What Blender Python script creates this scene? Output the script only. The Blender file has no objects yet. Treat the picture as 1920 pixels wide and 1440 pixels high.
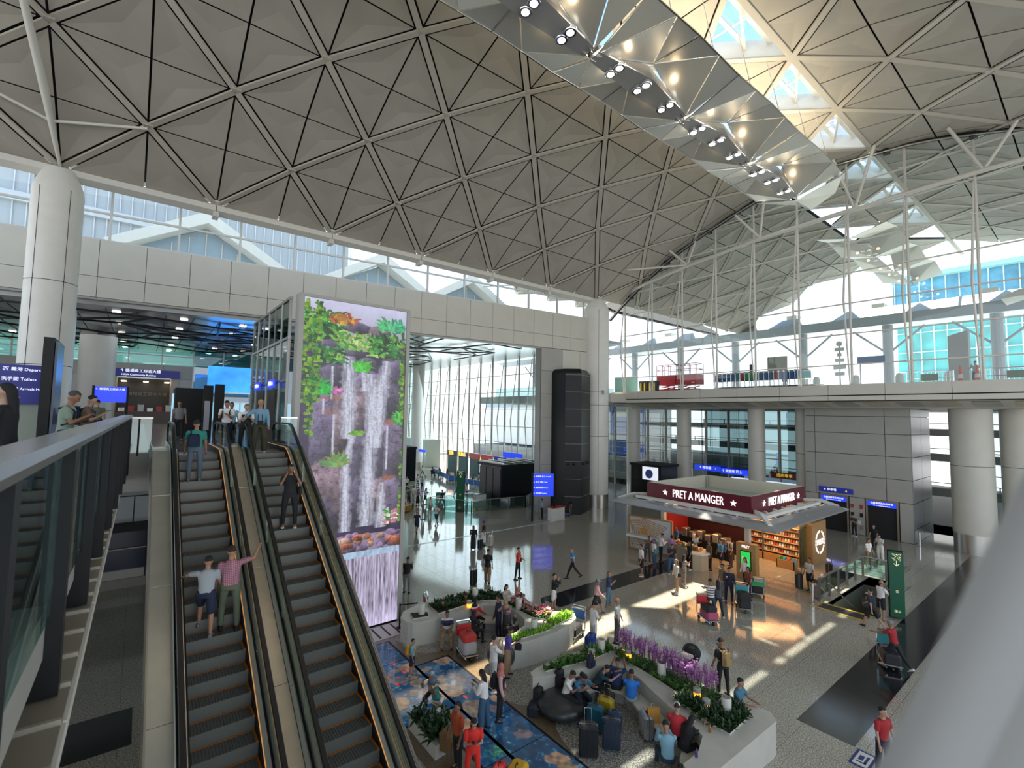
import bpy, bmesh, math, random
import numpy as np
from mathutils import Vector, Matrix
from mathutils.geometry import tessellate_polygon as tess
random.seed(7)
SC = bpy.context.scene
COL = SC.collection
PI = math.pi
# ---------------- camera, sky, sun, exposure ----------------
cam_d = bpy.data.cameras.new('camera'); cam = bpy.data.objects.new('camera', cam_d); COL.objects.link(cam)
cam_d.sensor_width = 36; cam_d.lens = 882 / 1920 * 36; cam_d.clip_start = .02; cam_d.clip_end = 900
cy, cp, cr = .6671, .0651, .0175
F = Vector((math.sin(cy) * math.cos(cp), math.cos(cy) * math.cos(cp), math.sin(cp)))
R0 = Vector((math.cos(cy), -math.sin(cy), 0)); U0 = R0.cross(F)
RT = math.cos(cr) * R0 + math.sin(cr) * U0; UP = -math.sin(cr) * R0 + math.cos(cr) * U0
m3 = Matrix((RT, UP, -F)).transposed()
cam.matrix_world = Matrix.Translation((0, 0, 9)) @ m3.to_4x4()
cam_d.dof.use_dof = True; cam_d.dof.focus_distance = 22; cam_d.dof.aperture_fstop = 2.4
SC.camera = cam
SC.view_settings.view_transform = 'Standard'; SC.view_settings.look = 'None'
SC.view_settings.gamma = 1; SC.view_settings.use_curve_mapping = False
SC.view_settings.exposure = -0.5
cyc = SC.cycles
cyc.max_bounces = 7; cyc.diffuse_bounces = 4; cyc.glossy_bounces = 3; cyc.transmission_bounces = 3; cyc.transparent_max_bounces = 12
cyc.sample_clamp_indirect = 4; cyc.use_denoising = True; cyc.caustics_reflective = False; cyc.caustics_refractive = False
cyc.use_adaptive_sampling = True; cyc.adaptive_threshold = .03
try: cyc.use_light_tree = True
except Exception: pass
W = bpy.data.worlds.new('sky'); SC.world = W; W.use_nodes = True
nt = W.node_tree; nt.nodes.clear()
tc = nt.nodes.new('ShaderNodeTexCoord'); sep = nt.nodes.new('ShaderNodeSeparateXYZ'); nt.links.new(tc.outputs['Generated'], sep.inputs[0])
rmp = nt.nodes.new('ShaderNodeValToRGB'); nt.links.new(sep.outputs['Z'], rmp.inputs[0])
rmp.color_ramp.elements[0].position = .0; rmp.color_ramp.elements[0].color = (.95, .97, 1, 1)
rmp.color_ramp.elements[1].position = .62; rmp.color_ramp.elements[1].color = (.30, .52, .85, 1)
nz = nt.nodes.new('ShaderNodeTexNoise'); nz.inputs['Scale'].default_value = 3.2; nz.inputs['Detail'].default_value = 6
nt.links.new(tc.outputs['Generated'], nz.inputs['Vector'])
cr2 = nt.nodes.new('ShaderNodeValToRGB'); cr2.color_ramp.elements[0].position = .46; cr2.color_ramp.elements[1].position = .62
nt.links.new(nz.outputs['Fac'], cr2.inputs[0])
mx = nt.nodes.new('ShaderNodeMixRGB'); nt.links.new(cr2.outputs[0], mx.inputs[0]); nt.links.new(rmp.outputs[0], mx.inputs[1]); mx.inputs[2].default_value = (1, 1, 1, 1)
bg = nt.nodes.new('ShaderNodeBackground'); bg.inputs['Strength'].default_value = 2.9; nt.links.new(mx.outputs[0], bg.inputs[0])
wo = nt.nodes.new('ShaderNodeOutputWorld'); nt.links.new(bg.outputs[0], wo.inputs[0])
sd = bpy.data.lights.new('sun', 'SUN'); sd.energy = 22.0; sd.angle = .012; sd.color = (1, .90, .72)
sun = bpy.data.objects.new('sun', sd); COL.objects.link(sun)
sdir = Vector((-7.6, -1.9, -28))
sun.rotation_euler = sdir.to_track_quat('-Z', 'Y').to_euler()
def area(name, loc, aim, sx, sy, power, color=(1, 1, 1), spread=PI):
    d = bpy.data.lights.new(name, 'AREA'); d.shape = 'RECTANGLE'; d.size = sx; d.size_y = sy; d.energy = power; d.color = color; d.spread = spread
    o = bpy.data.objects.new(name, d); COL.objects.link(o); o.location = loc
    o.rotation_euler = (Vector(aim) - Vector(loc)).to_track_quat('-Z', 'Y').to_euler(); o.visible_camera = False; return o
# daylight entering by the gable glazing, the clerestory and the far hall
area('daylight_gable', (40.1, 12, 18), (10, 12, 14), 34, 11, 260, (1, .96, .88))
area('daylight_far_hall', (39.5, 55, 9), (20, 50, 4), 30, 14, 3600, (.75, .95, 1))
# warm uplighters along the lamp spine wash the vault
area('hall_uplight', (22, 12.4, 25.6), (22, 12.4, 40), 26, 1.0, 1900, (1, .82, .56))
area('hall_downlight', (22, 12.4, 24.0), (22, 12.4, 0), 26, .6, 300, (1, .92, .8))
# ---------------- helpers ----------------
MATS = {}
def mat(name, col=(.8, .8, .8), rough=.5, metal=0., emit=0., noise=0., scale=8., bump=0., spec=.5, col2=None, stretch=None, coords='Object'):
    if name in MATS: return MATS[name]
    m = bpy.data.materials.new(name); MATS[name] = m; m.use_nodes = True
    t = m.node_tree; b = t.nodes['Principled BSDF']
    c = (*col, 1)
    b.inputs['Base Color'].default_value = c; b.inputs['Roughness'].default_value = rough; b.inputs['Metallic'].default_value = metal
    b.inputs['Specular IOR Level'].default_value = spec
    m.diffuse_color = c
    if emit:
        b.inputs['Emission Color'].default_value = c; b.inputs['Emission Strength'].default_value = emit
    if noise or bump or col2:
        tcn = t.nodes.new('ShaderNodeTexCoord'); n = t.nodes.new('ShaderNodeTexNoise'); n.inputs['Scale'].default_value = scale; n.inputs['Detail'].default_value = 4
        src = tcn.outputs[coords]
        if stretch:
            mp = t.nodes.new('ShaderNodeMapping'); mp.inputs['Scale'].default_value = stretch; t.links.new(src, mp.inputs[0]); src = mp.outputs[0]
        t.links.new(src, n.inputs['Vector'])
        if noise or col2:
            r = t.nodes.new('ShaderNodeValToRGB'); t.links.new(n.outputs['Fac'], r.inputs[0])
            c2 = col2 or tuple(min(1, x * (1 + noise)) for x in col); c1 = col if col2 else tuple(x * (1 - noise) for x in col)
            r.color_ramp.elements[0].position = .36; r.color_ramp.elements[1].position = .64
            r.color_ramp.elements[0].color = (*c1, 1); r.color_ramp.elements[1].color = (*c2, 1)
            t.links.new(r.outputs[0], b.inputs['Base Color'])
            if emit: t.links.new(r.outputs[0], b.inputs['Emission Color'])
        if bump:
            bp = t.nodes.new('ShaderNodeBump'); bp.inputs['Strength'].default_value = bump; t.links.new(n.outputs['Fac'], bp.inputs['Height']); t.links.new(bp.outputs[0], b.inputs['Normal'])
    return m
def glass(name, tint=(.9, .96, .95), fac=.1, rough=.02, gcol=(1, 1, 1)):
    if name in MATS: return MATS[name]
    m = bpy.data.materials.new(name); MATS[name] = m; m.use_nodes = True; t = m.node_tree; t.nodes.clear()
    o = t.nodes.new('ShaderNodeOutputMaterial'); x = t.nodes.new('ShaderNodeMixShader'); a = t.nodes.new('ShaderNodeBsdfTransparent'); g = t.nodes.new('ShaderNodeBsdfGlossy')
    a.inputs[0].default_value = (*tint, 1); g.inputs['Roughness'].default_value = rough; g.inputs[0].default_value = (*gcol, 1)
    lw = t.nodes.new('ShaderNodeLayerWeight'); lw.inputs[0].default_value = .12
    ad = t.nodes.new('ShaderNodeMath'); ad.operation = 'MULTIPLY_ADD'; ad.inputs[1].default_value = .6; ad.inputs[2].default_value = fac; ad.use_clamp = True
    t.links.new(lw.outputs['Fresnel'], ad.inputs[0]); t.links.new(ad.outputs[0], x.inputs[0]); t.links.new(a.outputs[0], x.inputs[1]); t.links.new(g.outputs[0], x.inputs[2]); t.links.new(x.outputs[0], o.inputs[0])
    m.diffuse_color = (*tint, .3); return m
M_WHITE = mat('white_paint', (.72, .72, .68), .45, noise=.02, scale=2)
M_STEELW = mat('white_steel', (.62, .61, .56), .4)
M_PANEL = mat('roof_panel_grey', (.35, .33, .285), .55, noise=.05, scale=.5)
M_RIB = mat('roof_rib_grey', (.46, .43, .37), .5)
M_DARK = mat('joint_black', (.012, .012, .013), .8)
M_BLACK = mat('black_powder_coat', (.010, .011, .012), .5, spec=.25)
M_CLAD = mat('cladding_panel', (.56, .55, .49), .42, noise=.02, scale=1)
M_CLADD = mat('cladding_grey', (.36, .36, .33), .45, noise=.03, scale=1)
M_STEEL = mat('brushed_steel', (.52, .51, .47), .28, .9, noise=.06, scale=6, stretch=(1, .05, .05))
M_STEELD = mat('satin_steel_dark', (.3, .3, .29), .35, .85)
M_CHROME = mat('polished_steel', (.75, .75, .74), .12, 1.)
M_RUBBER = mat('black_rubber', (.012, .012, .013), .32)
M_CREAM = mat('planter_stone', (.50, .49, .43), .42, noise=.04, scale=3)
M_SEAT = mat('seat_cream', (.66, .64, .54), .42, noise=.03, scale=3)
M_GLASS = glass('clear_glass'); M_GLASSG = glass('green_glass', (.62, .78, .76), .1)
M_GLASSD = glass('dark_teal_glass', (.10, .17, .18), .22, gcol=(.6, .85, .9))
M_GLASSC = glass('curtain_glass', (.86, .94, .95), .05)
M_RIVET = M_STEELD
def ball(nm): return mat(nm)
class MB:
    def __init__(s): s.v = []; s.f = []
    def poly(s, pts):
        n = len(s.v); s.v += [tuple(p) for p in pts]; s.f.append(tuple(range(n, n + len(pts)))); return s
    def box(s, x0, y0, z0, x1, y1, z1):
        n = len(s.v); s.v += [(x0, y0, z0), (x1, y0, z0), (x1, y1, z0), (x0, y1, z0), (x0, y0, z1), (x1, y0, z1), (x1, y1, z1), (x0, y1, z1)]
        s.f += [(n, n + 3, n + 2, n + 1), (n + 4, n + 5, n + 6, n + 7), (n, n + 1, n + 5, n + 4), (n + 1, n + 2, n + 6, n + 5), (n + 2, n + 3, n + 7, n + 6), (n + 3, n, n + 4, n + 7)]; return s
    def cbox(s, cx, cy_, cz, sx, sy, sz): return s.box(cx - sx / 2, cy_ - sy / 2, cz - sz / 2, cx + sx / 2, cy_ + sy / 2, cz + sz / 2)
    def rbox(s, x0, y0, z0, x1, y1, z1, r=.03):   # box with chamfered vertical and top edges
        r = min(r, (x1 - x0) * .45, (y1 - y0) * .45, (z1 - z0) * .45)
        rings = []
        for z, d in ((z0, 0), (z1 - r, 0), (z1, r)):
            a, b, c, e = x0 + d, y0 + d, x1 - d, y1 - d
            rings.append([(a + r, b, z), (c - r, b, z), (c, b + r, z), (c, e - r, z), (c - r, e, z), (a + r, e, z), (a, e - r, z), (a, b + r, z)])
        return s.rings(rings, True)
    def rings(s, rings, cap=True, closed=True):
        n = len(s.v); k = len(rings[0])
        for r in rings: s.v += [tuple(p) for p in r]
        for i in range(len(rings) - 1):
            for j in range(k if closed else k - 1):
                a = n + i * k + j; b = n + i * k + (j + 1) % k; s.f.append((a, b, b + k, a + k))
        if cap:
            s.f.append(tuple(n + j for j in reversed(range(k)))); s.f.append(tuple(n + (len(rings) - 1) * k + j for j in range(k)))
        return s
    def beam(s, p, q, w, h=None, up=(0, 0, 1)):
        p = Vector(p); q = Vector(q); h = h or w; d = (q - p).normalized(); u = Vector(up)
        if abs(d.dot(u)) > .98: u = Vector((0, 1, 0))
        sd_ = d.cross(u).normalized() * w / 2; uu = sd_.cross(d).normalized() * h / 2
        return s.rings([[c - sd_ - uu, c + sd_ - uu, c + sd_ + uu, c - sd_ + uu] for c in (p, q)])
    def tube(s, pts, r, n=8, cap=True):
        pts = [Vector(p) for p in pts]; rr = r if isinstance(r, (list, tuple)) else [r] * len(pts); rings = []; u = None
        for i, p in enumerate(pts):
            d = (pts[min(i + 1, len(pts) - 1)] - pts[max(i - 1, 0)]).normalized()
            if u is None: u = d.cross(Vector((0, 0, 1))) if abs(d.z) < .95 else d.cross(Vector((0, 1, 0)))
            u = (u - d * u.dot(d)).normalized(); w = d.cross(u)
            rings.append([p + (u * math.cos(2 * PI * k / n) + w * math.sin(2 * PI * k / n)) * rr[i] for k in range(n)])
        return s.rings(rings, cap)
    def lathe(s, c, prof, n=16):
        return s.rings([[(c[0] + r * math.cos(2 * PI * k / n), c[1] + r * math.sin(2 * PI * k / n), c[2] + z) for k in range(n)] for r, z in prof])
    def ell(s, c, r, n=10, m=6, ax=None):
        rings = []
        for i in range(m + 1):
            t = -PI / 2 + PI * i / m; q = max(math.cos(t), .02)
            rings.append([(r[0] * q * math.cos(2 * PI * k / n), r[1] * q * math.sin(2 * PI * k / n), r[2] * math.sin(t)) for k in range(n)])
        if ax is not None: rings = [[tuple(ax @ Vector(p)) for p in rg] for rg in rings]
        return s.rings([[(p[0] + c[0], p[1] + c[1], p[2] + c[2]) for p in rg] for rg in rings])
    def prism(s, pts, z0, z1):
        return s.rings([[(p[0], p[1], z0) for p in pts], [(p[0], p[1], z1) for p in pts]])
    def cap(s, a, b, ra, rb, n=10):   # round cone
        a = Vector(a); b = Vector(b); d = b - a; L = d.length
        if L < 1e-5: return s.ell(a, (ra, ra, ra), n)
        d.normalize(); pts = []; rr = []
        for t in (-.98, -.7, -.35, 0): pts.append(a + d * (ra * t)); rr.append(ra * math.sqrt(max(0, 1 - t * t)) or ra * .1)
        for t in (0, .35, .7, .98): pts.append(b + d * (rb * t)); rr.append(rb * math.sqrt(max(0, 1 - t * t)) or rb * .1)
        return s.tube(pts, rr, n)
    def build(s, name, m, parent=None, smooth=False, off=None, slots=None):
        me = bpy.data.meshes.new(name); o_ = off if off is not None else (parent.location if parent is not None else (0, 0, 0))
        v = [(p[0] - o_[0], p[1] - o_[1], p[2] - o_[2]) for p in s.v] if any(o_) else s.v
        me.from_pydata(v, [], s.f)
        if smooth: me.polygons.foreach_set('use_smooth', [True] * len(me.polygons)); me.set_sharp_from_angle(angle=math.radians(38))
        me.materials.append(m); ob = bpy.data.objects.new(name, me); COL.objects.link(ob)
        if parent is not None: ob.parent = parent
        return ob
def tag(o, label=None, cat=None, group=None, kind=None):
    if label: o['label'] = label
    if cat: o['category'] = cat
    if group: o['group'] = group
    if kind: o['kind'] = kind
    return o
def thing(name, label, cat, loc=(0, 0, 0), group=None, rotz=0):
    o = bpy.data.objects.new(name, None); COL.objects.link(o); o.location = loc; o.rotation_euler = (0, 0, rotz); o.empty_display_size = .1
    return tag(o, label, cat, group)
def struct(name, mb, m, parent=None, smooth=False):
    o = mb.build(name, m, parent, smooth)
    if parent is None: o['kind'] = 'structure'
    return o
def group_struct(name):
    o = bpy.data.objects.new(name, None); COL.objects.link(o); o['kind'] = 'structure'; return o
def dup(root, loc, rotz=None, label=None, group=None, scale=None):
    r = root.copy(); COL.objects.link(r); r.location = loc
    if rotz is not None: r.rotation_euler = (0, 0, rotz)
    if scale: r.scale = (scale,) * 3
    if label: r['label'] = label
    if group: r['group'] = group
    for ch in list(root.children):
        c = ch.copy(); COL.objects.link(c); c.parent = r
        for g in ch.children:
            d = g.copy(); COL.objects.link(d); d.parent = c
    return r
def inst(me, name, m, parent, loc=(0, 0, 0), rot=(0, 0, 0)):
    o = bpy.data.objects.new(name, me); COL.objects.link(o); o.parent = parent; o.location = loc; o.rotation_euler = rot; return o
def recolor(o, m):
    for i, s_ in enumerate(o.material_slots): s_.link = 'OBJECT'; s_.material = m
def text(body, size, m, parent, loc, rot, name='lettering', ext=.01, align='CENTER', bold=False):
    cu = bpy.data.curves.new(name, 'FONT'); cu.body = body; cu.size = size; cu.extrude = ext; cu.align_x = align; cu.align_y = 'CENTER'; cu.resolution_u = 2
    if bold: cu.offset = size * .02
    cu.materials.append(m); o = bpy.data.objects.new(name, cu); COL.objects.link(o)
    me = bpy.data.meshes.new_from_object(o); bpy.data.objects.remove(o); me.name = name; o = bpy.data.objects.new(name, me); COL.objects.link(o)
    if parent is not None: o.parent = parent; loc = Vector(loc) - parent.location
    o.location = loc; o.rotation_euler = rot; return o
def facing(n):   # rotation for text whose front looks along the horizontal vector n
    return (PI / 2, 0, math.atan2(n[0], -n[1]))
def in_view(p, mx_=60):
    d = Vector(p) - Vector((0, 0, 9)); k = d.dot(F)
    if k < .3: return False
    return -mx_ < 960 + 882 * d.dot(RT) / k < 1920 + mx_ and -mx_ < 720 - 882 * d.dot(UP) / k < 1440 + mx_
TAB_D = [0, 4.7, 7.78, 11.05, 14.32, 17.33, 20.37, 22.2]
TAB_Z = [28.45, 28.05, 27.2, 26.12, 24.79, 23.08, 21.03, 19.6]
def zp(Y):
    a = abs(Y - 11.9)
    return float(np.interp(a, TAB_D, TAB_Z)) if a < 22.2 else 19.6
# ---------------- floor ----------------
def granite(name, c1, c2, rough, sc=60):
    m = mat(name, c1, rough, noise=.0, col2=c2, scale=sc, spec=1.0); e_ = [n for n in m.node_tree.nodes if n.type == 'VALTORGB'][0].color_ramp.elements; e_[0].position = .44; e_[1].position = .58; return m
M_TILE = granite('granite_tile', (.20, .19, .155), (.56, .53, .44), .08, 32)
M_TILEB = granite('black_granite', (.006, .007, .009), (.02, .022, .026), .12, 45)
M_BROWN = granite('brown_terrazzo', (.13, .09, .05), (.20, .15, .09), .3, 20)
M_SPECK = granite('speckled_terrazzo', (.12, .115, .10), (.5, .48, .43), .35, 25)
floor = group_struct('floor')
struct('floor_base', MB().box(-30, -14, -.5, 27, 34, -.03).box(27, -14, -.5, 33.6, 7.1, -.03).box(27, 9.25, -.5, 33.6, 34, -.03).box(33.6, -14, -.5, 60, 34, -.03).box(-30, 34, -.5, 60, 95, -.03), mat('joint_grout', (.07, .068, .06), .8), floor)
T = 1.5; tiles = []
for i in range(-14, 38):
    for j in range(-8, 60):
        x0, y0 = i * T, j * T
        if x0 > 55: continue
        c = (x0 + T / 2, y0 + T / 2)
        if 26.4 < c[0] < 33.9 and 6.6 < c[1] < 9.3: continue
        tiles.append((c, in_view((c[0], c[1], 0), 30)))
tm = MB().box(.004, .004, -.04, T - .004, T - .004, 0)
tile_me = None
vis = sorted([t for t in tiles if t[1] and t[0][0] > 5], key=lambda t: t[0][0] ** 2 + t[0][1] ** 2)
single = set(id(t) for t in vis[:290]); rest = MB()
for t in tiles:
    (x, y), v = t
    if id(t) in single:
        if tile_me is None: o = tm.build('floor_tile', M_TILE, floor); tile_me = o.data; o.location = (x - T / 2, y - T / 2, 0)
        else: inst(tile_me, 'floor_tile', M_TILE, floor, (x - T / 2, y - T / 2, 0))
    else: rest.box(x - T / 2 + .004, y - T / 2 + .004, -.04, x + T / 2 - .004, y + T / 2 - .004, 0)
# tiles cut round the stairwell
rest.box(27.004, 6.004, -.04, 34.496, 7.08, 0).box(33.62, 7.084, -.04, 34.496, 8.996, 0)
o = rest.build('distant_floor_tiles', M_TILE, floor); o['kind'] = 'stuff'
strips = MB()
strips.box(16, 4.73, .001, 60, 6.2, .004).box(16, 16.35, .001, 25.6, 17.75, .004).box(25.6, 16.35, .001, 27, 17.75, .004)
struct('black_inlay', strips, M_TILEB, floor)
struct('black_inlay', MB().box(-2.4, 16.6, .001, .3, 18.6, .004), M_TILEB, floor)
struct('pale_inlay', MB().box(14, 29.6, .001, 30, 29.8, .005), mat('pale_line', (.5, .56, .55), .3), floor)
# curved terrazzo zones round the planters
def sm(pts, n=4):
    out = []; N = len(pts)
    for i in range(N):
        p0, p1, p2, p3 = (Vector(pts[(i + k - 1) % N]) for k in range(4))
        for t in range(n):
            u = t / n
            out.append(.5 * ((2 * p1) + (-p0 + p2) * u + (2 * p0 - 5 * p1 + 4 * p2 - p3) * u * u + (-p0 + 3 * p1 - 3 * p2 + p3) * u ** 3))
    return [(p.x, p.y) for p in out]
struct('terrazzo_brown', MB().prism([(6.2, 18.1), (9.0, 18.2), (9.6, 16.9), (10.4, 16.6), (11.2, 14.5), (10.9, 13.4), (10.6, 11.5), (10.5, 8.5), (10.3, 6.0), (6.2, 6.0)], .001, .006), M_BROWN, floor)
struct('terrazzo_speckled', MB().prism(sm([(8.82, 18.3), (8.5, 17.5), (8.52, 17.0), (8.87, 16.28), (9.76, 15.95), (10.12, 15.32), (10.4, 14.8), (11, 14.6), (15, 14.4), (15, 18.5), (12, 19)]), .002, .009), M_SPECK, floor)
struct('terrazzo_speckled', MB().prism(sm([(10.6, 13.6), (9.65, 13.2), (9.53, 12.4), (9.66, 11.9), (10.04, 11.52), (11.2, 11.4), (12.5, 13.0)]), .002, .009), M_SPECK, floor)
struct('terrazzo_speckled', MB().prism(sm([(10.9, 10.5), (10.3, 10.5), (9.95, 10.3), (9.75, 9.9), (9.62, 9.43), (9.5, 8.6), (9.7, 7.2), (10.4, 6.2), (12.8, 6.4), (12.6, 9.2), (12, 10.3)]), .002, .009), M_SPECK, floor)
# stairwell beside the kiosk
well = thing('stairwell', 'glass railed stairwell going down beside the food kiosk, yellow edged top step', 'stairwell', (27, 8.2, 0))
for k in range(14): MB().box(27.0 + .3 * k, 7.1, -.17 * (k + 1) - .1, 27.32 + .3 * k, 9.25, -.17 * (k + 1) + .06).build('step', M_CLADD, well)
MB().box(31, 7.1, -4.2, 33.6, 9.25, -2.6).build('landing', M_CLADD, well)
MB().box(26.9, 9.25, -3, 33.7, 9.33, -.02).box(26.9, 7.02, -3, 33.7, 7.1, -.02).box(33.6, 7.1, -3, 33.7, 9.25, -.02).build('shaft_wall', mat('shaft_grey', (.2, .19, .15), .6), well)
MB().box(26.2, 7.2, .002, 26.9, 9.1, .012).build('tactile_mat', mat('tactile_black', (.03, .035, .045), .6), well)
MB().box(26.05, 7.1, .004, 26.17, 9.3, .02).box(26.88, 7.1, .004, 27.02, 9.3, .02).build('yellow_nosing', mat('safety_yellow', (.62, .40, .03), .5), well)
for a, b, n in (((27.0, 9.29), (33.6, 9.29), 5), ((33.65, 9.29), (33.65, 7.06), 2), ((28.6, 7.06), (33.6, 7.06), 3)):
    A = Vector((*a, 0)); B = Vector((*b, 0)); up = Vector((0, 0, 1))
    for k in range(n):
        p = A.lerp(B, k / n); q = A.lerp(B, (k + 1) / n); d = (q - p).normalized() * .05
        MB().beam(p + d + up * .56, q - d + up * .56, .02, .98).build('glass_panel', M_GLASSG, well)
        MB().beam(p - up * .35, p + up * 1.08, .07, .12).build('post', M_STEELD, well)
    MB().beam(A + up * 1.1, B + up * 1.1, .14, .05).build('handrail', M_STEEL, well)
MB().tube([(26.95, 8.9, 1.0), (27.1, 8.9, 1.0), (30.5, 8.9, -.95)], .035).build('stair_rail', M_STEEL, well)
MB().tube([(26.95, 7.35, 1.0), (27.1, 7.35, 1.0), (30.5, 7.35, -.95)], .035).build('stair_rail', M_STEEL, well)
# ---------------- fascia wall, portal, clerestory ----------------
FA = Vector((-9, 37.15, 0)); FB = Vector((36.0, 32.3, 0)); fd = (FB - FA).normalized(); fn = Vector((fd.y, -fd.x, 0))  # faces the camera
def fpt(s, z, off=0.): p = FA + fd * s + fn * off; return (p.x, p.y, z)
def fpanel(mb, s0, s1, z0, z1, t=.06, off=0.):
    a = [fpt(s0, z0, off), fpt(s1, z0, off), fpt(s1, z1, off), fpt(s0, z1, off)]; b = [fpt(s0, z0, off + t), fpt(s1, z0, off + t), fpt(s1, z1, off + t), fpt(s0, z1, off + t)]
    mb.rings([a, b]); return mb
fas = group_struct('wall_back'); FL = (FB - FA).length
mbk = MB(); fpanel(mbk, 0, FL + 2, 15.45, 18.85, .5, -.55); mbk.build('wall_core', M_DARK, fas)
s = 0.; g = .014
while s < FL - .2:
    w = 2.22
    e = min(s + w, FL)
    for z0, z1 in ((15.42, 16.65), (16.65, 18.85)):
        m = MB(); fpanel(m, s + g, e - g, z0 + g, z1 - g); m.build('wall_panel', M_CLAD, fas)
    s += w
# portal pier at the right end
for z0 in np.arange(0, 15.3, 2.2):
    z1 = min(z0 + 2.2, 15.42)
    for s0, s1 in ((FL - 6.6, FL - 4.1), (FL - 4.1, FL - 1.9), (FL - 1.9, FL)):
        m = MB(); fpanel(m, s0 + g, s1 - g, z0 + g, z1 - g); m.build('wall_panel', M_CLAD if s0 > FL - 5 else M_CLADD, fas)
mbk = MB(); fpanel(mbk, FL - 6.6, FL, 0, 15.42, .8, -.9); mbk.build('wall_core', M_CLADD, fas)
# soffit lip
m = MB(); fpanel(m, 0, FL - 6.6, 15.3, 15.42, .5, -.5); m.build('soffit_edge', M_CLADD, fas)
win = group_struct('window_1')
for k in range(-3, 13):
    x = -2.0 + 3.34 * k
    t_ = (x - FA.x) / fd.x
    if t_ < 0 or t_ > FL: continue
    m = MB(); m.beam(fpt(t_, 18.8, -.2), fpt(t_, 24.5, -.2), .12, .16); m.build('mullion', M_STEELW, win)
    t2 = t_ + 3.34 / fd.x
    m = MB(); m.poly([fpt(t_ + .06, 18.85, -.2), fpt(min(t2, FL) - .06, 18.85, -.2), fpt(min(t2, FL) - .06, 24.5, -.2), fpt(t_ + .06, 24.5, -.2)]); m.build('pane', M_GLASSC, win)
m = MB(); m.beam(fpt(0, 20.55, -.2), fpt(FL, 20.55, -.2), .12, .12); m.beam(fpt(0, 18.9, -.2), fpt(FL, 18.9, -.2), .16, .12); m.build('transom', M_STEELW, win)
# columns with chamfered necks
def column(x, y, r, z0, z1, label, joints, base=True):
    c = thing('column', label, 'column', (x, y, z0))
    MB().lathe((x, y, 0), [(r, z0), (r, z1 - 1.3), (r * .95, z1 - 1.0), (r * .62, z1 - .15), (r * .3, z1)], 28).build('shaft', M_WHITE, c, True)
    for z in joints: MB().lathe((x, y, z - .015), [(r * 1.001, 0), (r * 1.003, .005), (r * 1.003, .025), (r * 1.001, .03)], 28).build('joint', M_DARK, c)
    for a in (0, 1): MB().beam((x + r * math.cos(-2.2 + a * 1.2), y + r * math.sin(-2.2 + a * 1.2), z0), (x + r * math.cos(-2.2 + a * 1.2), y + r * math.sin(-2.2 + a * 1.2), z1 - 1.3), .02, .02).build('seam', M_DARK, c)
    if base: MB().lathe((x, y, z0), [(r * 1.04, 0), (r * 1.04, 1.3), (r * 1.0, 1.32)], 28).build('steel_base', M_STEEL, c, True)
    MB().lathe((x, y, z1 - .15), [(.25, 0), (.2, .6), (.34, .7), (.34, .9)], 12).build('bearing', M_BLACK, c)
    return c
column(-3.8, 32.27, .98, 7.6, 21.0, 'tall white round column on the upper floor below the roof edge', (15.1, 11))
column(36.3, 32.3, 1.3, 0, 21.0, 'tall white round column at the far corner where fascia meets glass gable', (10.1, 11.4, 7))
MB().box(36.9, 29.6, 11.0, 37.2, 29.9, 11.3)
# tripod struts from the left column up to the roof nodes
STRUT_A, STRUT_M, STRUT_B = (-4.1, 28.3, 23.1), (-3.98, 29.9, 22.25), (-4.5, 24.6, 25.2)
rs = thing('roof_strut', 'slender white tubular strut rising from the left column to the vault', 'strut', (-3.8, 32.27, 21))
MB().tube([(-3.8, 32.1, 21.0), STRUT_A, STRUT_B], [.07, .17, .13], 12).build('tube', M_STEELW, rs, True)
MB().tube([STRUT_M, (-.46, 29.1, 22.9)], .07).build('branch', M_STEELW, rs, True)
MB().tube([STRUT_M, (-7.1, 29.23, 23.0)], .07).build('branch', M_STEELW, rs, True)
# ---------------- upper floor ----------------
uf = group_struct('floor_upper')
MB().box(-40, -6, 7.2, -.45, 19.2, 7.58).build('slab', M_CLADD, uf)
MB().box(-40, 19.2, 7.2, -.2, 70, 7.58).box(-.2, 19.9, 7.2, .3, 70, 7.58).box(.3, 17.3, 7.2, 4.5, 70, 7.58).box(4.5, 26.5, 7.2, 8.8, 70, 7.58).build('slab', M_CLADD, uf)
ft = MB()
for i in range(-6, 3):
    for j in range(10, 37):
        x0 = i * 1.5; y0 = j * 1.5
        x1 = x0 + 1.49; y1 = y0 + 1.49
        if x0 < 0 and y0 < 19.2 and x1 > -.5: x1 = -.5
        if x0 >= 0: x0 = max(x0, .32); y0 = max(y0, 17.32); x1 = min(x1, 4.49)
        if y1 > y0 and x1 > x0: ft.box(x0, y0, 7.58, x1, y1, 7.6)
o = ft.build('upper_floor_tiles', mat('upper_floor_granite', (.10, .10, .095), .15, col2=(.2, .2, .19), scale=40), uf); o['kind'] = 'stuff'
# slab edge ledge below the fins: seamed grey panels and a pale trim bar
edge = group_struct('trim_1')
for k in range(32):
    y0 = 2.2 + k * .55
    if y0 > 18.6: break
    MB().box(-.62, y0 + .01, 6.86 + .0, -.30, y0 + .53, 6.90).build('ledge_panel', mat('ledge_beige', (.25, .225, .175), .5), edge)
    MB().beam((-.62, y0, 6.91), (-.30, y0, 6.91), .035, .05).build('ledge_rib', mat('ledge_rib', (.36, .34, .28), .4), edge)
for k in range(7):
    y0 = 2 + k * 2.5
    MB().box(-.33, y0 + .01, 6.74, -.28, y0 + 2.48, 6.86).build('trim_bar', M_STEELW, edge)
MB().box(-.75, -4, 6.7, -.62, 19.2, 7.58).build('slab_face', M_BLACK, edge)
MB().box(-.61, 19.0, 6.4, .31, 19.25, 7.58).box(-.2, 19.4, 6.9, .31, 19.9, 7.2).build('slab_face', M_CLADD, edge)
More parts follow.
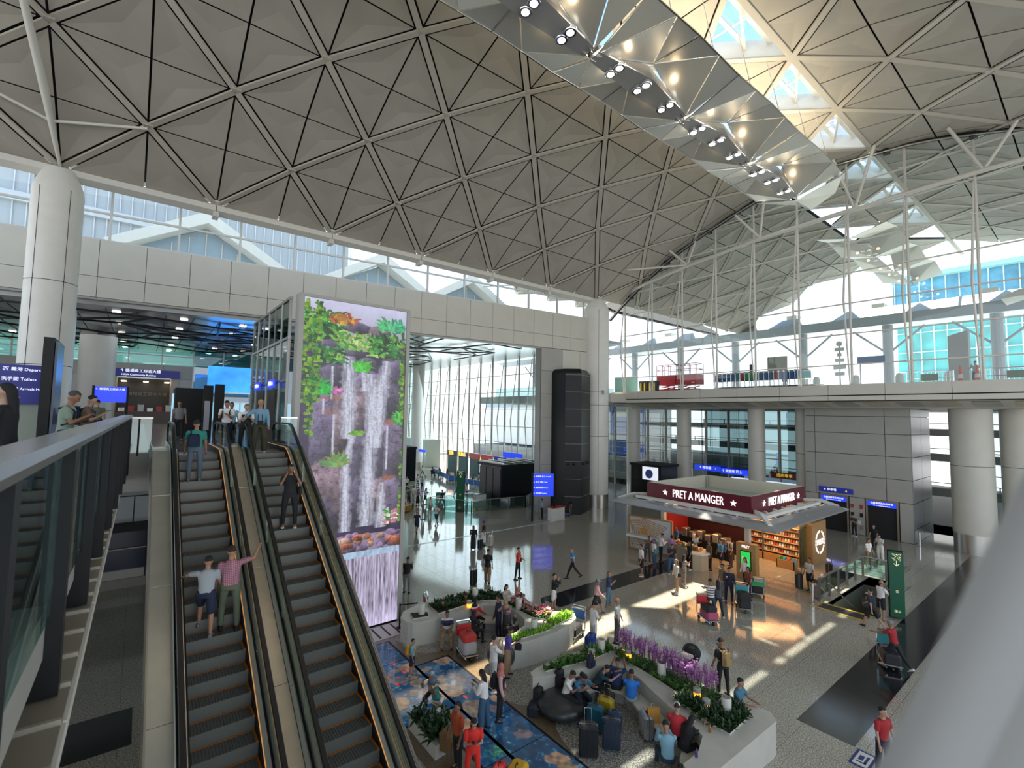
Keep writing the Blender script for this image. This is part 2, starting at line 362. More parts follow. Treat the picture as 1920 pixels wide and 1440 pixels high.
# ---------------- balustrade in the foreground ----------------
def rx(y): return -.41 + (y - 3) * .0125
rail = thing('glass_balustrade', 'dark finned glass balustrade along the upper floor edge, nearest on the left', 'railing', (rx(4), 4, 7.6))
ys = [.85, 2.85] + [4.85 + 2.0 * k for k in range(8)]
for i, y in enumerate(ys):
    x = rx(y)
    MB().box(x - .24, y - .07, 6.92, x + .03, y + .07, 8.70).build('post', M_BLACK, rail)
    if i + 1 < len(ys):
        y2 = ys[i + 1]
        a = (rx(y) - .05, y + .08); b = (rx(y2) - .05, y2 - .08)
        MB().rings([[(a[0] - .01, a[1], 7.5), (a[0] + .01, a[1], 7.5), (b[0] + .01, b[1], 7.5), (b[0] - .01, b[1], 7.5)], [(a[0] - .01, a[1], 8.7), (a[0] + .01, a[1], 8.7), (b[0] + .01, b[1], 8.7), (b[0] - .01, b[1], 8.7)]]).build('glass_panel', M_GLASSG, rail)
M_RAIL = mat('handrail_grey', (.30, .31, .31), .25, .6)
MB().rings([[(rx(y) - .20, y, 8.70), (rx(y) + .05, y, 8.70), (rx(y) + .06, y, 8.745), (rx(y) + .02, y, 8.785), (rx(y) - .17, y, 8.785), (rx(y) - .21, y, 8.745)] for y in (-1, 6, 12, 19.0)]).build('handrail', M_RAIL, rail, True)
rail2 = thing('glass_balustrade', 'short clear glass balustrade with pale handrail left of the escalator tops', 'railing', (0, 19.05, 7.6))
MB().box(-.2, 19.02, 7.6, .33, 19.05, 8.66).build('glass_panel', M_GLASSG, rail2)
MB().box(-.24, 18.98, 8.66, .35, 19.09, 8.72).build('handrail', M_STEEL, rail2)
MB().box(-.02, 18.99, 7.5, .03, 19.07, 8.66).build('post', M_BLACK, rail2)
# large white painted pipe rail beside the camera (out of focus)
pr_ = thing('white_pipe_rail', 'large out of focus white pipe rail close by, crossing the lower right corner', 'rail', (.4, .2, 8.7))
def cpt(u, v, d):   # a place d metres out along a sight line
    return Vector((0, 0, 9)) + (F + RT * ((u - 960) / 882) - UP * ((v - 720) / 882)) * d
pA = Vector((.175, .048, 8.62)); pB = Vector((.60, .10, 9.18))
# ---------------- far upper area behind the fascia ----------------
ceil_ = group_struct('ceiling')
MB().prism([(-30, 39.6), (-9, 37.5), (8.9, 35.6), (8.9, 62), (-30, 62)], 15.05, 15.35).prism([(8.9, 35.6), (35.5, 32.75), (41, 32.75), (41, 84), (8.9, 84)], 16.8, 17.1).build('ceiling_slab', mat('ceiling_metal', (.36, .38, .38), .25, .4), ceil_)
for k in range(26):
    x = -14 + k * 1.5
    MB().box(x, 37.8 if x < 8 else 36, 15.02 if x < 8 else 16.77, x + .03, 62 if x < 8 else 80, 15.05 if x < 8 else 16.8).build('ceiling_seam', M_DARK, ceil_)
lat = MB(); rnd = random.Random(3)
for (xa, xb, ya, yb, z) in ((-14, 8.5, 38.5, 57, 14.8), (9.5, 34, 36, 76, 16.55)):
    nx = 5; ny = 5 if xb < 9 else 8; P = {}
    for i in range(nx + 1):
        for j in range(ny + 1): P[i, j] = (xa + (xb - xa) * (i + rnd.uniform(-.25, .25)) / nx, ya + (yb - ya) * (j + rnd.uniform(-.25, .25)) / ny, z)
    for i in range(nx + 1):
        for j in range(ny + 1):
            for q in ((i + 1, j), (i, j + 1), (i + 1, j + 1), (i - 1, j + 1)):
                if q in P and rnd.random() < .5:
                    tag(MB().beam(P[i, j], P[q], .13, .12).build('lattice_bar', M_BLACK, ceil_))
M_LAMP = mat('lamp_white', (1, .93, .85), .4, emit=9)
dl_me = None
dls = [(x, y, 15.0) for x in (-12, -8.5, -5, -1.5, 2, 5.5, 8) for y in (38.5, 43.5, 49, 55, 60)] + [(x, y, 16.76) for x in (11, 14.5, 18, 21.5, 25, 28.5, 32) for y in (35.5, 40, 45, 51, 58, 66)]
lampm = [o for o in ()]
for i, p in enumerate(dls):
    m = MB().lathe((0, 0, 0), [(.22, 0), (.22, .03), (.05, .04)], 10)
    if dl_me is None:
        o = m.build('downlight', M_LAMP); dl_me = o.data
    else: o = bpy.data.objects.new('downlight', dl_me); COL.objects.link(o)
    o.location = p; tag(o, 'small round downlight in the dark ceiling over the upper floor' if i < 35 else 'small round downlight in the bright far hall ceiling', 'ceiling light', 'downlights over the upper floor' if i < 35 else 'downlights in the far hall ceiling')
area('back_hall_light', (0, 48, 14.7), (0, 48, 0), 14, 14, 700, (.9, .95, 1))
area('screen_glow', (7, 50.5, 12), (6, 44, 16.5), 5, 2.4, 260, (.05, .3, 1))
# far wall of the upper hall with doorway, clerestory strip and shop
wf = group_struct('wall_far')
MB().box(-30, 58, 7.6, -2.0, 58.4, 13.3).box(2.9, 58, 7.6, 4.0, 58.4, 13.3).box(-2.0, 58, 12.0, 2.9, 58.4, 13.3).build('wall_core', M_CLADD, wf)
for k in range(10):
    x = -20 + 2.4 * k
    if x > 3.2: break
    MB().box(x + .02, 57.93, 12.0, min(x + 2.38, 4), 58.0, 13.3).build('wall_panel', mat('far_panel', (.30, .31, .29), .4), wf)
MB().box(-30, 58.1, 13.3, 12, 58.2, 15.05).build('pane', glass('mint_glass', (.6, .9, .82), .1), wf)
for k in range(14): MB().box(-22 + k * 2.6, 58.0, 13.3, -21.9 + k * 2.6, 58.2, 15.04).build('mullion', M_STEELW, wf)
MB().box(-30, 57.9, 14.2, 12, 58.05, 14.28).build('transom', M_STEELW, wf)
# glass partition right of the doorway, blue lit advertising wall behind it
for k in range(4):
    MB().box(4.0 + 2.6 * k, 57.8, 7.6, 4.1 + 2.6 * k, 57.95, 15.0).build('mullion', M_STEELW, wf)
    MB().box(4.12 + 2.6 * k, 57.85, 7.6, 6.58 + 2.6 * k, 57.88, 15.0).build('pane', glass('grey_blue_glass', (.45, .6, .68), .12), wf)
bs = thing('blue_screen_wall', 'large bright blue lit advertising wall behind the glass partition', 'screen', (6.5, 52, 10))
MB().box(4.7, 51, 10.6, 10.2, 51.2, 13.0).build('screen', mat('screen_blue', (.02, .22, .85), .3, emit=1.3, col2=(.05, .45, 1.), scale=.3), bs)
MB().box(8.3, 50.95, 10.6, 8.36, 51, 13.0).box(8.36, 50.97, 11.4, 10.2, 51, 13).build('screen_band', mat('screen_violet', (.25, .2, .9), .3, emit=1.), bs)
MB().box(4.6, 50.95, 10.5, 10.3, 51.25, 10.6).build('frame', M_STEEL, bs)
# recessed shop doorway
dw = group_struct('door_1')
MB().box(-2.0, 60.5, 7.6, 2.9, 60.7, 12).build('recess_back', mat('shop_dark', (.045, .04, .035), .5), dw)
MB().box(-2.05, 57.9, 7.6, -1.9, 60.5, 12).box(2.3, 57.9, 7.6, 2.9, 60.5, 12.0).build('jamb', mat('warm_jamb', (.35, .31, .24), .5), dw)
for k in range(3): MB().box(-1.6 + 1.7 * k, 58.8, 11.6, -1.2 + 1.7 * k, 60.2, 11.66).build('strip_light', mat('strip_warm', (1, .85, .6), .4, emit=7), dw)
counter = thing('shop_counter', 'shop counter with coffee machines and jars inside the far doorway', 'counter', (0, 56.5, 7.6))
MB().box(-1.8, 56.2, 7.6, 3.6, 57, 8.7).build('counter_body', mat('counter_dark', (.06, .04, .03), .4), counter)
for k in range(7): MB().rbox(-1.6 + .7 * k, 56.3, 8.7, -1.15 + .7 * k, 56.8, 9.05 + .15 * (k % 3), .05).build('appliance', [M_STEEL, mat('cafe_red', (.3, .03, .03), .4), M_STEELD][k % 3], counter)
MB().tube([(.362, .055, 8.695), (.408, .007, 8.833), (.455, -.041, 8.971)], .062, 48).build('pipe', mat('pipe_white', (.36, .36, .35), .5), pr_, True)
MB().tube([(.362 - .02, .055 + .035, 8.695 + .02), (.455 - .02, -.041 + .035, 8.971 + .02)], .031, 24).build('weld_bead', mat('pipe_white'), pr_, True)
# ---------------- roof vault ----------------
X0, SP = -3.8, 6.68
ROWY = [32.27, 29.23, 26.22, 22.95, 19.68, 16.4, 13.1, 9.7, 6.35, 3.0, -.3, -3.5, -6.5, -9.5]
roof = group_struct('roof_vault')
def node(k, j, mirror=False):
    Y = ROWY[k]; z = zp(Y)
    if mirror: Y = 67.6 - Y
    return Vector((X0 + SP * j, Y, z))
def inset(tri, d):
    a, b, c = tri; n = (b - a).cross(c - a).normalized(); P = [a, b, c]; L = []
    for i in range(3):
        p, q = P[i], P[(i + 1) % 3]; e = (q - p).normalized(); inn = n.cross(e); L.append((p + inn * d[i], e))
    out = []
    for i in range(3):
        (p, e), (q, f) = L[i - 1], L[i]
        w = q - p; cr_ = e.cross(f); t = w.cross(f).dot(cr_) / cr_.length_squared; out.append(p + e * t)
    return out, n
roofrest = MB(); back = MB(); npan = 0; ribs = []; ribrest = MB()
cand = []
def diamond(k, c, mirror):
    N = len(ROWY); C_ = node(k, c, mirror); L = node(k, c - .5, mirror); R = node(k, c + .5, mirror)
    U = node(k + 1, c, mirror) if k + 1 < N else None; D = node(k - 1, c, mirror) if k > 0 else None
    out = []
    if U and (k != 5 or mirror or c < 2.9 or c > 9): out += [(L, U, C_), (U, R, C_)]
    if D and (k != 7 or c < 2.9): out += [(R, D, C_), (D, L, C_)]
    return out
for mirror in (False, True):
    for k in range(14):
        for jj in range(-3, 12):
            c = jj + (.5 if k % 2 == 0 else 0.)
            if mirror and (k > 6 or c < 6.9): continue
            xr = X0 + SP * c
            if not mirror and xr > 40.3 and False: pass
            if c > 10.6: continue
            for (a, b, e) in diamond(k, c, mirror):
                mid = (a + b + e) / 3
                tri, n = inset((a, b, e), [.24, .045, .045])
                if n.z > 0 and not mirror: pass
                up = Vector((0, 0, .03)); up2 = Vector((0, 0, .34))
                back.poly([a + up2, b + up2, e + up2])
                inter = mid.x < 40.6 and not mirror and in_view(mid, 40)
                cand.append((inter, (mid - Vector((0, 0, 9))).length, tri, up))
cand.sort(key=lambda t: (not t[0], t[1]))
for i, (inter, d, tri, up) in enumerate(cand):
    m = MB() if (i < 300 and inter) else roofrest
    ce = sum(tri, Vector()) / 3
    n = len(m.v); m.v += [tuple(p) for p in tri] + [tuple(ce - up * .0 + Vector((0, 0, .10)))] + [tuple(p + up) for p in tri]
    m.f += [(n, n + 1, n + 3), (n + 1, n + 2, n + 3), (n + 2, n, n + 3), (n, n + 4, n + 5, n + 1), (n + 1, n + 5, n + 6, n + 2), (n + 2, n + 6, n + 4, n)]
    if m is not roofrest: m.build('roof_panel', M_PANEL, roof)
o = roofrest.build('distant_roof_panels', M_PANEL, roof); o['kind'] = 'stuff'
back.build('roof_deck', M_DARK, roof)
def rib(p, q, w=.30):
    d = (q - p).normalized(); m = MB(); m.beam(p + d * .12, q - d * .12, w, .09); return m
ribm = MB(); nr = 0
for mirror in (False, True):
    for k in range(13):
        for jj in range(-3, 12):
            j = jj + (.5 if k % 2 else 0)
            if mirror and (k > 6 or j < 6.9): continue
            if j > 10.6: continue
            for s_ in (-.5, .5):
                p, q = node(k, j, mirror), node(k + 1, j + s_, mirror)
                if q.x > X0 + SP * 10.6: continue
                mid = (p + q) / 2
                if not mirror and mid.x < 40.6 and in_view(mid, 40) and nr < 150: rib(p, q).build('roof_rib', M_RIB, roof); nr += 1
                else: d = (q - p).normalized(); ribrest.beam(p + d * .1, q - d * .1, .28, .09)
            # node plate
            ribrest.cbox(*(node(k, j, mirror) + Vector((0, 0, .0))), .42, .42, .07)
            if k == 7 and 0 < j < 11: # closing rib along the skylight base
                p, q = node(7, j), node(7, j + 1); ribrest.beam(p, q, .3, .12)
o = ribrest.build('distant_roof_ribs', M_RIB, roof); o['kind'] = 'stuff'
# edge beams over the clerestory
for k in range(-2, 6):
    a = node(0, k); b = node(0, k + 1)
    MB().rings([[(a.x + .02, 32.5, a.z - .55), (a.x + .02, 32.05, a.z - .35), (a.x + .02, 32.0, a.z - .06), (a.x + .02, 32.5, a.z + .2)], [(b.x - .02, 32.5, b.z - .55), (b.x - .02, 32.05, b.z - .35), (b.x - .02, 32.0, b.z - .06), (b.x - .02, 32.5, b.z + .2)]]).build('edge_beam', M_STEELW, roof)
    MB().cbox(a.x, 32.4, a.z - .55, .3, .7, .3).build('edge_bracket', M_STEELW, roof)
MB().box(-12, 32.7, 24.6, 36, 44, 24.9).build('sun_block_slab', M_CLADD, roof)  # unseen slab added to block sun falling between roof edge and fascia
# skylights between rows six and seven
for jj in range(0, 9):
    a, b, c = node(7, jj + .5), node(7, jj + 1.5), node(6, jj + 1)
    if jj < 2: continue
    wn = group_struct('window_%d' % (jj + 2)); up = Vector((0, 0, 1.1))
    MB().poly([a + up, b + up, c + up]).build('pane', glass('skylight_glass', (.82, .92, 1), .04), wn)
    for p, q in ((a, b), (b, c), (c, a)):
        m_ = MB(); m_.poly([p + Vector((0, 0, .05)), q + Vector((0, 0, .05)), q + up, p + up]); m_.build('curb', M_WHITE, wn)
    ab = (a + b) / 2
    for t in (.22, .5): MB().beam(a.lerp(c, t) + up * .8, b.lerp(c, t) + up * .8, .22, .12).build('glazing_bar', M_WHITE, wn)
    MB().beam(ab + up * .82, c + up * .82, .08, .08).build('glazing_bar', M_WHITE, wn)
    MB().beam(a.lerp(b, .1) + up * .5, c.lerp(b, .5) + up * .5, .12, .12).build('truss_member', M_STEELW, wn)
# reflector spine: folded perforated wings either side of a lamp trough
M_WING = mat('perforated_reflector', (.60, .60, .56), .38, .75, noise=.04, scale=40)
M_SPN = mat('spine_grey', (.36, .36, .35), .35, .5)
ref_first = None
def make_reflector(x0, label, group):
    t = thing('lamp_spine_bay', label, 'light fixture', (x0, 12.6, 24.3), group)
    J0 = (x0, 12.6, 23.75); J1 = (x0 + SP, 12.6, 23.75)
    xm = x0 + SP / 2
    for sgn, yo in ((1, 15.0), (-1, 9.75)):
        ys_ = 12.6 + sgn * .28; ym = 12.6 + sgn * .62
        O0 = (x0, yo, 24.5); O1 = (x0 + SP, yo, 24.5); P = (xm, yo, 24.62); M_ = (xm, ym, 24.75); Q0 = (xm - 1.6, yo, 24.56); Q1 = (xm + 1.6, yo, 24.56)
        A0 = (x0 + .1, 12.6 + sgn * .12, 23.8); A1 = (x0 + SP - .1, 12.6 + sgn * .12, 23.8)
        tris = [(A0, O0, Q0), (A0, Q0, M_), (M_, Q0, P), (M_, P, Q1), (M_, Q1, A1), (Q1, O1, A1)]
        for q in tris:
            c = [Vector(p) for p in q]; tr, n = inset(c, [.03, .03, .03]); n = n if n.z > 0 else -n
            MB().rings([[p for p in tr], [p + n * .03 for p in tr]]).build('wing_panel', M_WING, t)
        for p, q in ((A0, O0), (M_, P), (A0, M_), (M_, A1), (O0, P), (P, O1)): MB().beam(Vector(p) + Vector((0, 0, -.01)), Vector(q) + Vector((0, 0, -.01)), .045, .05).build('seam_bar', M_CHROME, t)
        for q in (Q0, Q1): MB().tube([(q[0], q[1] - sgn * .2, q[2]), (q[0], q[1] - sgn * .9, zp(q[1] - sgn * .9))], .018, 6).build('hanger_rod', M_STEELW, t)
    MB().rings([[(x0 + .15, 12.3, 23.85), (x0 + .15, 12.9, 23.85), (x0 + .15, 12.75, 24.3), (x0 + .15, 12.45, 24.3)], [(xm, 12.0, 24.0), (xm, 13.2, 24.0), (xm, 13.0, 24.75), (xm, 12.2, 24.75)], [(x0 + SP - .15, 12.3, 23.85), (x0 + SP - .15, 12.9, 23.85), (x0 + SP - .15, 12.75, 24.3), (x0 + SP - .15, 12.45, 24.3)]]).build('trough', M_SPN, t)
    for i in range(3):
        xx = x0 + SP * (.22 + .28 * i)
        for dy in (-.24, .24):
            z = 23.93 - (.05 if i != 1 else -.05)
            MB().lathe((xx, 12.6 + dy, z - .06), [(.24, 0), (.26, .03), (.26, .14)], 14).build('lamp_ring', M_CHROME, t)
            MB().lathe((xx, 12.6 + dy, z - .08), [(.03, 0), (.15, .01), (.16, .03)], 14).build('lamp', mat('lamp_warm', (1, .86, .72), .4, emit=14), t)
    for i in range(2):
        for sgn in (-1, 1):
            ld = bpy.data.lights.new('spine_lamp', 'POINT'); ld.energy = 16; ld.color = (1, .74, .45); ld.shadow_soft_size = .12
            lo_ = bpy.data.objects.new('spine_lamp', ld); COL.objects.link(lo_); lo_.parent = t; lo_.location = (SP * (.25 + .45 * i), sgn * .75, -.35)
    return t
nth = ['nearest', 'second nearest', 'third', 'fourth', 'last']
for i, bx in enumerate((1.2, 7.9, 14.6, 21.2, 27.9)):
    make_reflector(X0 + SP * 0 + bx + 3.0, 'folded metal reflector bay with paired lamps, %s along the ridge' % nth[i], 'reflector bays')
tip = thing('spine_tip', 'pointed folded metal tip ending the reflector spine by the gable', 'light fixture', (33.8, 12.6, 24))
for tr in (((33.9, 12.5, 23.7), (33.8, 15.0, 24.35), (36.6, 13.4, 24.5)), ((33.9, 12.5, 23.7), (36.6, 13.4, 24.5), (36.9, 12.6, 24.0)), ((33.9, 12.5, 23.7), (36.9, 12.6, 24.0), (36.5, 11.0, 24.5)), ((33.9, 12.5, 23.7), (36.5, 11.0, 24.5), (33.8, 9.75, 24.35))):
    c = [Vector(p) for p in tr]; MB().rings([c, [p + Vector((0, 0, .03)) for p in c]]).build('wing_panel', M_WING, tip)
ex = thing('outer_lamp_spine', 'folded metal reflector hanging under the canopy outside the gable glass', 'light fixture', (46, 12.6, 24))
for i in range(3):
    x0 = 44.5 + i * SP
    for sgn in (1, -1):
        yo = 12.6 + sgn * 2.5
        for tr in (((x0, 12.6, 23.75), (x0, yo, 24.4), (x0 + 3.3, yo, 24.95)), ((x0, 12.6, 23.75), (x0 + 3.3, yo, 24.95), (x0 + 3.3, 12.6 + sgn * .5, 24.6)), ((x0 + 3.3, 12.6 + sgn * .5, 24.6), (x0 + 3.3, yo, 24.95), (x0 + SP, 12.6, 23.75)), ((x0 + 3.3, yo, 24.95), (x0 + SP, yo, 24.4), (x0 + SP, 12.6, 23.75))):
            c = [Vector(p) for p in tr]; MB().rings([c, [p + Vector((0, 0, .03)) for p in c]]).build('wing_panel', M_WING, ex)
# ---------------- gable glazing ----------------
GX = 40.6; gab = group_struct('wall_gable'); DZ = 11.6
MYS = [31.99 - 3.415 * k for k in range(12)]
TZ = [13.1, 15.36, 17.62, 19.88, 22.14, 24.4, 26.5]
for i, y in enumerate(MYS):
    zt = zp(y)
    MB().tube([(GX, y, DZ), (GX, y, zt)], .085, 8).build('mullion', M_STEELW, gab)
    MB().tube([(GX - .12, y + .10, DZ), (GX - .42, y + .28, DZ + (min(zt, 24.0) - DZ) * .5), (GX - .1, y + .06, min(zt, 24.2))], [.045, .075, .045], 8).build('bow_strut', M_STEELW, gab)
    for z in TZ:
        if z < zt - .4: MB().beam((GX, y, z), (GX - .4, y + .25, z), .05, .05).build('strut_link', M_STEELW, gab)
    if i + 1 < len(MYS):
        y2 = MYS[i + 1]; zs = [DZ] + [z for z in TZ]
        for a, z in enumerate(zs):
            if z < max(zt, zp(y2)) - .2 and z > DZ:
                lo = y if z < zt else y - (y - y2) * min(1, (z - zt) / max(.01, zp(y2) - zt)); hi = y2 if z < zp(y2) else y2 + (y - y2) * min(1, (z - zp(y2)) / max(.01, zt - zp(y2)))
                MB().beam((GX - .03, lo, z), (GX - .03, hi, z), .07, .09).build('transom', M_STEELW, gab)
            zn = zs[a + 1] if a + 1 < len(zs) else 40
            top1, top2 = min(zn, zt), min(zn, zp(y2))
            if max(top1, top2) > z + .1:
                b1, b2 = min(z, zt), min(z, zp(y2))
                MB().poly([(GX + .06, y - .05, b1 + .03), (GX + .06, y2 + .05, b2 + .03), (GX + .06, y2 + .05, top2 - .03), (GX + .06, y - .05, top1 - .03)]).build('pane', M_GLASSC, gab)
ysn = np.linspace(34, -6, 30)
MB().tube([(GX - .1, y, zp(y) - .05) for y in ysn], .16, 8).build('arch_tube', M_BLACK, gab, True)
MB().tube([(GX - .5, y, zp(y) - .28) for y in ysn], .07, 8).build('arch_cable', M_STEELD, gab, True)
MB().tube([(GX - .5, y, zz) for y, zz in ((34.2, 21.4), (29, 22.7), (24, 23.45), (17.6, 24.1), (11, 24.4), (4.5, 24.6), (-6, 24.6))], .16, 10).build('wind_girder', M_STEELW, gab, True)
for yb, zb, tops in ((24.3, 23.5, ((25.6, 25.1), (22.9, 25.2), )), (17.6, 24.2, ((19.2, 26.4), (16.8, 27.2))), (10.9, 24.4, ((11.9, 28.2), (9.4, 28.2))), (4.2, 24.6, ((5.6, 27.7), (2.6, 27.0)))):
    for yt, zt in tops: MB().tube([(GX - .5, yb, zb), (GX - 1.4, yt, min(zt, zp(yt)))], .10, 8).build('vee_strut', M_STEELW, gab)
MB().tube([(GX - .5, 24.3, 23.5), (GX - 4, 28.6, 23.3)], .09, 8).build('vee_strut', M_STEELW, gab)
for k in range(9):
    y = 31 - 4.4 * k; MB().cbox(GX - .3, y, zp(y) - .25, .5, .35, .3).build('arch_clamp', M_BLACK, gab)
# ---------------- mezzanine deck ----------------
mez = group_struct('floor_mezzanine')
MB().box(40.9, -12, 10.6, 120, 60, 11.58).build('deck', mat('deck_pale', (.6, .6, .57), .7), mez)
for k in range(14):
    y1 = 33.4 - 3.415 * k; y0 = y1 - 3.39
    MB().box(40.2, y0, 10.86, 40.9, y1, 11.62).build('fascia_panel', M_CLAD, mez)
    MB().box(40.15, y0, 10.45, 40.9, y1, 10.78).build('fascia_panel', M_CLAD, mez)
MB().box(40.35, -12, 10.4, 40.95, 33.4, 11.4).build('fascia_core', M_DARK, mez)
MB().rings([[(40.2, y, 10.42), (40.9, y, 10.42), (43.6, y, 10.05), (43.6, y, 10.5)] for y in (-12, 33.4)]).build('soffit', M_CLAD, mez)
for k in range(24):
    y = 32 - 1.9 * k
    MB().rings([[(41.3, y, 10.33), (41.3, y - 1.3, 10.33), (43.2, y - 1.3, 10.07), (43.2, y, 10.07)], [(41.5, y - .15, 10.42), (41.5, y - 1.15, 10.42), (43.0, y - 1.15, 10.3), (43.0, y - .15, 10.3)]]).build('soffit_coffer', mat('coffer_warm', (.5, .44, .34), .5) if k % 2 else M_CLADD, mez)
MB().box(43.6, -12, 9.95, 62, 33.4, 10.1).build('under_soffit', M_CLADD, mez)
MB().rings([[(37.3, 32.9, 10.5), (37.3, 31.2, 10.5), (37.3, 31.2, 11.3), (37.3, 32.9, 11.3)], [(40.3, 33.2, 10.5), (40.3, 31.6, 10.5), (40.3, 31.6, 11.4), (40.3, 33.2, 11.4)]]).build('corner_bracket', M_CLAD, mez)
# columns under the deck
for (x, y, r, lb) in ((46, 35.0, .78, 'white round column under the deck nearest the corner column'), (46, 28.4, .74, 'white round column under the deck behind the black booth'), (46, 20.8, .74, 'white round column under the deck right behind the kiosk'), (46.6, 17.0, .62, 'white round column under the deck close beside the lift block'), (46, 6.1, 1.15, 'thick white round column between lift block and balustrades'), (47.5, 3.9, .95, 'white round column rightmost behind the thick one')):
    c = thing('column', lb, 'column', (x, y, 0))
    MB().lathe((x, y, 0), [(r, 1.35), (r, 10.0)], 24).build('shaft', M_CLAD, c, True)
    MB().lathe((x, y, 0), [(r * .98, 0), (r * .98, 1.35)], 24).build('steel_base', M_STEEL, c, True)
    MB().lathe((x, y, 5.98), [(r * 1.002, 0), (r * 1.004, .03)], 24).build('joint', M_DARK, c)
# lift block
lb = group_struct('wall_lift_block'); LX = 45.2
MB().box(LX + .1, 9.32, 0, 51, 16.3, 10).build('wall_core', M_DARK, lb)
zz = [0, 1.0, 2.9, 4.6, 6.3, 8.0, 9.35, 9.95]
yy = [9.24, 10.05, 12.2, 13.25, 15.4, 16.4]
for a in range(len(zz) - 1):
    for y0, y1 in ((9.24, 10.8), (10.8, 15.6), (15.6, 16.4)):
        if zz[a] >= 2.9: MB().box(LX, y0 + .02, zz[a] + .02, LX + .12, y1 - .02, zz[a + 1] - .02).build('wall_panel', M_CLADD, lb)
for y0, y1 in ((9.24, 10.05), (12.2, 13.25), (15.4, 16.4)):
    for z0, z1 in ((0, 2.9),): MB().box(LX, y0 + .02, z0 + .02, LX + .12, y1 - .02, z1 - .02).build('wall_panel', M_CLADD, lb)
for a in range(len(zz) - 1):
    MB().box(LX + .02, 9.2, zz[a] + .02, 48.0, 9.3, zz[a + 1] - .02).build('wall_panel', mat('side_panel', (.25, .26, .26), .3, .3), lb)
    MB().box(48.04, 9.2, zz[a] + .02, 51, 9.3, zz[a + 1] - .02).build('wall_panel', mat('side_panel'), lb)
M_BLUE = mat('sign_blue', (.012, .03, .30), .35, emit=.35); M_BLUEL = mat('sign_blue_lit', (.02, .06, .85), .35, emit=1.0); M_SIGNW = mat('sign_white', (.85, .88, 1), .4, emit=1.6); M_YEL = mat('sign_yellow', (.9, .65, .05), .4, emit=.8)
for n_, (y0, y1) in enumerate(((13.3, 15.35), (10.1, 12.15))):
    d = group_struct('door_%d' % (n_ + 2))
    ym = (y0 + y1) / 2
    for a, b in ((y0 + .12, ym - .01), (ym + .01, y1 - .12)): MB().box(LX + .12, a, 0, LX + .2, b, 2.4).build('door_leaf', mat('bronze_steel', (.20, .18, .14), .3, .5), d)
    MB().box(LX - .04, y0, 0, LX + .1, y0 + .12, 2.9).box(LX - .04, y1 - .12, 0, LX + .1, y1, 2.9).box(LX - .04, y0 + .12, 2.8, LX + .1, y1 - .12, 2.9).build('door_frame', mat('bronze_frame', (.30, .28, .22), .35, .6), d)
    s_ = thing('lift_sign', 'lit blue strip sign over the %s lift door' % ('left' if n_ == 0 else 'right'), 'sign', (LX - .05, ym, 2.45))
    MB().box(LX - .07, y0 + .13, 2.42, LX + .0, y1 - .13, 2.78).build('sign_panel', M_BLUEL, s_)
    text('往離港車路及停車場', .155, M_SIGNW, s_, (LX - .08, ym, 2.66), facing((-1, 0)), 'lettering', .004)
    text('Lift to Departures Kerb', .11, M_SIGNW, s_, (LX - .08, ym, 2.49), facing((-1, 0)), 'lettering', .004)
for y, z, nm, mm in ((13.05, 2.2, 'call_light', mat('red_plate', (.35, .03, .03), .4)), (12.45, 2.2, 'call_light', mat('red_plate')), (13.05, 1.55, 'call_panel', M_BLACK), (12.45, 1.55, 'call_panel', M_BLACK), (12.6, .95, 'notice', mat('notice_white', (.7, .72, .7), .5)), (12.45, .55, 'hose_plate', mat('brown_plate', (.3, .2, .14), .5))):
    MB().cbox(LX - .02, y, z, .04, .2, .3).build(nm, mm, lb)
sg = thing('hanging_sign', 'dark blue directional sign with yellow 4 above the left lift door', 'sign', (LX - .2, 14.1, 3.1))
MB().box(LX - .14, 12.95, 3.08, LX - .02, 15.35, 3.5).build('sign_panel', M_BLUE, sg)
text('← 停車場', .22, M_SIGNW, sg, (LX - .15, 14.55, 3.29), facing((-1, 0)), 'lettering', .004)
text('4', .3, M_YEL, sg, (LX - .15, 13.4, 3.29), facing((-1, 0)), 'lettering', .004)
# glazed wall behind the columns
lw = group_struct('wall_lower_glass'); LWX = 50.5
for k in range(22):
    y = 44 - 2.6 * k
    if 9 < y < 16.6: continue
    MB().box(LWX - .12, y - .1, 0, LWX + .12, y + .1, 10).build('mullion', mat('mullion_tan', (.42, .40, .33), .5), lw)
    dark = 17 < y < 31
    for z0 in np.arange(0, 10, 1.66):
        y2 = max(y - 2.5, 16.6) if y > 16 else y - 2.5
        MB().poly([(LWX, y - .1, z0 + .03), (LWX, y2, z0 + .03), (LWX, y2, z0 + 1.62), (LWX, y - .1, z0 + 1.62)]).build('pane', M_GLASSD if dark else glass('tint_glass', (.55, .66, .68), .12), lw)
        MB().box(LWX - .06, y2, z0 + 1.62, LWX + .06, y - .1, z0 + 1.70).build('transom', mat('mullion_tan'), lw)
# road structures beyond the lower glass
lo = thing('road_ramp', 'pale concrete road ramps with railings outside the lower glass wall', 'ramp', (56, 20, 0))
MB().box(51, -30, -.1, 90, 60, 0).build('road', mat('asphalt_pale', (.35, .35, .34), .8), lo)
for z in (2.2, 5.2, 7.6):
    MB().box(56 + z, -30, z, 57 + z, 60, z + .7).build('parapet', mat('concrete_pale', (.5, .5, .46), .8), lo)
    MB().box(55.9 + z, -30, z + 1.2, 56 + z, 60, z + 1.27).build('rail', M_STEELW, lo)
    for k in range(30): MB().box(55.9 + z, -30 + 3 * k, z + .7, 56 + z, -29.92 + 3 * k, z + 1.2).build('rail_post', M_STEELW, lo)
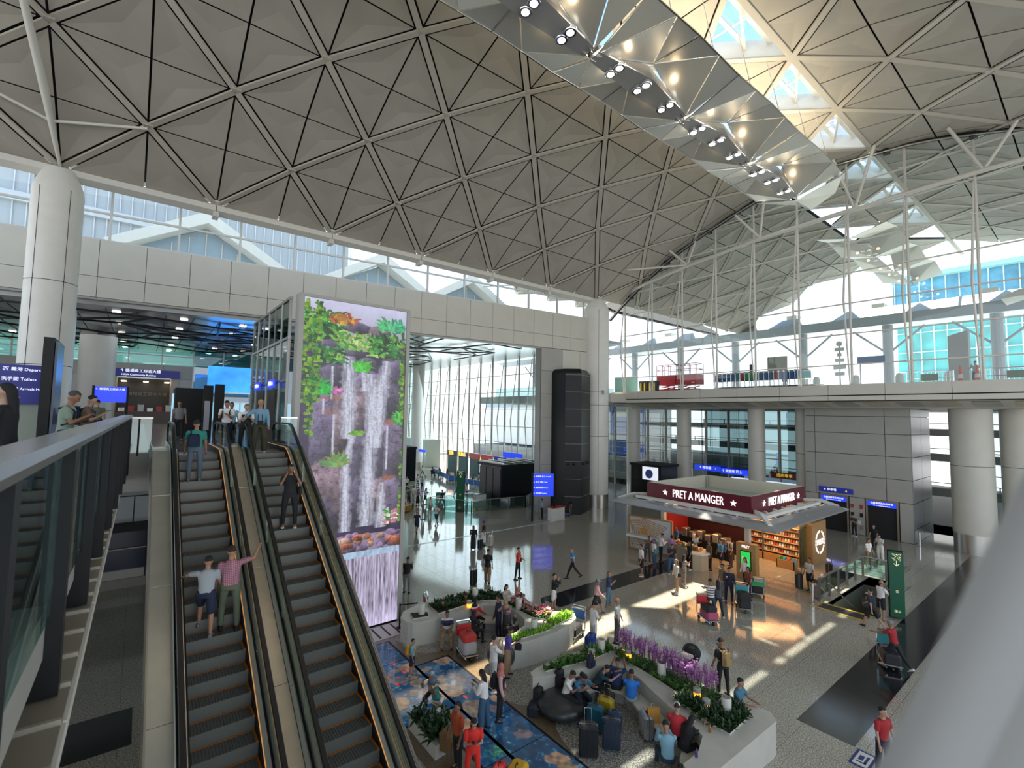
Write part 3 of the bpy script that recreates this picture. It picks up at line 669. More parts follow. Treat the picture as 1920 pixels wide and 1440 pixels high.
# balustrades and dark ramps at the far right
fr = thing('upper_walkway', 'dark walkway with glass balustrade behind the thick column at far right', 'walkway', (49, 0, 5))
MB().box(47.5, -10, 4.3, 50.3, 3.6, 5.2).build('slab', mat('dark_beige', (.16, .15, .12), .6), fr)
MB().box(47.4, -10, 5.25, 47.45, 3.6, 6.3).build('glass_panel', M_GLASSG, fr); MB().box(47.35, -10, 6.3, 47.5, 3.6, 6.36).build('handrail', M_STEELD, fr)
for k in range(5): MB().box(47.38, 3.2 - 2.6 * k, 5.2, 47.46, 3.26 - 2.6 * k, 6.3).build('post', M_BLACK, fr)
# signs hanging under the deck
for (y0, y1, z0, z1, a, yel, lbn) in ((29.3, 26.3, 3.2, 3.75, '↑ 停車場', '4', 'first'), (26.2, 23.4, 3.1, 3.65, '↑ 旅遊車 巴士', '', 'second')):
    s_ = thing('hanging_sign', 'dark blue direction sign under the deck, %s from the booth' % lbn, 'sign', (49.6, y0, z0))
    MB().box(49.55, y1, z0, 49.7, y0, z1).build('sign_panel', M_BLUEL, s_)
    text(a, .34, M_SIGNW, s_, (49.53, (y0 + y1) / 2 + .2, z0 + .3), facing((-1, 0)), 'lettering', .004)
    if yel: text(yel, .34, M_YEL, s_, (49.53, y1 + .5, z0 + .3), facing((-1, 0)), 'lettering', .004)
    for q in (.3, .7): MB().tube([(49.62, y0 + (y1 - y0) * q, z1), (49.62, y0 + (y1 - y0) * q, 10)], .03, 6).build('hanger', M_BLACK, s_)
s_ = thing('hanging_sign', 'dark red sign with yellow lettering under the deck behind the kiosk', 'sign', (48.6, 20, 3.3))
MB().box(48.5, 17.6, 3.35, 48.6, 20.6, 3.9).build('sign_panel', mat('sign_red', (.16, .015, .02), .4), s_)
text('酒店專車', .36, M_YEL, s_, (48.48, 19.4, 3.63), facing((-1, 0)), 'lettering', .004)
sc_ = thing('coach_counter', 'lit white service counter fascia behind the kiosk roof', 'counter', (49, 24, 0))
MB().box(48.9, 17.6, 2.2, 49.2, 24.8, 2.9).build('lightbox', mat('lightbox_white', (.75, .82, 1), .4, emit=1.2), sc_)
MB().box(49, 17.6, 0, 49.9, 24.8, 1.1).build('counter_body', M_CLADD, sc_)
# ---------------- outside on the deck ----------------
M_TEAL = glass('teal_building_glass', (.2, .6, .6), .3)
bl = thing('office_building', 'teal glass office building beyond the road, seen through the gable', 'building', (120, 10, 11))
M_TB = mat('teal_glass_wall', (.10, .46, .46), .25, noise=.25, scale=.25); M_TB2 = mat('blue_glass_wall', (.10, .32, .48), .2, noise=.25, scale=.3)
MB().box(124, -40, 11.58, 150, 26.9, 38.6).build('wall', M_TB, bl)
MB().box(123.5, -40, 29.5, 124, 27.3, 38.0).build('upper_wall', M_TB2, bl)
MB().box(122, -40, 38.0, 150, 27.6, 38.9).build('roof_edge', mat('teal_pale', (.35, .6, .62), .4), bl)
for k in range(34): MB().box(123.3, 26.9 - 2 * k, 11.58, 123.5, 27.08 - 2 * k, 38).build('fin', mat('pale_fin', (.6, .72, .72), .4), bl)
for z in (15, 19, 23, 27, 29.5, 33): MB().box(123.35, -40, z, 123.5, 27, z + .18).build('floor_band', mat('pale_fin'), bl)
fb = thing('low_building', 'low white building far behind the trolleys outside', 'building', (118, 40, 11))
MB().box(118, 28, 11.58, 128, 90, 17.0).build('wall', mat('far_white_wall', (.7, .72, .72), .6), fb)
for k in range(20): MB().box(117.9, 30 + 3 * k, 13, 118, 32 + 3 * k, 15.5).build('window', mat('far_window', (.25, .33, .38), .3), fb)
cn = thing('road_canopy', 'long curved steel road canopy on round posts outside the gable', 'canopy', (70, 20, 11))
MB().rings([[(68, y, 20.3), (66.5, y, 21.2), (68, y, 22.4), (74, y, 23.0), (82, y, 22.4), (82, y, 22.0), (74, y, 21.9), (70, y, 20.6)] for y in (-30, 90)]).build('roof_shell', mat('canopy_grey', (.45, .50, .53), .4, .3), cn)
for k in range(12):
    y = 84 - 9.6 * k
    MB().tube([(73, y, 11.58), (73, y, 21)], .55, 12).build('post', mat('canopy_post', (.5, .55, .58), .5), cn)
    for s_ in (-1, 1): MB().tube([(73, y, 17.4), (73, y + s_ * 3.6, 20.6)], .14, 6).build('brace', mat('canopy_post'), cn)
    MB().cbox(70, y, 22.9, 1.6, 1.2, .5).build('roof_vent', M_STEELW, cn)
for k in range(60): MB().beam((67.5, 88 - 2 * k, 20.6), (74, 88 - 2 * k, 21.7), .12, .3).build('rafter', mat('canopy_post'), cn)
gc = thing('concrete_pillar', 'grey slanting top concrete pillar outside behind the barriers', 'pillar', (55, 7.8, 11.58))
MB().rings([[(55, 7.2, 11.58), (56, 7.2, 11.58), (56, 8.5, 11.58), (55, 8.5, 11.58)], [(55, 7.2, 16.9), (56, 7.2, 16.9), (56, 8.5, 16.5), (55, 8.5, 16.5)]]).build('shaft', M_CLADD, gc)
wing = thing('wing_canopy', 'white curved canopy tip entering at the right edge outside', 'canopy', (60, 3, 19))
MB().rings([[(60, y, z - t), (64, y, z - t * .4), (64, y, z + .1), (60, y, z + .1)] for y, z, t in ((5.6, 20.2, .1), (4.5, 20.7, .5), (2.5, 20.9, .9), (-4, 21.0, 1.2))]).build('shell', M_WHITE, wing, True)
# scissor lift machines
for (y, lb_) in ((32.0, 'red scissor lift platform parked outside, nearer the corner column'), (29.4, 'red scissor lift platform parked outside, nearer the trolleys')):
    m_ = thing('scissor_lift', lb_, 'lift machine', (49, y, 11.58), 'scissor lifts'); MR = mat('machine_red', (.45, .02, .03), .4)
    MB().rbox(48.2, y - 1.2, 11.6, 49.6, y + 1.2, 12.3, .1).build('chassis', MR, m_)
    for dx in (48.3, 49.4):
        for dy in (-.9, .9): MB().tube([(dx - .1, y + dy, 11.6), (dx + .15, y + dy, 11.6)], .3, 12).build('wheel', M_RUBBER, m_)
    for k in range(3): MB().beam((48.4, y - 1, 12.35 + .28 * k), (48.4, y + 1, 12.6 + .28 * k), .08, .1).beam((49.3, y + 1, 12.35 + .28 * k), (49.3, y - 1, 12.6 + .28 * k), .08, .1).build('scissor_arms', MR, m_)
    MB().box(48.1, y - 1.25, 12.75, 49.7, y + 1.25, 13.9).build('platform', MR, m_)
    g_ = MB()
    for z in (14.5, 15.1): g_.tube([(48.1, y - 1.2, z), (49.7, y - 1.2, z), (49.7, y + 1.2, z), (48.1, y + 1.2, z), (48.1, y - 1.2, z)], .035, 6)
    for dy in (-1.2, -.4, .4, 1.2): g_.tube([(48.1, y + dy, 13.9), (48.1, y + dy, 15.1)], .035, 6).tube([(49.7, y + dy, 13.9), (49.7, y + dy, 15.1)], .035, 6)
    g_.build('guard_rail', MR, m_)
# luggage trolleys nested in a long row, bins, cones, barriers, signs outside
def trolley_parts(t, panel, load=False):
    MB().box(-.28, -.02, .62, .28, .03, .98).build('sign_board', panel, t, off=(0, 0, 0))
    fr_ = MB()
    for sx in (-.3, .3): fr_.tube([(sx, .0, .25), (sx, -.02, 1.0), (sx * .9, -.12, 1.08)], .022, 6).tube([(sx, .0, .2), (sx * .7, .95, .14)], .022, 6)
    fr_.tube([(-.27, -.12, 1.08), (.27, -.12, 1.08)], .028, 6).tube([(-.3, 0, .6), (.3, 0, .6)], .018, 6)
    fr_.build('frame', M_CHROME, t, off=(0, 0, 0))
    MB().box(-.27, .0, .19, .27, .92, .23).build('deck', M_STEELD, t, off=(0, 0, 0))
    for x_, y_ in ((-.26, .1), (.26, .1), (0, .85)): MB().tube([(x_ - .02, y_, .08), (x_ + .03, y_, .08)], .08, 10).build('wheel', M_RUBBER, t, off=(0, 0, 0))
    MB().box(-.22, -.14, .98, .22, .02, 1.02).box(-.22, -.14, .85, .22, -.12, 1.0).build('basket', M_STEELD, t, off=(0, 0, 0))
M_PB = mat('panel_blue', (.03, .14, .42), .4); M_PG = mat('panel_green', (.03, .35, .10), .4); M_PR = mat('panel_red', (.5, .03, .03), .4); M_PT = mat('panel_teal', (.05, .3, .32), .4)
tr0 = None
for k in range(19):
    loc = (44.3, 23.6 - .43 * k, 11.58); pm = [M_PR, M_PG, M_PB, M_PB, M_PR, M_PB, M_PG, M_PB, M_PB, M_PG, M_PB, M_PB, M_PT][k * 5 % 13]
    if tr0 is None:
        tr0 = thing('luggage_trolley', 'luggage trolley with coloured panel nested in the long row outside', 'trolley', loc, 'trolleys nested in a row outside', PI / 2 + 1.0); trolley_parts(tr0, pm)
        tr0.scale = (1.6,) * 3
    else:
        r = dup(tr0, loc, PI / 2 + 1.0)
        recolor([c for c in r.children if c.name.startswith('sign_board')][0], pm)
for k, (y, c) in enumerate(((33.4, .02), (32.9, .02), (32.2, .02), (31.6, .03))):
    b_ = thing('wheeled_bin', 'dark wheeled bin with yellow front strip beside the corner column outside', 'bin', (45.6, y, 11.58), 'bins outside by the corner')
    MB().rings([[(45.35, y - .2, 11.585), (45.85, y - .2, 11.585), (45.85, y + .2, 11.585), (45.35, y + .2, 11.585)], [(45.3, y - .27, 13.0), (45.9, y - .27, 13.0), (45.9, y + .27, 13.0), (45.3, y + .27, 13.0)]]).build('body', M_BLACK, b_)
    MB().rbox(45.25, y - .3, 13.0, 45.95, y + .3, 13.12).build('lid', mat('bin_blue', (.05, .06, .09), .5), b_)
    MB().box(45.24, y - .08, 11.6, 45.29, y + .08, 12.9).build('strip', mat('safety_yellow'), b_)
gp = thing('green_hoarding', 'pale green hoarding panel by the corner column outside', 'hoarding', (45, 35, 11.58))
MB().box(45, 33.8, 11.58, 45.1, 37, 13.6).build('panel', mat('mint_panel', (.30, .5, .43), .5), gp); MB().box(44.95, 33.8, 13.6, 45.15, 37, 13.7).build('cap', M_STEELW, gp)
for (x, y, z0, z1, w, mm, body, lb_) in ((60, 15.3, 15.0, 15.8, 2.4, mat('road_blue', (.03, .14, .28), .5), '', 'blue road direction board on a post outside'), (62, 25.4, 15.0, 16.8, 2.3, mat('olive_board', (.16, .18, .12), .6), '', 'plain olive road board on a gantry outside')):
    s_ = thing('road_sign', lb_, 'sign', (x, y, 11.58))
    MB().box(x, y - w / 2, z0, x + .08, y + w / 2, z1).build('board', mm, s_); MB().tube([(x + .1, y + w * .4, 11.58), (x + .1, y + w * .4, z1)], .06, 6).build('post', M_STEELD, s_)
s_ = thing('signal_post', 'white post carrying several small boards outside the gable', 'sign post', (60, 18.1, 11.58))
MB().tube([(60, 18.1, 11.58), (60, 18.1, 17.4)], .07, 6).build('post', M_STEELD, s_)
for z, w in ((16.6, .9), (16.0, .4), (15.4, .9), (14.6, 1.2), (13.9, .9)): MB().box(59.9, 18.1 - w / 2, z, 59.98, 18.1 + w / 2, z + .38).build('board', M_WHITE, s_)
MB().tube([(59.9, 18.1, 17.4), (60, 18.1, 17.4)], .3, 12).build('round_board', M_WHITE, s_)
s_ = thing('traffic_light', 'dark traffic light on a post outside above the trolleys', 'traffic light', (58, 26.7, 11.58))
MB().tube([(58, 26.7, 11.58), (58, 26.7, 14.2)], .07, 6).build('post', M_STEELD, s_); MB().rbox(57.9, 26.5, 14.2, 58.15, 26.9, 15.6).build('housing', M_BLACK, s_)
for (y0, y1, lb_) in ((9.3, 6.7, 'white tubular barrier with green panel outside, left of the cones'), (5.1, 2.2, 'white tubular barrier with green panel outside, right of the cones')):
    b_ = thing('tube_barrier', lb_, 'barrier', (45, y0, 11.58))
    for z in (12.2, 12.7): MB().tube([(45, y0, z), (45, y1, z)], .03, 6).build('rail', M_CHROME, b_)
    for k in range(14): MB().tube([(45, y0 + (y1 - y0) * k / 13, 11.5), (45, y0 + (y1 - y0) * k / 13, 12.6)], .012, 5).build('bar', M_CHROME, b_)
    MB().tube([(45, y0, 11.58), (45, y0, 12.7)], .035, 6).tube([(45, y1, 11.58), (45, y1, 12.7)], .035, 6).build('post', M_CHROME, b_)
    ym = (y0 + y1) / 2; MB().box(44.94, ym - .5, 12.0, 44.98, ym + .45, 12.5).build('panel', mat('barrier_green', (.10, .16, .08), .5), b_)
for y, lb_ in ((6.35, 'orange and white traffic cone beside the barrier outside'), (5.5, 'orange and white traffic cone by the person outside')):
    c = thing('traffic_cone', lb_, 'cone', (45, y, 11.58)); MO = mat('cone_orange', (.75, .08, .02), .5)
    MB().box(44.75, y - .25, 11.58, 45.25, y + .25, 11.586).build('foot', MO, c); MB().lathe((45, y, 11.586), [(.2, 0), (.05, 1.35), (.02, 1.4)], 12).build('body', MO, c, True)
    MB().lathe((45, y, 11.586), [(.155, .5), (.115, .8)], 12).build('band', M_WHITE, c)
for k in range(4):
    y = 17.0 - 3.1 * k
    c = thing('bollard', 'short white rounded bollard outside beyond the gable glass', 'bollard', (50, y, 11.58), 'white bollards outside')
    MB().lathe((50, y, 11.58), [(.3, 0), (.3, 1.2), (.2, 1.45), (.03, 1.5)], 12).build('body', M_WHITE, c, True)
# neighbouring terminal roofs behind the clerestory
nb = thing('terminal_roof', 'neighbouring terminal wing with zigzag white roof behind the clerestory', 'building', (15, 62, 15))
MB().box(-30, 72, 10, 24, 74, 40).build('wall', mat('terminal_grey', (.42, .47, .52), .5), nb)
for k in range(34): MB().box(-12 + 1.1 * k, 71.8, 18, -11.9 + 1.1 * k, 72, 38).build('fin', mat('terminal_fin', (.62, .65, .68), .4), nb)
for z in (26, 31, 35): MB().box(-30, 71.5, z, 4, 72, z + 1.0).build('floor_band', mat('terminal_band', (.55, .6, .66), .4), nb)
for x in (4.6, 24.0, 38):
    q = [(x - 8.2, 25.0), (x, 29.9), (x + 8.2, 25.0), (x + 7.6, 24.3), (x, 28.6), (x - 7.6, 24.3)]
    MB().rings([[(a, 58, b) for a, b in q], [(a, 60.5, b) for a, b in q]]).build('gable_roof', M_WHITE, nb)
    MB().rings([[(x - 6.6, 60, 20), (x + 6.6, 60, 20), (x + 6.6, 60, 24.9), (x, 60, 28.5), (x - 6.6, 60, 24.9)], [(x - 6.6, 60.3, 20), (x + 6.6, 60.3, 20), (x + 6.6, 60.3, 24.9), (x, 60.3, 28.5), (x - 6.6, 60.3, 24.9)]]).build('gable_glass', mat('gable_blue', (.28, .38, .48), .3), nb)
    for k in range(9):
        xx = x - 6 + 1.5 * k; MB().box(xx, 59.9, 20, xx + .1, 60, 28.2 - abs(xx - x) * .6).build('gable_mullion', M_STEELW, nb)
# ---------------- video wall ----------------
rng = np.random.RandomState(5)
def vnoise(h, w, ch, cw, seed):
    r = np.random.RandomState(seed).rand(ch + 2, cw + 2)
    y = np.linspace(0, ch, h, endpoint=False); x = np.linspace(0, cw, w, endpoint=False)
    yi = y.astype(int); xi = x.astype(int); fy = y - yi; fx = x - xi; fy = fy * fy * (3 - 2 * fy); fx = fx * fx * (3 - 2 * fx)
    a = r[yi][:, xi]; b = r[yi][:, xi + 1]; c = r[yi + 1][:, xi]; d = r[yi + 1][:, xi + 1]
    return (a * (1 - fx) + b * fx) * (1 - fy[:, None]) + (c * (1 - fx) + d * fx) * fy[:, None]
def lin(c): c = np.array(c) / 255.; return c ** 2.2
def emit_attr(name, strength, rough=.3, base=.02):
    if name in MATS: return MATS[name]
    m = bpy.data.materials.new(name); MATS[name] = m; m.use_nodes = True; t = m.node_tree; b = t.nodes['Principled BSDF']
    at = t.nodes.new('ShaderNodeAttribute'); at.attribute_name = 'picture'
    b.inputs['Base Color'].default_value = (base, base, base, 1); b.inputs['Roughness'].default_value = rough
    t.links.new(at.outputs['Color'], b.inputs['Emission Color']); b.inputs['Emission Strength'].default_value = strength; return m
def grid_picture(name, img, P, m, parent):
    h, w, _ = img.shape; P = [Vector(p) for p in P]   # P: top-left, top-right, bottom-left
    u = np.linspace(0, 1, w); v = np.linspace(0, 1, h); U, V = np.meshgrid(u, v)
    o_ = np.array(parent.location)
    co = (np.array(P[0]) - o_) + U[..., None] * np.array(P[1] - P[0]) + V[..., None] * np.array(P[2] - P[0])
    idx = np.arange(h * w).reshape(h, w); q = np.stack([idx[:-1, :-1], idx[1:, :-1], idx[1:, 1:], idx[:-1, 1:]], -1).reshape(-1, 4)
    me = bpy.data.meshes.new(name); me.vertices.add(h * w); me.vertices.foreach_set('co', co.reshape(-1).astype('f4'))
    me.loops.add(q.size); me.loops.foreach_set('vertex_index', q.reshape(-1).astype('i4')); me.polygons.add(len(q)); me.polygons.foreach_set('loop_start', np.arange(0, q.size, 4, dtype='i4'))
    me.update(calc_edges=True)
    a = me.color_attributes.new('picture', 'FLOAT_COLOR', 'POINT'); a.data.foreach_set('color', np.concatenate([img, np.ones((h, w, 1))], -1).reshape(-1).astype('f4'))
    me.materials.append(m); ob = bpy.data.objects.new(name, me); COL.objects.link(ob); ob.parent = parent; return ob
h, w = 620, 215
u = np.linspace(0, 1, w)[None, :]; v = np.linspace(0, 1, h)[:, None]
n1 = vnoise(h, w, 40, 14, 1); n2 = vnoise(h, w, 110, 40, 2); n3 = vnoise(h, w, 300, 105, 3); nv = vnoise(h, w, 26, 95, 4); nh = vnoise(h, w, 90, 18, 6)
img = np.zeros((h, w, 3)); tex = (.55 * n1 + .3 * n2 + .15 * n3)[..., None]
img[:] = lin((60, 50, 78)) * (.35 + 1.2 * tex)
def rock(cx, cy_, rx_, ry, c, seed, box=1.0):
    global img
    wob = .22 * (n1 - .5) + .12 * (n2 - .5)
    p = 2.2 if box == 1. else box
    d = (abs((u - cx) / rx_) ** p + abs((v - cy_) / ry) ** p) ** (1 / p) + wob
    k = np.clip((1.0 - d) * 9, 0, 1)[..., None]
    sh = np.clip(1.05 - .55 * ((v - cy_) / ry) - .35 * ((u - cx) / rx_), .25, 1.7)[..., None]
    crack = np.where(abs(nh - .5) < .025, .45, 1)[..., None] * np.where(abs(n1 - .45) < .02, .55, 1)[..., None]
    img = img * (1 - k) + k * lin(c) * sh ** 1.6 * (.22 + 1.15 * tex) * crack * .95
def fall(pts, a=1., st=1.):
    global img
    for (x0, y0, w0), (x1, y1, w1) in zip(pts[:-1], pts[1:]):
        t = np.clip((v - y0) / (y1 - y0), 0, 1); cx = x0 + (x1 - x0) * t; ww = (w0 + (w1 - w0) * t) * (.8 + .5 * n2)
        k = np.clip(1.25 - abs(u - cx) / ww, 0, 1) * ((v >= y0) & (v < y1)) * a
        k = (k * np.clip(.35 + 1.3 * nv * st, 0, 1))[..., None]
        img = img * (1 - k) + k * lin((205, 208, 228)) * (.65 + .5 * n3[..., None])
def leaves(cx, cy_, rx_, ry, n, cols, seed, ln=.05, droop=.3):
    r = np.random.RandomState(seed)
    for _ in range(n):
        x = cx + r.uniform(-1, 1) * rx_; y = cy_ + r.uniform(-1, 1) * ry; a = r.uniform(-PI, 0); L = ln * r.uniform(.5, 1.2); c = lin(cols[r.randint(len(cols))]) * r.uniform(.6, 1.3)
        for t in np.linspace(0, 1, 16):
            px = (x + L * t * math.cos(a) * 1.0) * w; py = (y + (L * t * math.sin(a) + droop * L * t * t) * .35) * h
            rr = 1.6 * (1 - t) + .5; i0, i1, j0, j1 = int(py - rr), int(py + rr) + 1, int(px - rr), int(px + rr) + 1
            if 0 <= i0 and i1 < h and 0 <= j0 and j1 < w: img[i0:i1, j0:j1] = c * (1 - .3 * t)
img[:int(h * .11)] = (lin((205, 205, 235)) * (1 - .5 * v[:int(h * .11), :, None] / .11)) * (.9 + .2 * tex[:int(h * .11)])
rocks = [(.3, .085, .12, .02), (.5, .075, .14, .02), (.72, .085, .12, .025), (.47, .155, .1, .022), (.6, .185, .09, .02), (.2, .15, .14, .03), (.85, .15, .1, .03), (.26, .235, .14, .045), (.62, .24, .15, .035), (.9, .21, .1, .05), (.55, .33, .08, .07), (.84, .30, .14, .06, 3.5),
         (.27, .315, .2, .03, 4), (.22, .42, .14, .11, 4), (.36, .38, .07, .1, 4), (.53, .50, .1, .105, 4), (.86, .46, .15, .1, 4), (.75, .47, .05, .1, 4), (.27, .60, .2, .12, 3), (.55, .62, .07, .09, 4), (.88, .62, .13, .08, 3.5), (.15, .66, .2, .07), (.75, .60, .09, .06, 3)]
for i, r_ in enumerate(rocks):
    c = [(112, 100, 126), (98, 90, 116), (124, 106, 118), (86, 80, 102)][i % 4]
    rock(r_[0], r_[1], r_[2], r_[3], c, i, r_[4] if len(r_) > 4 else 1.)
for (x, y, rx_) in ((.27, .295, .17), (.24, .34, .1), (.53, .405, .08), (.85, .368, .12), (.3, .49, .1), (.86, .545, .1)):
    k = (np.clip(1 - ((u - x) / rx_) ** 2 - ((v - y) / .010) ** 2, 0, 1) * n2 * 1.6).clip(0, 1)[..., None]; img = img * (1 - k) + k * lin((150, 95, 60))
for pts in ([(.41, .165, .05), (.43, .21, .07), (.44, .42, .07)], [(.62, .215, .05), (.66, .26, .07), (.66, .40, .06), (.64, .69, .07)], [(.80, .17, .04), (.76, .25, .07), (.72, .45, .05)], [(.43, .53, .045), (.44, .70, .05)], [(.79, .56, .03), (.79, .70, .06)], [(.47, .42, .03), (.42, .53, .04)]): fall(pts)
for pts in ([(.27, .2, .014), (.27, .3, .012)], [(.30, .345, .012), (.30, .50, .01)], [(.20, .30, .01), (.2, .345, .01)], [(.83, .38, .012), (.83, .52, .012)], [(.57, .20, .02), (.58, .27, .03)]): fall(pts, 1, 1.6)
# boulders and pool
k = (v > .715); img = np.where(k[..., None], lin((150, 140, 170)) * (.5 + .8 * tex), img)
r = np.random.RandomState(9)
for i in range(46):
    x, y = r.rand(), .715 + r.rand() * .045; c = [(165, 120, 105), (140, 118, 150), (185, 150, 135), (120, 100, 130), (175, 105, 85)][r.randint(5)]
    rock(x, y, r.uniform(.03, .075), r.uniform(.008, .016), c, i)
k = ((v > .765) & (v < .79)); img = np.where(k[..., None], lin((165, 190, 215)) * (.7 + .6 * n2[..., None]), img)
k = (v >= .785); st = vnoise(h, w, 14, 120, 8) * .6 + vnoise(h, w, 60, 200, 12) * .4
low = lin((205, 195, 225)) * np.clip(.18 + 1.5 * (st - .18), .12, 1.15)[..., None] + np.clip(v - .93, 0, .1)[..., None] * 5 * lin((200, 190, 230)); img = np.where(k[..., None], low, img)
G1 = [(50, 130, 45), (100, 175, 60), (25, 90, 40), (50, 150, 70), (150, 200, 90), (15, 60, 30)]; G2 = [(80, 140, 30), (130, 170, 40), (40, 100, 30)]
leaves(.17, .085, .15, .035, 170, G1, 1, .12); leaves(.5, .125, .16, .02, 150, [(130, 190, 80), (90, 160, 70), (190, 210, 130)], 2, .09); leaves(.78, .13, .14, .03, 150, G1, 3, .10); leaves(.25, .17, .1, .02, 80, G1, 4, .08)
leaves(.35, .06, .1, .008, 50, [(220, 120, 50), (200, 150, 60), (170, 80, 50)], 5, .08); leaves(.85, .06, .13, .015, 90, [(60, 170, 130), (90, 190, 120)], 6, .08); leaves(.55, .2, .06, .01, 50, [(80, 200, 60)], 7, .08)
leaves(.15, .27, .06, .015, 110, [(20, 160, 50), (40, 200, 70)], 8, .10); leaves(.33, .275, .03, .006, 20, [(200, 90, 170), (220, 140, 200)], 9, .03)
leaves(.95, .36, .03, .015, 60, [(50, 160, 60), (90, 200, 80)], 10, .08); leaves(.34, .495, .06, .004, 90, [(110, 170, 90), (140, 160, 80)], 11, .10, .1); leaves(.9, .67, .06, .02, 60, [(60, 150, 50), (200, 120, 150), (230, 230, 210)], 12, .05)
leaves(.53, .405, .05, .003, 30, [(120, 180, 50)], 13, .04)
for q in range(3): leaves(.03 + .05 * q, .16 + .1 * (q % 2), .03, .15, 110, G2, 20 + q, .022)
leaves(.97, .2, .03, .13, 80, G2, 25, .022); leaves(.985, .45, .012, .25, 80, G2, 26, .02)
led = thing('video_wall', 'tall bright video wall showing a waterfall over mossy rocks', 'screen', (7, 19.46, 0))
grid_picture('screen', img, ((4.86, 19.44, 13.52), (9.2, 19.44, 13.52), (4.86, 19.44, .1)), emit_attr('screen_picture', 1.3), led)
MB().box(4.66, 19.4, 0, 4.85, 19.95, 13.65).build('frame_side', M_CLADD, led); MB().box(9.21, 19.4, 0, 9.38, 19.95, 13.65).build('frame_side', M_CLADD, led)
MB().box(4.85, 19.4, 13.53, 9.21, 19.95, 13.65).build('frame_top', M_CLADD, led); MB().box(4.85, 19.48, 0, 9.21, 19.95, 13.53).build('backing', M_BLACK, led)
sh_ = thing('glass_lift_shaft', 'framed glass lift shaft standing behind the waterfall screen', 'lift shaft', (6, 24, 0))
for x in (4.5, 9.0):
    for j in range(7):
        y = 20.1 + 1.25 * j
        MB().box(x - .05, y - .05, 0, x + .05, y + .05, 13.5).build('post', M_STEELW if j % 2 else M_STEELD, sh_)
        if j < 6:
            for z0 in (0, 2.6, 5.2, 7.7, 10.2, 11.9): MB().box(x - .01, y + .06, z0 + .03, x + .01, y + 1.19, min(z0 + 2.55, 13.5)).build('glass_panel', glass('shaft_glass', (.5, .62, .6), .14), sh_)
for z in (7.65, 10.2, 11.9, 13.5):
    MB().box(4.44, 20, z - .05, 4.56, 27.7, z + .05).box(8.95, 20, z - .05, 9.05, 27.7, z + .05).build('ring_beam', M_STEELD, sh_)
for y, lb_ in ((22, 'nearer'), (25, 'farther')):
    s_ = thing('lift_sign', 'small lit blue sign on the glass lift shaft, the %s one' % lb_, 'sign', (4.3, y, 10))
    MB().box(4.28, y - .6, 9.95, 4.34, y + .6, 10.3).build('sign_panel', M_BLUEL, s_); text('升降機 Lift', .2, M_SIGNW, s_, (4.27, y, 10.12), facing((-1, 0)), 'lettering', .003)
# deck plate in front of the screen base
MB().box(6.2, 18.3, .004, 9.6, 19.38, .05)
gr = thing('floor_grille', 'pale floor plate with dark slots at the foot of the video wall', 'grille', (8, 18.8, 0))
MB().box(6.4, 18.2, .005, 9.7, 19.38, .03).build('plate', M_CLAD, gr)
for k in range(7): MB().box(6.7 + .42 * k, 18.3, .03, 6.78 + .42 * k, 19.3, .036).build('slot', M_BLACK, gr)
MB().box(9.66, 18.2, .03, 9.74, 19.4, .04).build('yellow_line', mat('safety_yellow'), gr)
# lit picture floor
fl = thing('picture_floor', 'walk-on lit glass floor picturing blue water, pebbles and red fish', 'floor screen', (8, 12, 0))
hh, ww_ = 520, 160; gx0, gx1, gy0, gy1 = 6.2, 9.45, 5.9, 17.9
gu = np.linspace(gx0, gx1, ww_)[None, :]; gv = np.linspace(gy1, gy0, hh)[:, None]
a1 = vnoise(hh, ww_, 26, 8, 31); a2 = vnoise(hh, ww_, 90, 28, 32); a3 = vnoise(hh, ww_, 240, 75, 33)
fi = lin((18, 70, 110)) * (.35 + 1.3 * (.6 * a1 + .4 * a2))[..., None] + np.clip(a3 * a2 - .42, 0, 1)[..., None] * lin((120, 210, 230)) * 1.2
r = np.random.RandomState(3)
for i in range(60):
    y = r.uniform(11.8, 16.5) if i < 52 else r.uniform(6, 11); x = r.uniform(6.3, 9.4); rx_ = r.uniform(.15, .42); ry = rx_ * r.uniform(.5, .9)
    c = [(165, 118, 105), (140, 120, 100), (175, 140, 110), (120, 105, 110)][r.randint(4)]; an = r.uniform(0, PI); ca, sa = math.cos(an), math.sin(an)
    du = (gu - x) * ca + (gv - y) * sa; dv = -(gu - x) * sa + (gv - y) * ca
    k = np.clip((1 - np.sqrt((du / rx_) ** 2 + (dv / ry) ** 2) + .3 * (a2 - .5)) * 6, 0, .85)[..., None]
    fi = fi * (1 - k) + k * lin(c) * (.4 + .9 * a2[..., None])
for i in range(9):
    x, y = r.uniform(6.4, 8.6), r.uniform(12.9, 16.5) if i < 7 else 9; k = np.clip((1 - np.sqrt(((gu - x) / .05) ** 2 + ((gv - y) / .13) ** 2)) * 5, 0, 1)[..., None]; fi = fi * (1 - k) + k * lin((255, 70, 40))
for (x, y, q) in ((8.9, 8.7, .5), (8.7, 7.5, .6), (7.9, 10.5, .35)):
    k = (np.clip(1 - np.hypot((gu - x) / q, (gv - y) / q), 0, 1) * a3 * a2 * 2.2).clip(0, 1)[..., None]; fi = fi * (1 - k) + k * lin((110, 200, 120))
mfl = emit_attr('floor_picture', .75, .06, .03)
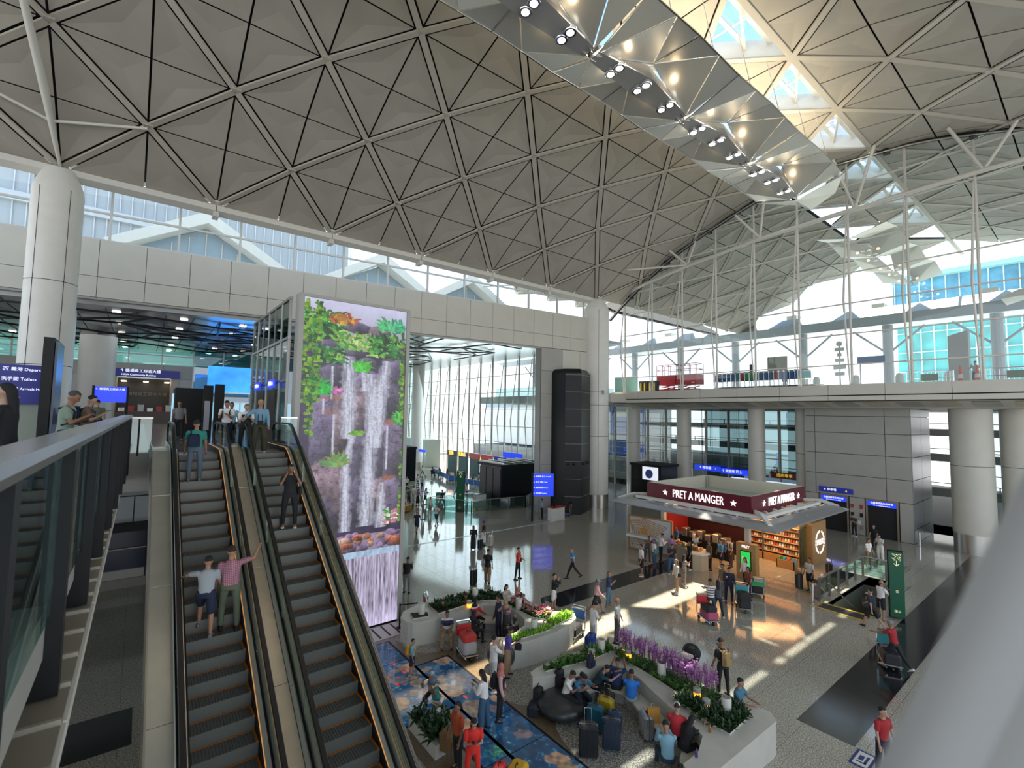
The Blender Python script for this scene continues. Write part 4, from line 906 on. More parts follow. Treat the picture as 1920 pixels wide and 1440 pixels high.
for (x0, x1, ysx) in ((6.2, 8.12, [17.9, 16.3, 14.9, 13.6, 12.85]), (8.2, 9.45, [15.6, 14.75, 13.2, 11.68, 10.2, 8.7, 7.3, 5.9]), (7.35, 8.12, [12.8, 11.68, 10.2, 8.7, 7.3, 5.9])):
    for ya, yb in zip(ysx[:-1], ysx[1:]):
        i0, i1 = int((gy1 - ya) / (gy1 - gy0) * (hh - 1)), int((gy1 - yb) / (gy1 - gy0) * (hh - 1)); j0, j1 = int((x0 - gx0) / (gx1 - gx0) * (ww_ - 1)), int((x1 - gx0) / (gx1 - gx0) * (ww_ - 1))
        grid_picture('glass_floor_panel', fi[i0:i1 + 1, j0:j1 + 1], ((x0 + .012, ya - .012, .02), (x1 - .012, ya - .012, .02), (x0 + .012, yb + .012, .02)), mfl, fl)
MB().box(6.15, 12.8, .007, 8.2, 17.95, .016).box(8.12, 5.85, .007, 9.52, 15.66, .016).box(7.3, 5.85, .007, 8.2, 12.85, .016).build('frame', M_BLACK, fl)
# ---------------- escalators ----------------
def ez(y):
    if y >= 17.6: return 7.6
    if y > 16.9: t = (17.6 - y) / .7; return 7.6 - .21 * t * t
    if y > 5.0: return 7.39 - .6 * (16.9 - y)
    if y > 4.3: t = (y - 4.3) / .7; return .25 * t * t
    return 0.
YP = [20.2, 19, 18, 17.6, 17.4, 17.2, 17.0, 16.8, 16.4] + [15 - k for k in range(11)] + [4.6, 4.3, 3.4]
def estrip(x0, x1, d0, d1, d2=None, d3=None, ya=20.2, yb=3.4):
    d2 = d0 if d2 is None else d2; d3 = d1 if d3 is None else d3
    return MB().rings([[(x0, y, ez(y) + d0), (x1, y, ez(y) + d2), (x1, y, ez(y) + d3), (x0, y, ez(y) + d1)] for y in YP if yb <= y <= ya])
M_STEP = mat('step_tread', (.12, .125, .115), .4, .35); M_RIB_ = mat('step_riser', (.035, .036, .033), .4, .5); M_YL = mat('step_line_orange', (.42, .13, .01), .5)
M_GLOW = mat('skirt_glow', (.9, .42, .14), .4, emit=.55); M_BRZ = mat('deck_bronze_steel', (.62, .53, .41), .26, .6, noise=.05, scale=3); M_DECK = mat('deck_steel', (.58, .57, .51), .26, .6, noise=.05, scale=2)
for xc, lb_ in ((1.47, 'escalator on the left descending past the camera, steel deck outside'), (3.40, 'escalator on the right descending beside the waterfall screen')):
    e = thing('escalator', lb_, 'escalator', (xc, 12, 0), 'escalator pair')
    n = 0; st0 = None
    y = 18.4
    while y > 4.4:
        z = ez(y - .2) if y < 17.5 else 7.6
        if st0 is None:
            sm_ = MB().box(-.5, -.4, -.05, .5, 0, .0).box(-.5, -.4, -.26, .5, -.37, -.05)
            for q in range(20): sm_.box(-.48 + .05 * q, -.395, 0, -.455 + .05 * q, -.03, .008)
            o = sm_.build('step', M_STEP, e, off=(0, 0, 0)); st0 = o.data; o.location = (0, y - 12, z)
            yl = MB().box(-.5, -.03, .0, .5, .0, .012).box(.46, -.4, 0, .5, -.03, .012).build('yellow_line', M_YL, o, off=(0, 0, 0))
            o.location = (0, y - 12, z); yl.location = (0, 0, 0); ylm = yl.data
        else:
            o = inst(st0, 'step', M_STEP, e, (0, y - 12, z)); inst(ylm, 'yellow_line', M_YL, o)
        y -= .4
    MB().box(xc - .5, 17.4, 7.4, xc + .5, 18.6, 7.606).build('comb_plate', M_STEEL, e)
    MB().box(xc - .45, 17.36, 7.45, xc + .45, 17.42, 7.58).build('comb_light', mat('comb_green', (.1, 1, .4), .4, emit=1.2), e)
    estrip(xc - .5, xc + .5, -.75, -.6).build('truss_floor', M_BLACK, e)
    for s_ in (-1, 1):
        def xx(a, b): return (xc + s_ * a, xc + s_ * b) if s_ > 0 else (xc - b, xc - a)
        estrip(*xx(.505, .535), -.3, .16).build('skirt', M_BLACK, e)
        estrip(*xx(.535, .552), .12, .172).build('skirt_light', M_GLOW if s_ > 0 else M_BRZ, e)
        estrip(*xx(.56, .64), .10, .17).build('inner_deck', M_DECK, e)
        estrip(*xx(.64, .70), .10, .19).build('glass_seat', M_BLACK, e)
        for a in range(8):
            ya = 19.6 - 2.0 * a; yb = ya - 1.98
            ys_ = sorted({ya, yb} | {q for q in YP if yb < q < ya}, reverse=True); x0, x1 = xx(.66, .68)
            MB().rings([[(x0, q, ez(q) + .19), (x1, q, ez(q) + .19), (x1, q, ez(q) + .90), (x0, q, ez(q) + .90)] for q in ys_]).build('glass_panel', glass('balustrade_glass', (.72, .82, .78), .12), e)
        x0 = xc + s_ * .67
        pts = [(x0, 19.5, 7.75), (x0, 19.95, 7.95), (x0, 20.05, 8.25), (x0, 19.85, 8.48), (x0, 19.4, 8.55)] + [(x0, q, ez(q) + .95) for q in YP if 3.5 < q < 19.1]
        rg = []
        for i, p in enumerate(pts):
            a = Vector(pts[max(i - 1, 0)]); b = Vector(pts[min(i + 1, len(pts) - 1)]); d = (b - a).normalized(); nrm = Vector((1, 0, 0)).cross(d).normalized(); p = Vector(p); X = Vector((1, 0, 0))
            if nrm.z < 0: nrm = -nrm
            if i < 2: nrm = Vector((0, d.z, -d.y)) * (1 if Vector((0, d.z, -d.y)).y > 0 else -1)
            rg.append([p - X * .042 - nrm * .03, p + X * .042 - nrm * .03, p + X * .048, p + X * .035 + nrm * .03, p - X * .035 + nrm * .03, p - X * .048])
        MB().rings(rg).build('handrail', M_RUBBER, e, True)
        estrip(*xx(.70, .72 if not (s_ < 0 and xc < 2) else .72), .1, .2).build('outer_trim', M_STEELD, e)
dk = thing('escalator_cladding', 'brushed steel cladding decks beside and between the two escalators', 'cladding', (2.4, 12, 0))
for k in range(6):
    ya = 18.0 - 2.6 * k; yb = ya - 2.585
    def dp(x0, x1, d, th=.05):
        ys_ = sorted({ya, yb} | {q for q in YP if yb < q < ya}, reverse=True)
        return MB().rings([[(x0, q, ez(q) + d - th), (x1, q, ez(q) + d - th), (x1, q, ez(q) + d), (x0, q, ez(q) + d)] for q in ys_])
    dp(.36, .745, .24).build('deck_panel', M_DECK, dk); dp(2.195, 2.30, .22).build('deck_panel', M_DECK, dk)
    dp(2.31, 2.57, .30).build('deck_panel', M_BRZ, dk); dp(2.58, 2.675, .22).build('deck_panel', M_DECK, dk); dp(4.125, 4.42, .2).build('deck_panel', M_DECK, dk)
estrip(.33, .36, -1.1, .24).build('side_panel', M_STEEL, dk); estrip(.745, .765, .1, .3).build('trim', M_STEELW, dk); estrip(4.42, 4.46, -1.1, .22).build('side_panel', M_STEELD, dk)
estrip(.36, 4.42, -1.1, -.95).build('truss_soffit', M_CLADD, dk); estrip(2.30, 2.31, .1, .305).build('seam', M_BLACK, dk); estrip(2.57, 2.58, .1, .305).build('seam', M_BLACK, dk)
for (x, y) in ((4.3, 9.6), (2.22, 9.0)):
    MB().lathe((x, y, ez(y) + .2), [(.07, 0), (.07, .02), (.045, .03), (.02, .03)], 16).build('key_switch', M_CHROME, dk)
MB().box(.33, 17.62, 7.4, 4.46, 18.0, 7.61).build('landing_plate', M_STEEL, dk)
# ---------------- lower level left ----------------
ll = thing('lower_showcase', 'dark blue glazed shopfront with pale base under the upper floor at left', 'shopfront', (0, 31, 0))
MB().box(-8, 31, .9, 4.3, 31.2, 3.1).build('dark_glazing', mat('navy_glass', (.012, .018, .05), .15), ll)
MB().box(-8, 30.9, 0, 4.3, 31.25, .45).build('base', mat('base_beige', (.22, .21, .18), .4), ll); MB().box(-8, 30.95, .46, 4.3, 31.2, .88).build('base_panel', M_CLADD, ll)
for z in (1.9, 3.1): MB().box(-8, 30.9, z, 4.3, 31.0, z + .06).build('transom', mat('warm_jamb'), ll)
for k in range(5): MB().box(-6 + 2.2 * k, 30.9, .46, -5.94 + 2.2 * k, 31, 3.1).build('mullion', M_BLACK, ll)
MB().box(-8, 31, 3.16, 4.3, 31.2, 7.1).build('upper_panel', mat('pale_bluegrey', (.42, .47, .5), .5), ll)
lr = thing('lower_balustrade', 'thin dark balustrade on the level below, seen beside the left escalator', 'railing', (0, 30, 3.2))
for z in (3.3, 4.6): MB().box(-8, 30.3, z, 4.2, 30.36, z + .05).build('handrail', M_BLACK, lr)
for k in range(5): MB().box(-6 + 2 * k, 30.3, 3.2, -5.95 + 2 * k, 30.35, 4.6).build('post', M_BLACK, lr)
MB().box(-8, 30.2, 2.9, 4.2, 30.9, 3.2).build('ledge', M_BLACK, lr)
# ---------------- far hall ----------------
fh = group_struct('wall_far_hall')
FX = 40.6
for i in range(16):
    y = 34.5 + 3.1 * i
    MB().box(FX - .1, y - .1, 0, FX + .1, y + .1, 16.8).build('mullion', M_STEELW, fh)
    MB().tube([(FX - .15, y + .6, 0), (FX - .7, y + .9, 8), (FX - .15, y + .2, 16.6)], [.05, .09, .05], 6).build('bow_strut', M_STEELW, fh)
    for z in (2.6, 5.0, 7.3, 9.7, 12.1, 14.5):
        MB().box(FX - .06, y + .1, z, FX + .06, y + 3.0, z + .09).build('transom', M_STEELW, fh)
        MB().poly([(FX, y + .12, z + .1), (FX, y + 2.98, z + .1), (FX, y + 2.98, z + 2.3), (FX, y + .12, z + 2.3)]).build('pane', M_GLASSC, fh)
MB().box(8, 82, 0, 41, 82.3, 16.8).build('end_wall', glass('end_glass', (.7, .85, .85), .12), fh)
for k in range(12): MB().box(9 + 2.8 * k, 81.8, 0, 9.15 + 2.8 * k, 82.1, 16.8).build('mullion', M_STEELW, fh)
for z in (3.5, 7, 10.5, 14): MB().box(8, 81.8, z, 41, 82, z + .1).build('transom', M_STEELW, fh)
MB().box(FX - 3.5, 70, 0, FX - .6, 80, 4.6).build('kiosk_block', mat('pale_teal_block', (.5, .6, .6), .4), fh)
c = thing('column', 'pale round column at the far end of the bright hall beside the video wall', 'column', (35, 68.8, 0))
MB().lathe((35, 68.8, 0), [(.98, 0), (.98, 16.8)], 20).build('shaft', M_WHITE, c, True); MB().lathe((35, 68.8, 0), [(1.0, 0), (1.0, 1.2)], 20).build('steel_base', M_STEEL, c, True)
wb = thing('cargo_building', 'white windowless building outside the far hall glass', 'building', (70, 60, 0))
MB().box(62, 52, 3, 80, 88, 11.5).build('wall', mat('bright_white_wall', (.9, .91, .93), .6), wb); MB().box(61.9, 51.9, 10.6, 80, 88, 11.3).build('blue_band', mat('pale_blue_band', (.4, .55, .7), .5), wb)
MB().box(66, 66, 11.5, 80, 90, 15).build('upper_block', mat('mint_block', (.45, .62, .6), .5), wb)
MB().box(61.9, 45, 2.5, 62.2, 51.9, 12).build('hoarding', mat('vivid_blue', (.01, .12, .6), .5), wb); MB().box(61.8, 47, 9, 61.9, 50.5, 10.6).build('poster', M_WHITE, wb)
MB().box(60.0, 40, -.2, 90, 90, 2.4).build('ground', mat('asphalt_pale'), wb)
sf = thing('service_counters', 'row of bank and exchange shopfronts with lit signs in the far hall', 'shopfront', (39, 55, 0))
for k, (txt, c, c2) in enumerate((('兌換', (.9, .45, .05), (.02, .02, .03)), ('找換店', (.9, .5, .05), (.02, .05, .1)), ('', (.4, .05, .04), (.3, .06, .04)), ('', (.9, .12, .02), (.35, .04, .03)), ('', (.9, .85, .9), (.03, .03, .25)))):
    y = 63.6 - 3.1 * k
    MB().box(38.4, y - 1.1, 0, 38.7, y + 1.1, 2.5).build('shopfront_panel', mat('front_teal', (.06, .12, .13), .3), sf)
    MB().box(38.3, y - 1.15, 2.5, 38.7, y + 1.15, 3.3).build('sign_box', mat('sb%d' % k, c2, .4, emit=.5), sf)
    if txt: text(txt, .7, mat('neon%d' % k, c, .4, emit=4), sf, (38.28, y, 2.9), facing((-1, 0)), 'lettering', .01)
MB().box(35, 66, 2.9, 35.1, 69.6, 3.3).build('blue_sign', M_BLUEL, sf)
MB().box(37.9, 46.0, 3.4, 38.1, 49.8, 4.1).build('blue_sign', M_BLUEL, sf)
qb = thing('queue_barrier', 'blue banner queue barrier around the far hall rest area', 'barrier', (33, 55, 0))
for (a, b) in (((34.3, 62), (32.2, 54)), ((32.2, 54), (32.5, 47)), ((32.5, 47), (34.5, 46.6))):
    n = 5
    for k in range(n):
        p = Vector((*a, 0)).lerp(Vector((*b, 0)), k / n); q = Vector((*a, 0)).lerp(Vector((*b, 0)), (k + 1) / n)
        MB().beam((p.x, p.y, .65), (q.x, q.y, .65), .03, .6).build('banner', mat('banner_blue', (.02, .16, .5), .5), qb); MB().tube([(p.x, p.y, 0), (p.x, p.y, 1.0)], .03, 6).build('post', M_STEEL, qb)
bt = thing('black_booth', 'large black booth with beams on its roof in the far hall', 'booth', (29, 39, 0))
MB().box(27.9, 36.9, 0, 33.0, 40.5, 3.9).build('body', mat('booth_black', (.006, .008, .010), .3, spec=.3), bt)
MB().box(27.7, 36.7, 3.9, 33.2, 40.7, 4.1).build('roof', M_BLACK, bt)
for k in range(5): MB().beam((28 + 1.2 * k, 36.6, 4.2), (28 + 1.2 * k, 40.8, 4.2), .12, .16).build('roof_beam', M_STEELD, bt)
for k in range(3): MB().box(27.86, 37.0 + 1.2 * k, .1, 27.9, 38.1 + 1.2 * k, 3.7).build('panel', mat('booth_black'), bt)
bt = thing('black_booth', 'black booth at the far left of the bright hall beside the video wall edge', 'booth', (23, 54, 0))
MB().box(26.6, 57.5, 0, 29.2, 60.5, 4.2).build('body', mat('booth_black'), bt); MB().box(26.5, 57.4, 4.2, 29.3, 60.6, 4.5).build('roof', M_BLACK, bt)
bt = thing('black_booth', 'black booth with small lit picture screen behind the kiosk', 'booth', (41, 29, 0))
MB().box(40.6, 27.6, 0, 43.5, 31.2, 4.0).build('body', mat('booth_black'), bt); MB().box(40.5, 27.5, 4.0, 43.6, 31.3, 4.25).build('roof', M_BLACK, bt)
MB().box(40.5, 27.9, 2.7, 40.58, 29.7, 4.0).build('screen', mat('screen_white', (.8, .85, .95), .4, emit=1.1), bt); MB().tube([(40.48, 28.9, 3.3), (40.5, 28.9, 3.3)], .45, 14).build('screen_motif', mat('motif_navy', (.05, .06, .2), .4, emit=.3), bt)
# tall black ventilation pylon by the corner column
py = thing('black_pylon', 'tall glossy black service pylon with round nozzles beside the corner column', 'pylon', (32, 31.8, 0))
MB().rings([[(30.6, 33.4, z), (30.9, 31.2, z), (32.0, 30.2, z), (34.4, 31.3, z), (34.0, 33.4, z)] for z in (0, 13.0)] + [[(30.9, 33.2, 13.4), (31.1, 31.5, 13.4), (32.1, 30.5, 13.4), (34.1, 31.5, 13.4), (33.8, 33.2, 13.4)]]).build('body', mat('pylon_black', (.008, .009, .010), .35, spec=.3), py)
for z in np.arange(1.6, 13, 1.6): MB().beam((31.98, 30.17, z), (34.42, 31.27, z), .02, .025).beam((30.88, 31.18, z), (31.98, 30.18, z), .02, .025).build('seam', M_CLADD, py)
for i, (x, y) in enumerate(((31.1, 31.0), (31.5, 30.63), (32.6, 30.45), (33.0, 30.65), (33.5, 30.87), (33.9, 31.05))): MB().ell((x, y, 4.6), (.16, .16, .16), 10, 6).build('nozzle', M_RUBBER, py)
cc = thing('camera_box', 'small white surveillance box on the corner column', 'camera', (35.9, 30.9, 11))
MB().rbox(35.8, 30.7, 11.2, 36.1, 31.05, 11.6, .04).build('housing', M_WHITE, cc)
def lit_sign(name, label, x, y, z0, z1, wd, n, rows, legs=None, m=None, size=.2):
    s_ = thing(name, label, 'sign', (x, y, 0 if legs is not None else z0)); n = Vector((*n, 0)).normalized(); t_ = Vector((-n.y, n.x, 0))
    c = Vector((x, y, 0)); a = c - t_ * wd / 2; b = c + t_ * wd / 2
    MB().rings([[(a.x, a.y, z0), (b.x, b.y, z0), (b.x, b.y, z1), (a.x, a.y, z1)], [(a.x - n.x * .12, a.y - n.y * .12, z0), (b.x - n.x * .12, b.y - n.y * .12, z0), (b.x - n.x * .12, b.y - n.y * .12, z1), (a.x - n.x * .12, a.y - n.y * .12, z1)]]).build('sign_panel', m or M_BLUEL, s_)
    for k, (txt, mm, sz) in enumerate(rows):
        z = z1 - (z1 - z0) * (k + .5) / len(rows); p = a if True else b
        L = c - t_ * (wd / 2 - .08) + n * .01
        text(txt, sz, mm, s_, (L.x, L.y, z), facing(n), 'lettering', .003, 'LEFT')
    if legs is not None:
        for q in (a, b): MB().box(q.x - .06, q.y - .06, legs, q.x + .06, q.y + .06, z1 + .05).build('post', M_BLACK, s_)
    return s_
lit_sign('direction_board', 'blue direction board on two black posts by the officer desk', 27.4, 30.2, 2.1, 4.0, 1.9, (-.55, -.84), [('← 停車場 巴士 Coach', M_SIGNW, .16), ('← 的士 酒店 Taxi', M_SIGNW, .16), ('↑ 機場快綫 Trains', M_SIGNW, .16), ('↑ 洗手間 Toilets', M_SIGNW, .16)], 0)
od = thing('officer_desk', 'small white desk with red top strip by the direction board', 'desk', (28.7, 30, 0)); MB().rbox(28.0, 29.6, 0, 29.4, 30.3, 1.1).build('body', M_WHITE, od); MB().box(27.95, 29.55, 1.1, 29.45, 30.35, 1.15).build('top', mat('desk_red', (.45, .05, .04), .4), od)
od = thing('officer_desk', 'small white desk beside the stairwell glass in the far hall', 'desk', (27.6, 39, 0)); MB().rbox(26.2, 38.6, 0, 27.4, 39.2, 1.1).build('body', M_WHITE, od); MB().box(26.15, 38.55, 1.1, 27.45, 39.25, 1.15).build('top', mat('desk_green', (.05, .2, .1), .4), od)
def pylon_sign(label, x, y, hgt_, wd, n):
    s_ = thing('direction_pylon', label, 'sign', (x, y, 0)); n = Vector((*n, 0)).normalized(); t_ = Vector((-n.y, n.x, 0)); c = Vector((x, y, 0))
    MB().rings([[c - t_ * wd / 2 + Vector((0, 0, z)), c + t_ * wd / 2 + Vector((0, 0, z)), c + t_ * wd / 2 - n * .3 + Vector((0, 0, z)), c - t_ * wd / 2 - n * .3 + Vector((0, 0, z))] for z in (.12, hgt_)]).build('body', mat('pylon_green', (.0, .085, .04), .35), s_)
    MB().rings([[c - t_ * (wd / 2 + .03) - n * .31 + Vector((0, 0, z)), c + t_ * (wd / 2 + .03) - n * .31 + Vector((0, 0, z)), c + t_ * (wd / 2 + .03) - n * .36 + Vector((0, 0, z)), c - t_ * (wd / 2 + .03) - n * .36 + Vector((0, 0, z))] for z in (0, hgt_ + .04)]).build('back_cover', M_BLACK, s_)
    me_ = mat('pale_yellow_print', (.85, .8, .45), .4, emit=.7)
    for txt, z, q in (('✈', hgt_ - .22, .34), ('↓', hgt_ - .5, .34), ('▣', hgt_ * .42, .14), ('⊞↓', .38, .16)): text(txt, q, me_, s_, (c.x + n.x * .01, c.y + n.y * .01, z), facing(n), 'lettering', .003)
pylon_sign('dark green direction pylon with plane symbol by the kiosk stairwell', 27.5, 6.3, 3.0, .52, (-.9, -.35))
pylon_sign('dark green direction pylon in the far hall beside the black booth', 23.6, 37.4, 3.7, .7, (-.6, -.8))
wl2 = thing('stairwell_rail', 'glass rail round the far stairwell before the black booth', 'railing', (26, 37, 0))
for a, b in (((21.5, 40), (27.5, 40)), ((21.5, 40), (24.2, 36.4)), ((24.2, 36.4), (30, 35.6)), ((30, 35.6), (31.5, 36.6))):
    MB().beam((*a, 1.1), (*b, 1.1), .08, .05).build('handrail', M_STEEL, wl2); MB().beam((*a, .55), (*b, .55), .02, .95).build('glass_panel', M_GLASSG, wl2)
    for k in range(4):
        p = Vector((*a, 0)).lerp(Vector((*b, 0)), k / 3); MB().box(p.x - .03, p.y - .03, 0, p.x + .03, p.y + .03, 1.1).build('post', M_STEELD, wl2)
fr2 = thing('post_rail', 'steel crowd rail with posts across the far hall floor', 'railing', (22, 50, 0))
for (x, y) in ((20.5, 52), (23, 48), (25.5, 50), (22, 44), (19.5, 46)):
    MB().tube([(x, y, 0), (x, y, 1.0)], .03, 6).tube([(x + 2.4, y + .6, 0), (x + 2.4, y + .6, 1.0)], .03, 6).tube([(x, y, .98), (x + 2.4, y + .6, .98)], .02, 6).tube([(x, y, .5), (x + 2.4, y + .6, .5)], .02, 6).build('rail', M_STEEL, fr2)
# ---------------- upper floor signs and monoliths ----------------
lit_sign('departures_sign', 'large blue sign at left with departures and arrivals arrows', -2.05, 14.6, 9.05, 9.9, 1.0, (.12, -1), [('← ✈ 離港 Departures', M_SIGNW, .088), ('← 洗手間 Toilets', M_SIGNW, .088), ('→ 接機大堂 Arrivals Hall', M_SIGNW, .072), ('→ ⊡ ⊡ ⊡', M_SIGNW, .1)], None, mat('sign_navy', (.01, .015, .16), .4, emit=.6))
MB().box(-2.6, 14.72, 7.6, -1.5, 14.8, 9.06).build('map_board', mat('map_pale', (.32, .36, .3), .5), bpy.data.objects['departures_sign'])
mo = thing('display_monolith', 'tall black display monolith edge-on beside the left sign', 'monolith', (-1.4, 13.5, 7.6))
MB().box(-1.62, 13.4, 7.6, -1.46, 14.6, 10.42).build('body', M_BLACK, mo); MB().box(-1.45, 13.5, 7.6, -1.41, 14.5, 10.36).build('screen', mat('monitor_blue', (.03, .05, .09), .2, emit=.3), mo)
for x, hh_, lb_ in ((2.55, 10.15, 'black double monolith behind the escalator tops, the farther slab'), (2.95, 10.2, 'black double monolith behind the escalator tops, the nearer slab')):
    mo = thing('display_monolith', lb_, 'monolith', (x, 27, 7.6)); MB().box(x - .2, 26.8 - (x > 2.7) * .6, 7.6, x + .18, 27.0 - (x > 2.7) * .5, hh_).build('body', M_BLACK, mo)
MB().box(2.4, 26.75, 8.0, 2.62, 26.79, 9.4).build('poster', mat('poster_pale', (.4, .4, .45), .5), bpy.data.objects['display_monolith.001'])
lit_sign('screen_board', 'small bright blue screen on a stand left of the doorway', -1.55, 40, 9.35, 10.35, 1.7, (.05, -1), [('← 機場員工綜合大樓', M_SIGNW, .16), ('', M_SIGNW, .2), ('', M_SIGNW, .2)], 7.6, mat('screen_blue2', (.02, .05, .9), .3, emit=1.6))
lit_sign('doorway_sign', 'long navy sign over the far doorway with white lettering', .45, 57.7, 12.0, 12.75, 5.0, (0, -1), [('   ↑ 機場員工綜合大樓', M_SIGNW, .34), ('      HKIA Community Building', M_SIGNW, .24)], None, mat('sign_navy2', (.01, .015, .14), .4, emit=.5))
text('機場員工綜合大樓', .4, mat('grey_print', (.2, .2, .2), .5), None, (.5, 60.45, 10.4), facing((0, -1)), 'shop_lettering').name = 'shop_lettering'
tag(bpy.data.objects['shop_lettering'], 'faint grey lettering on the dark wall inside the doorway', 'lettering')
bk = thing('black_cabinet', 'black cabinet with striped side screen behind the grey shirted man', 'cabinet', (1.9, 30, 7.6))
MB().rbox(1.35, 30, 7.6, 2.75, 31.2, 10.1, .05).build('body', M_BLACK, bk); MB().box(1.3, 30.1, 8.2, 1.36, 31.0, 9.8).build('light_edge', mat('cool_edge', (.4, .7, .9), .4, emit=1.), bk)
sr = thing('landing_rail', 'pale handrail and glass between escalator top and lift shaft', 'railing', (4.2, 19, 7.6))
MB().box(4.1, 18.9, 8.72, 4.66, 18.97, 8.76).build('handrail', M_CHROME, sr); MB().box(4.1, 18.92, 7.65, 4.66, 18.94, 8.7).build('glass_panel', M_GLASSG, sr)
for z0, y in ((7.6, 22.5), (7.6, 24.8)):
    MB().box(4.42, y - .7, 7.6, 4.46, y + .7, 9.9).build('lift_door', mat('dark_bronze', (.06, .05, .045), .35, .5), sh_)
col2 = thing('column', 'slimmer grey round column behind the tall left column', 'column', (-4.3, 38, 7.6)); MB().lathe((-4.35, 39.5, 0), [(.95, 7.6), (.95, 15.04)], 20).build('shaft', M_WHITE, col2, True)
col3 = thing('column', 'grey square-looking column left of the doorway on the upper floor', 'column', (-2.6, 47, 7.6)); MB().lathe((-2.9, 50, 0), [(1.15, 7.6), (1.15, 15.04)], 20).build('shaft', M_CLADD, col3, True)
# ---------------- kiosk ----------------
KM = mat('kiosk_red', (.11, .004, .014), .3); WOOD = mat('light_oak', (.42, .24, .09), .45, col2=(.34, .18, .06), scale=6, stretch=(1, 1, 8)); M_LET = mat('letter_white', (1, .95, .97), .4, emit=1.6)
M_ALU = mat('canopy_aluminium', (.42, .44, .46), .3, .6)
kk = thing('food_kiosk', 'open sandwich kiosk under a square maroon lettered roof band', 'kiosk', (30, 16, 0))
bx0, bx1, by0, by1, bz0, bz1 = 26.9, 34.3, 12.5, 19.35, 3.72, 4.66
for q in ((bx0, by0, bx0 + .12, by1), (bx1 - .12, by0, bx1, by1), (bx0 + .12, by0, bx1 - .12, by0 + .12), (bx0 + .12, by1 - .12, bx1 - .12, by1)):
    MB().box(q[0], q[1], bz0, q[2], q[3], bz1).build('roof_band', KM, kk)
MB().box(bx0 + .12, by0 + .12, bz0 + .05, bx0 + .16, by1 - .12, bz1 + .02).box(bx1 - .16, by0 + .12, bz0 + .05, bx1 - .12, by1 - .12, bz1 + .02).box(bx0 + .16, by0 + .12, bz0 + .05, bx1 - .16, by0 + .16, bz1 + .02).box(bx0 + .16, by1 - .16, bz0 + .05, bx1 - .16, by1 - .12, bz1 + .02).build('band_lining', mat('cream_lining', (.6, .57, .48), .5), kk)
MB().box(bx0 + .1, by0 + .1, bz0, bx1 - .1, by1 - .1, bz0 + .08).build('roof_deck', mat('roof_greygreen', (.4, .46, .42), .5), kk)
MB().tube([(bx1 - .3, by1 - .3, 3.8), (bx1 - .3, by1 - .3, 4.6)], .05, 8).build('roof_pipe', M_STEEL, kk)
text('PRET A MANGER', .86, M_LET, kk, (bx0 - .02, 15.75, 4.17), (PI / 2, 0, -PI / 2), 'lettering', .02).scale = (.52, .8, 1)
text('PRET A MANGER', .86, M_LET, kk, (30.8, by0 - .02, 4.17), (PI / 2, 0, 0), 'lettering', .02).scale = (.56, .8, 1)
def star(c, r, r2, n, m, name='star', rot=0, th=.02, hole=None):
    n = Vector((*n, 0)).normalized(); t_ = Vector((-n.y, n.x, 0)); c = Vector(c)
    def ring(R, R2): return [c + t_ * ((R if k % 2 == 0 else R2) * math.sin(PI * k / 5 + rot)) + Vector((0, 0, (R if k % 2 == 0 else R2) * math.cos(PI * k / 5 + rot))) for k in range(10)]
    a = ring(r, r2); mb = MB()
    if hole is None: mb.rings([a, [p + n * th for p in a]])
    else:
        b = ring(*hole); k = len(mb.v); mb.v += [tuple(p + n * th) for p in a + b]
        for i in range(10): j = (i + 1) % 10; mb.f.append((i, j, 10 + j, 10 + i))
    return mb
for y in (17.95, 13.5): star((bx0 - .02, y, 4.17), .2, .085, (-1, 0), M_LET).build('star', M_LET, kk)
for x in (28.4, 33.2): star((x, by0 - .02, 4.17), .2, .085, (0, -1), M_LET).build('star', M_LET, kk)
# canopy rim
cx0, cx1, cy0, cy1, cz = 25.3, 36.0, 10.55, 21.3, 3.3
def rim(ins, z): return [(cx0 + ins, cy0 + ins, z), (cx1 - ins, cy0 + ins, z), (cx1 - ins, cy1 - ins, z), (cx0 + ins, cy1 - ins, z)]
prof = [(0, cz), (.05, cz + .06), (.5, cz + .22), (1.0, cz + .28), (1.0, cz + .14), (.5, cz + .04), (.06, cz - .04)]
for side in range(4):
    mb = MB(); r_ = [rim(i_, z_) for i_, z_ in prof]
    mb.rings([[r[side] for r in r_], [r[(side + 1) % 4] for r in r_]]); mb.build('canopy_rim', M_ALU, kk)
for side in range(4):
    a = Vector(rim(1.35, cz + .38)[side]); b = Vector(rim(1.35, cz + .38)[(side + 1) % 4]); MB().beam(a, b, .35, .16).build('canopy_beam', M_WHITE, kk)
    for k in range(1, 6):
        o1 = Vector(rim(1.0, cz + .22)[side]).lerp(Vector(rim(1.0, cz + .22)[(side + 1) % 4]), k / 6); o2 = Vector(rim(1.9, cz + .4)[side]).lerp(Vector(rim(1.9, cz + .4)[(side + 1) % 4]), k / 6)
        MB().beam(o1, o2, .1, .14).build('canopy_arm', M_WHITE, kk)
    a = Vector(rim(1.1, cz + .30)[side]); b = Vector(rim(1.1, cz + .3)[(side + 1) % 4]); c = Vector(rim(1.6, cz + .32)[side]); d = Vector(rim(1.6, cz + .32)[(side + 1) % 4])
    MB().rings([[a, b], [c, d]], False, False).build('canopy_glass', M_GLASSD, kk)
for i in range(4):
    a = Vector(rim(.5, cz + .2)[i]); b = Vector(rim(2.0, cz + .55)[i]); m_ = (a + b) / 2 + Vector((0, 0, .18)); MB().rings([[p + Vector((-.07, .07, -.08)), p + Vector((.07, -.07, -.08)), p + Vector((.07, -.07, .08)), p + Vector((-.07, .07, .08))] for p in (a, m_, b)]).build('hip_beam', M_WHITE, kk)
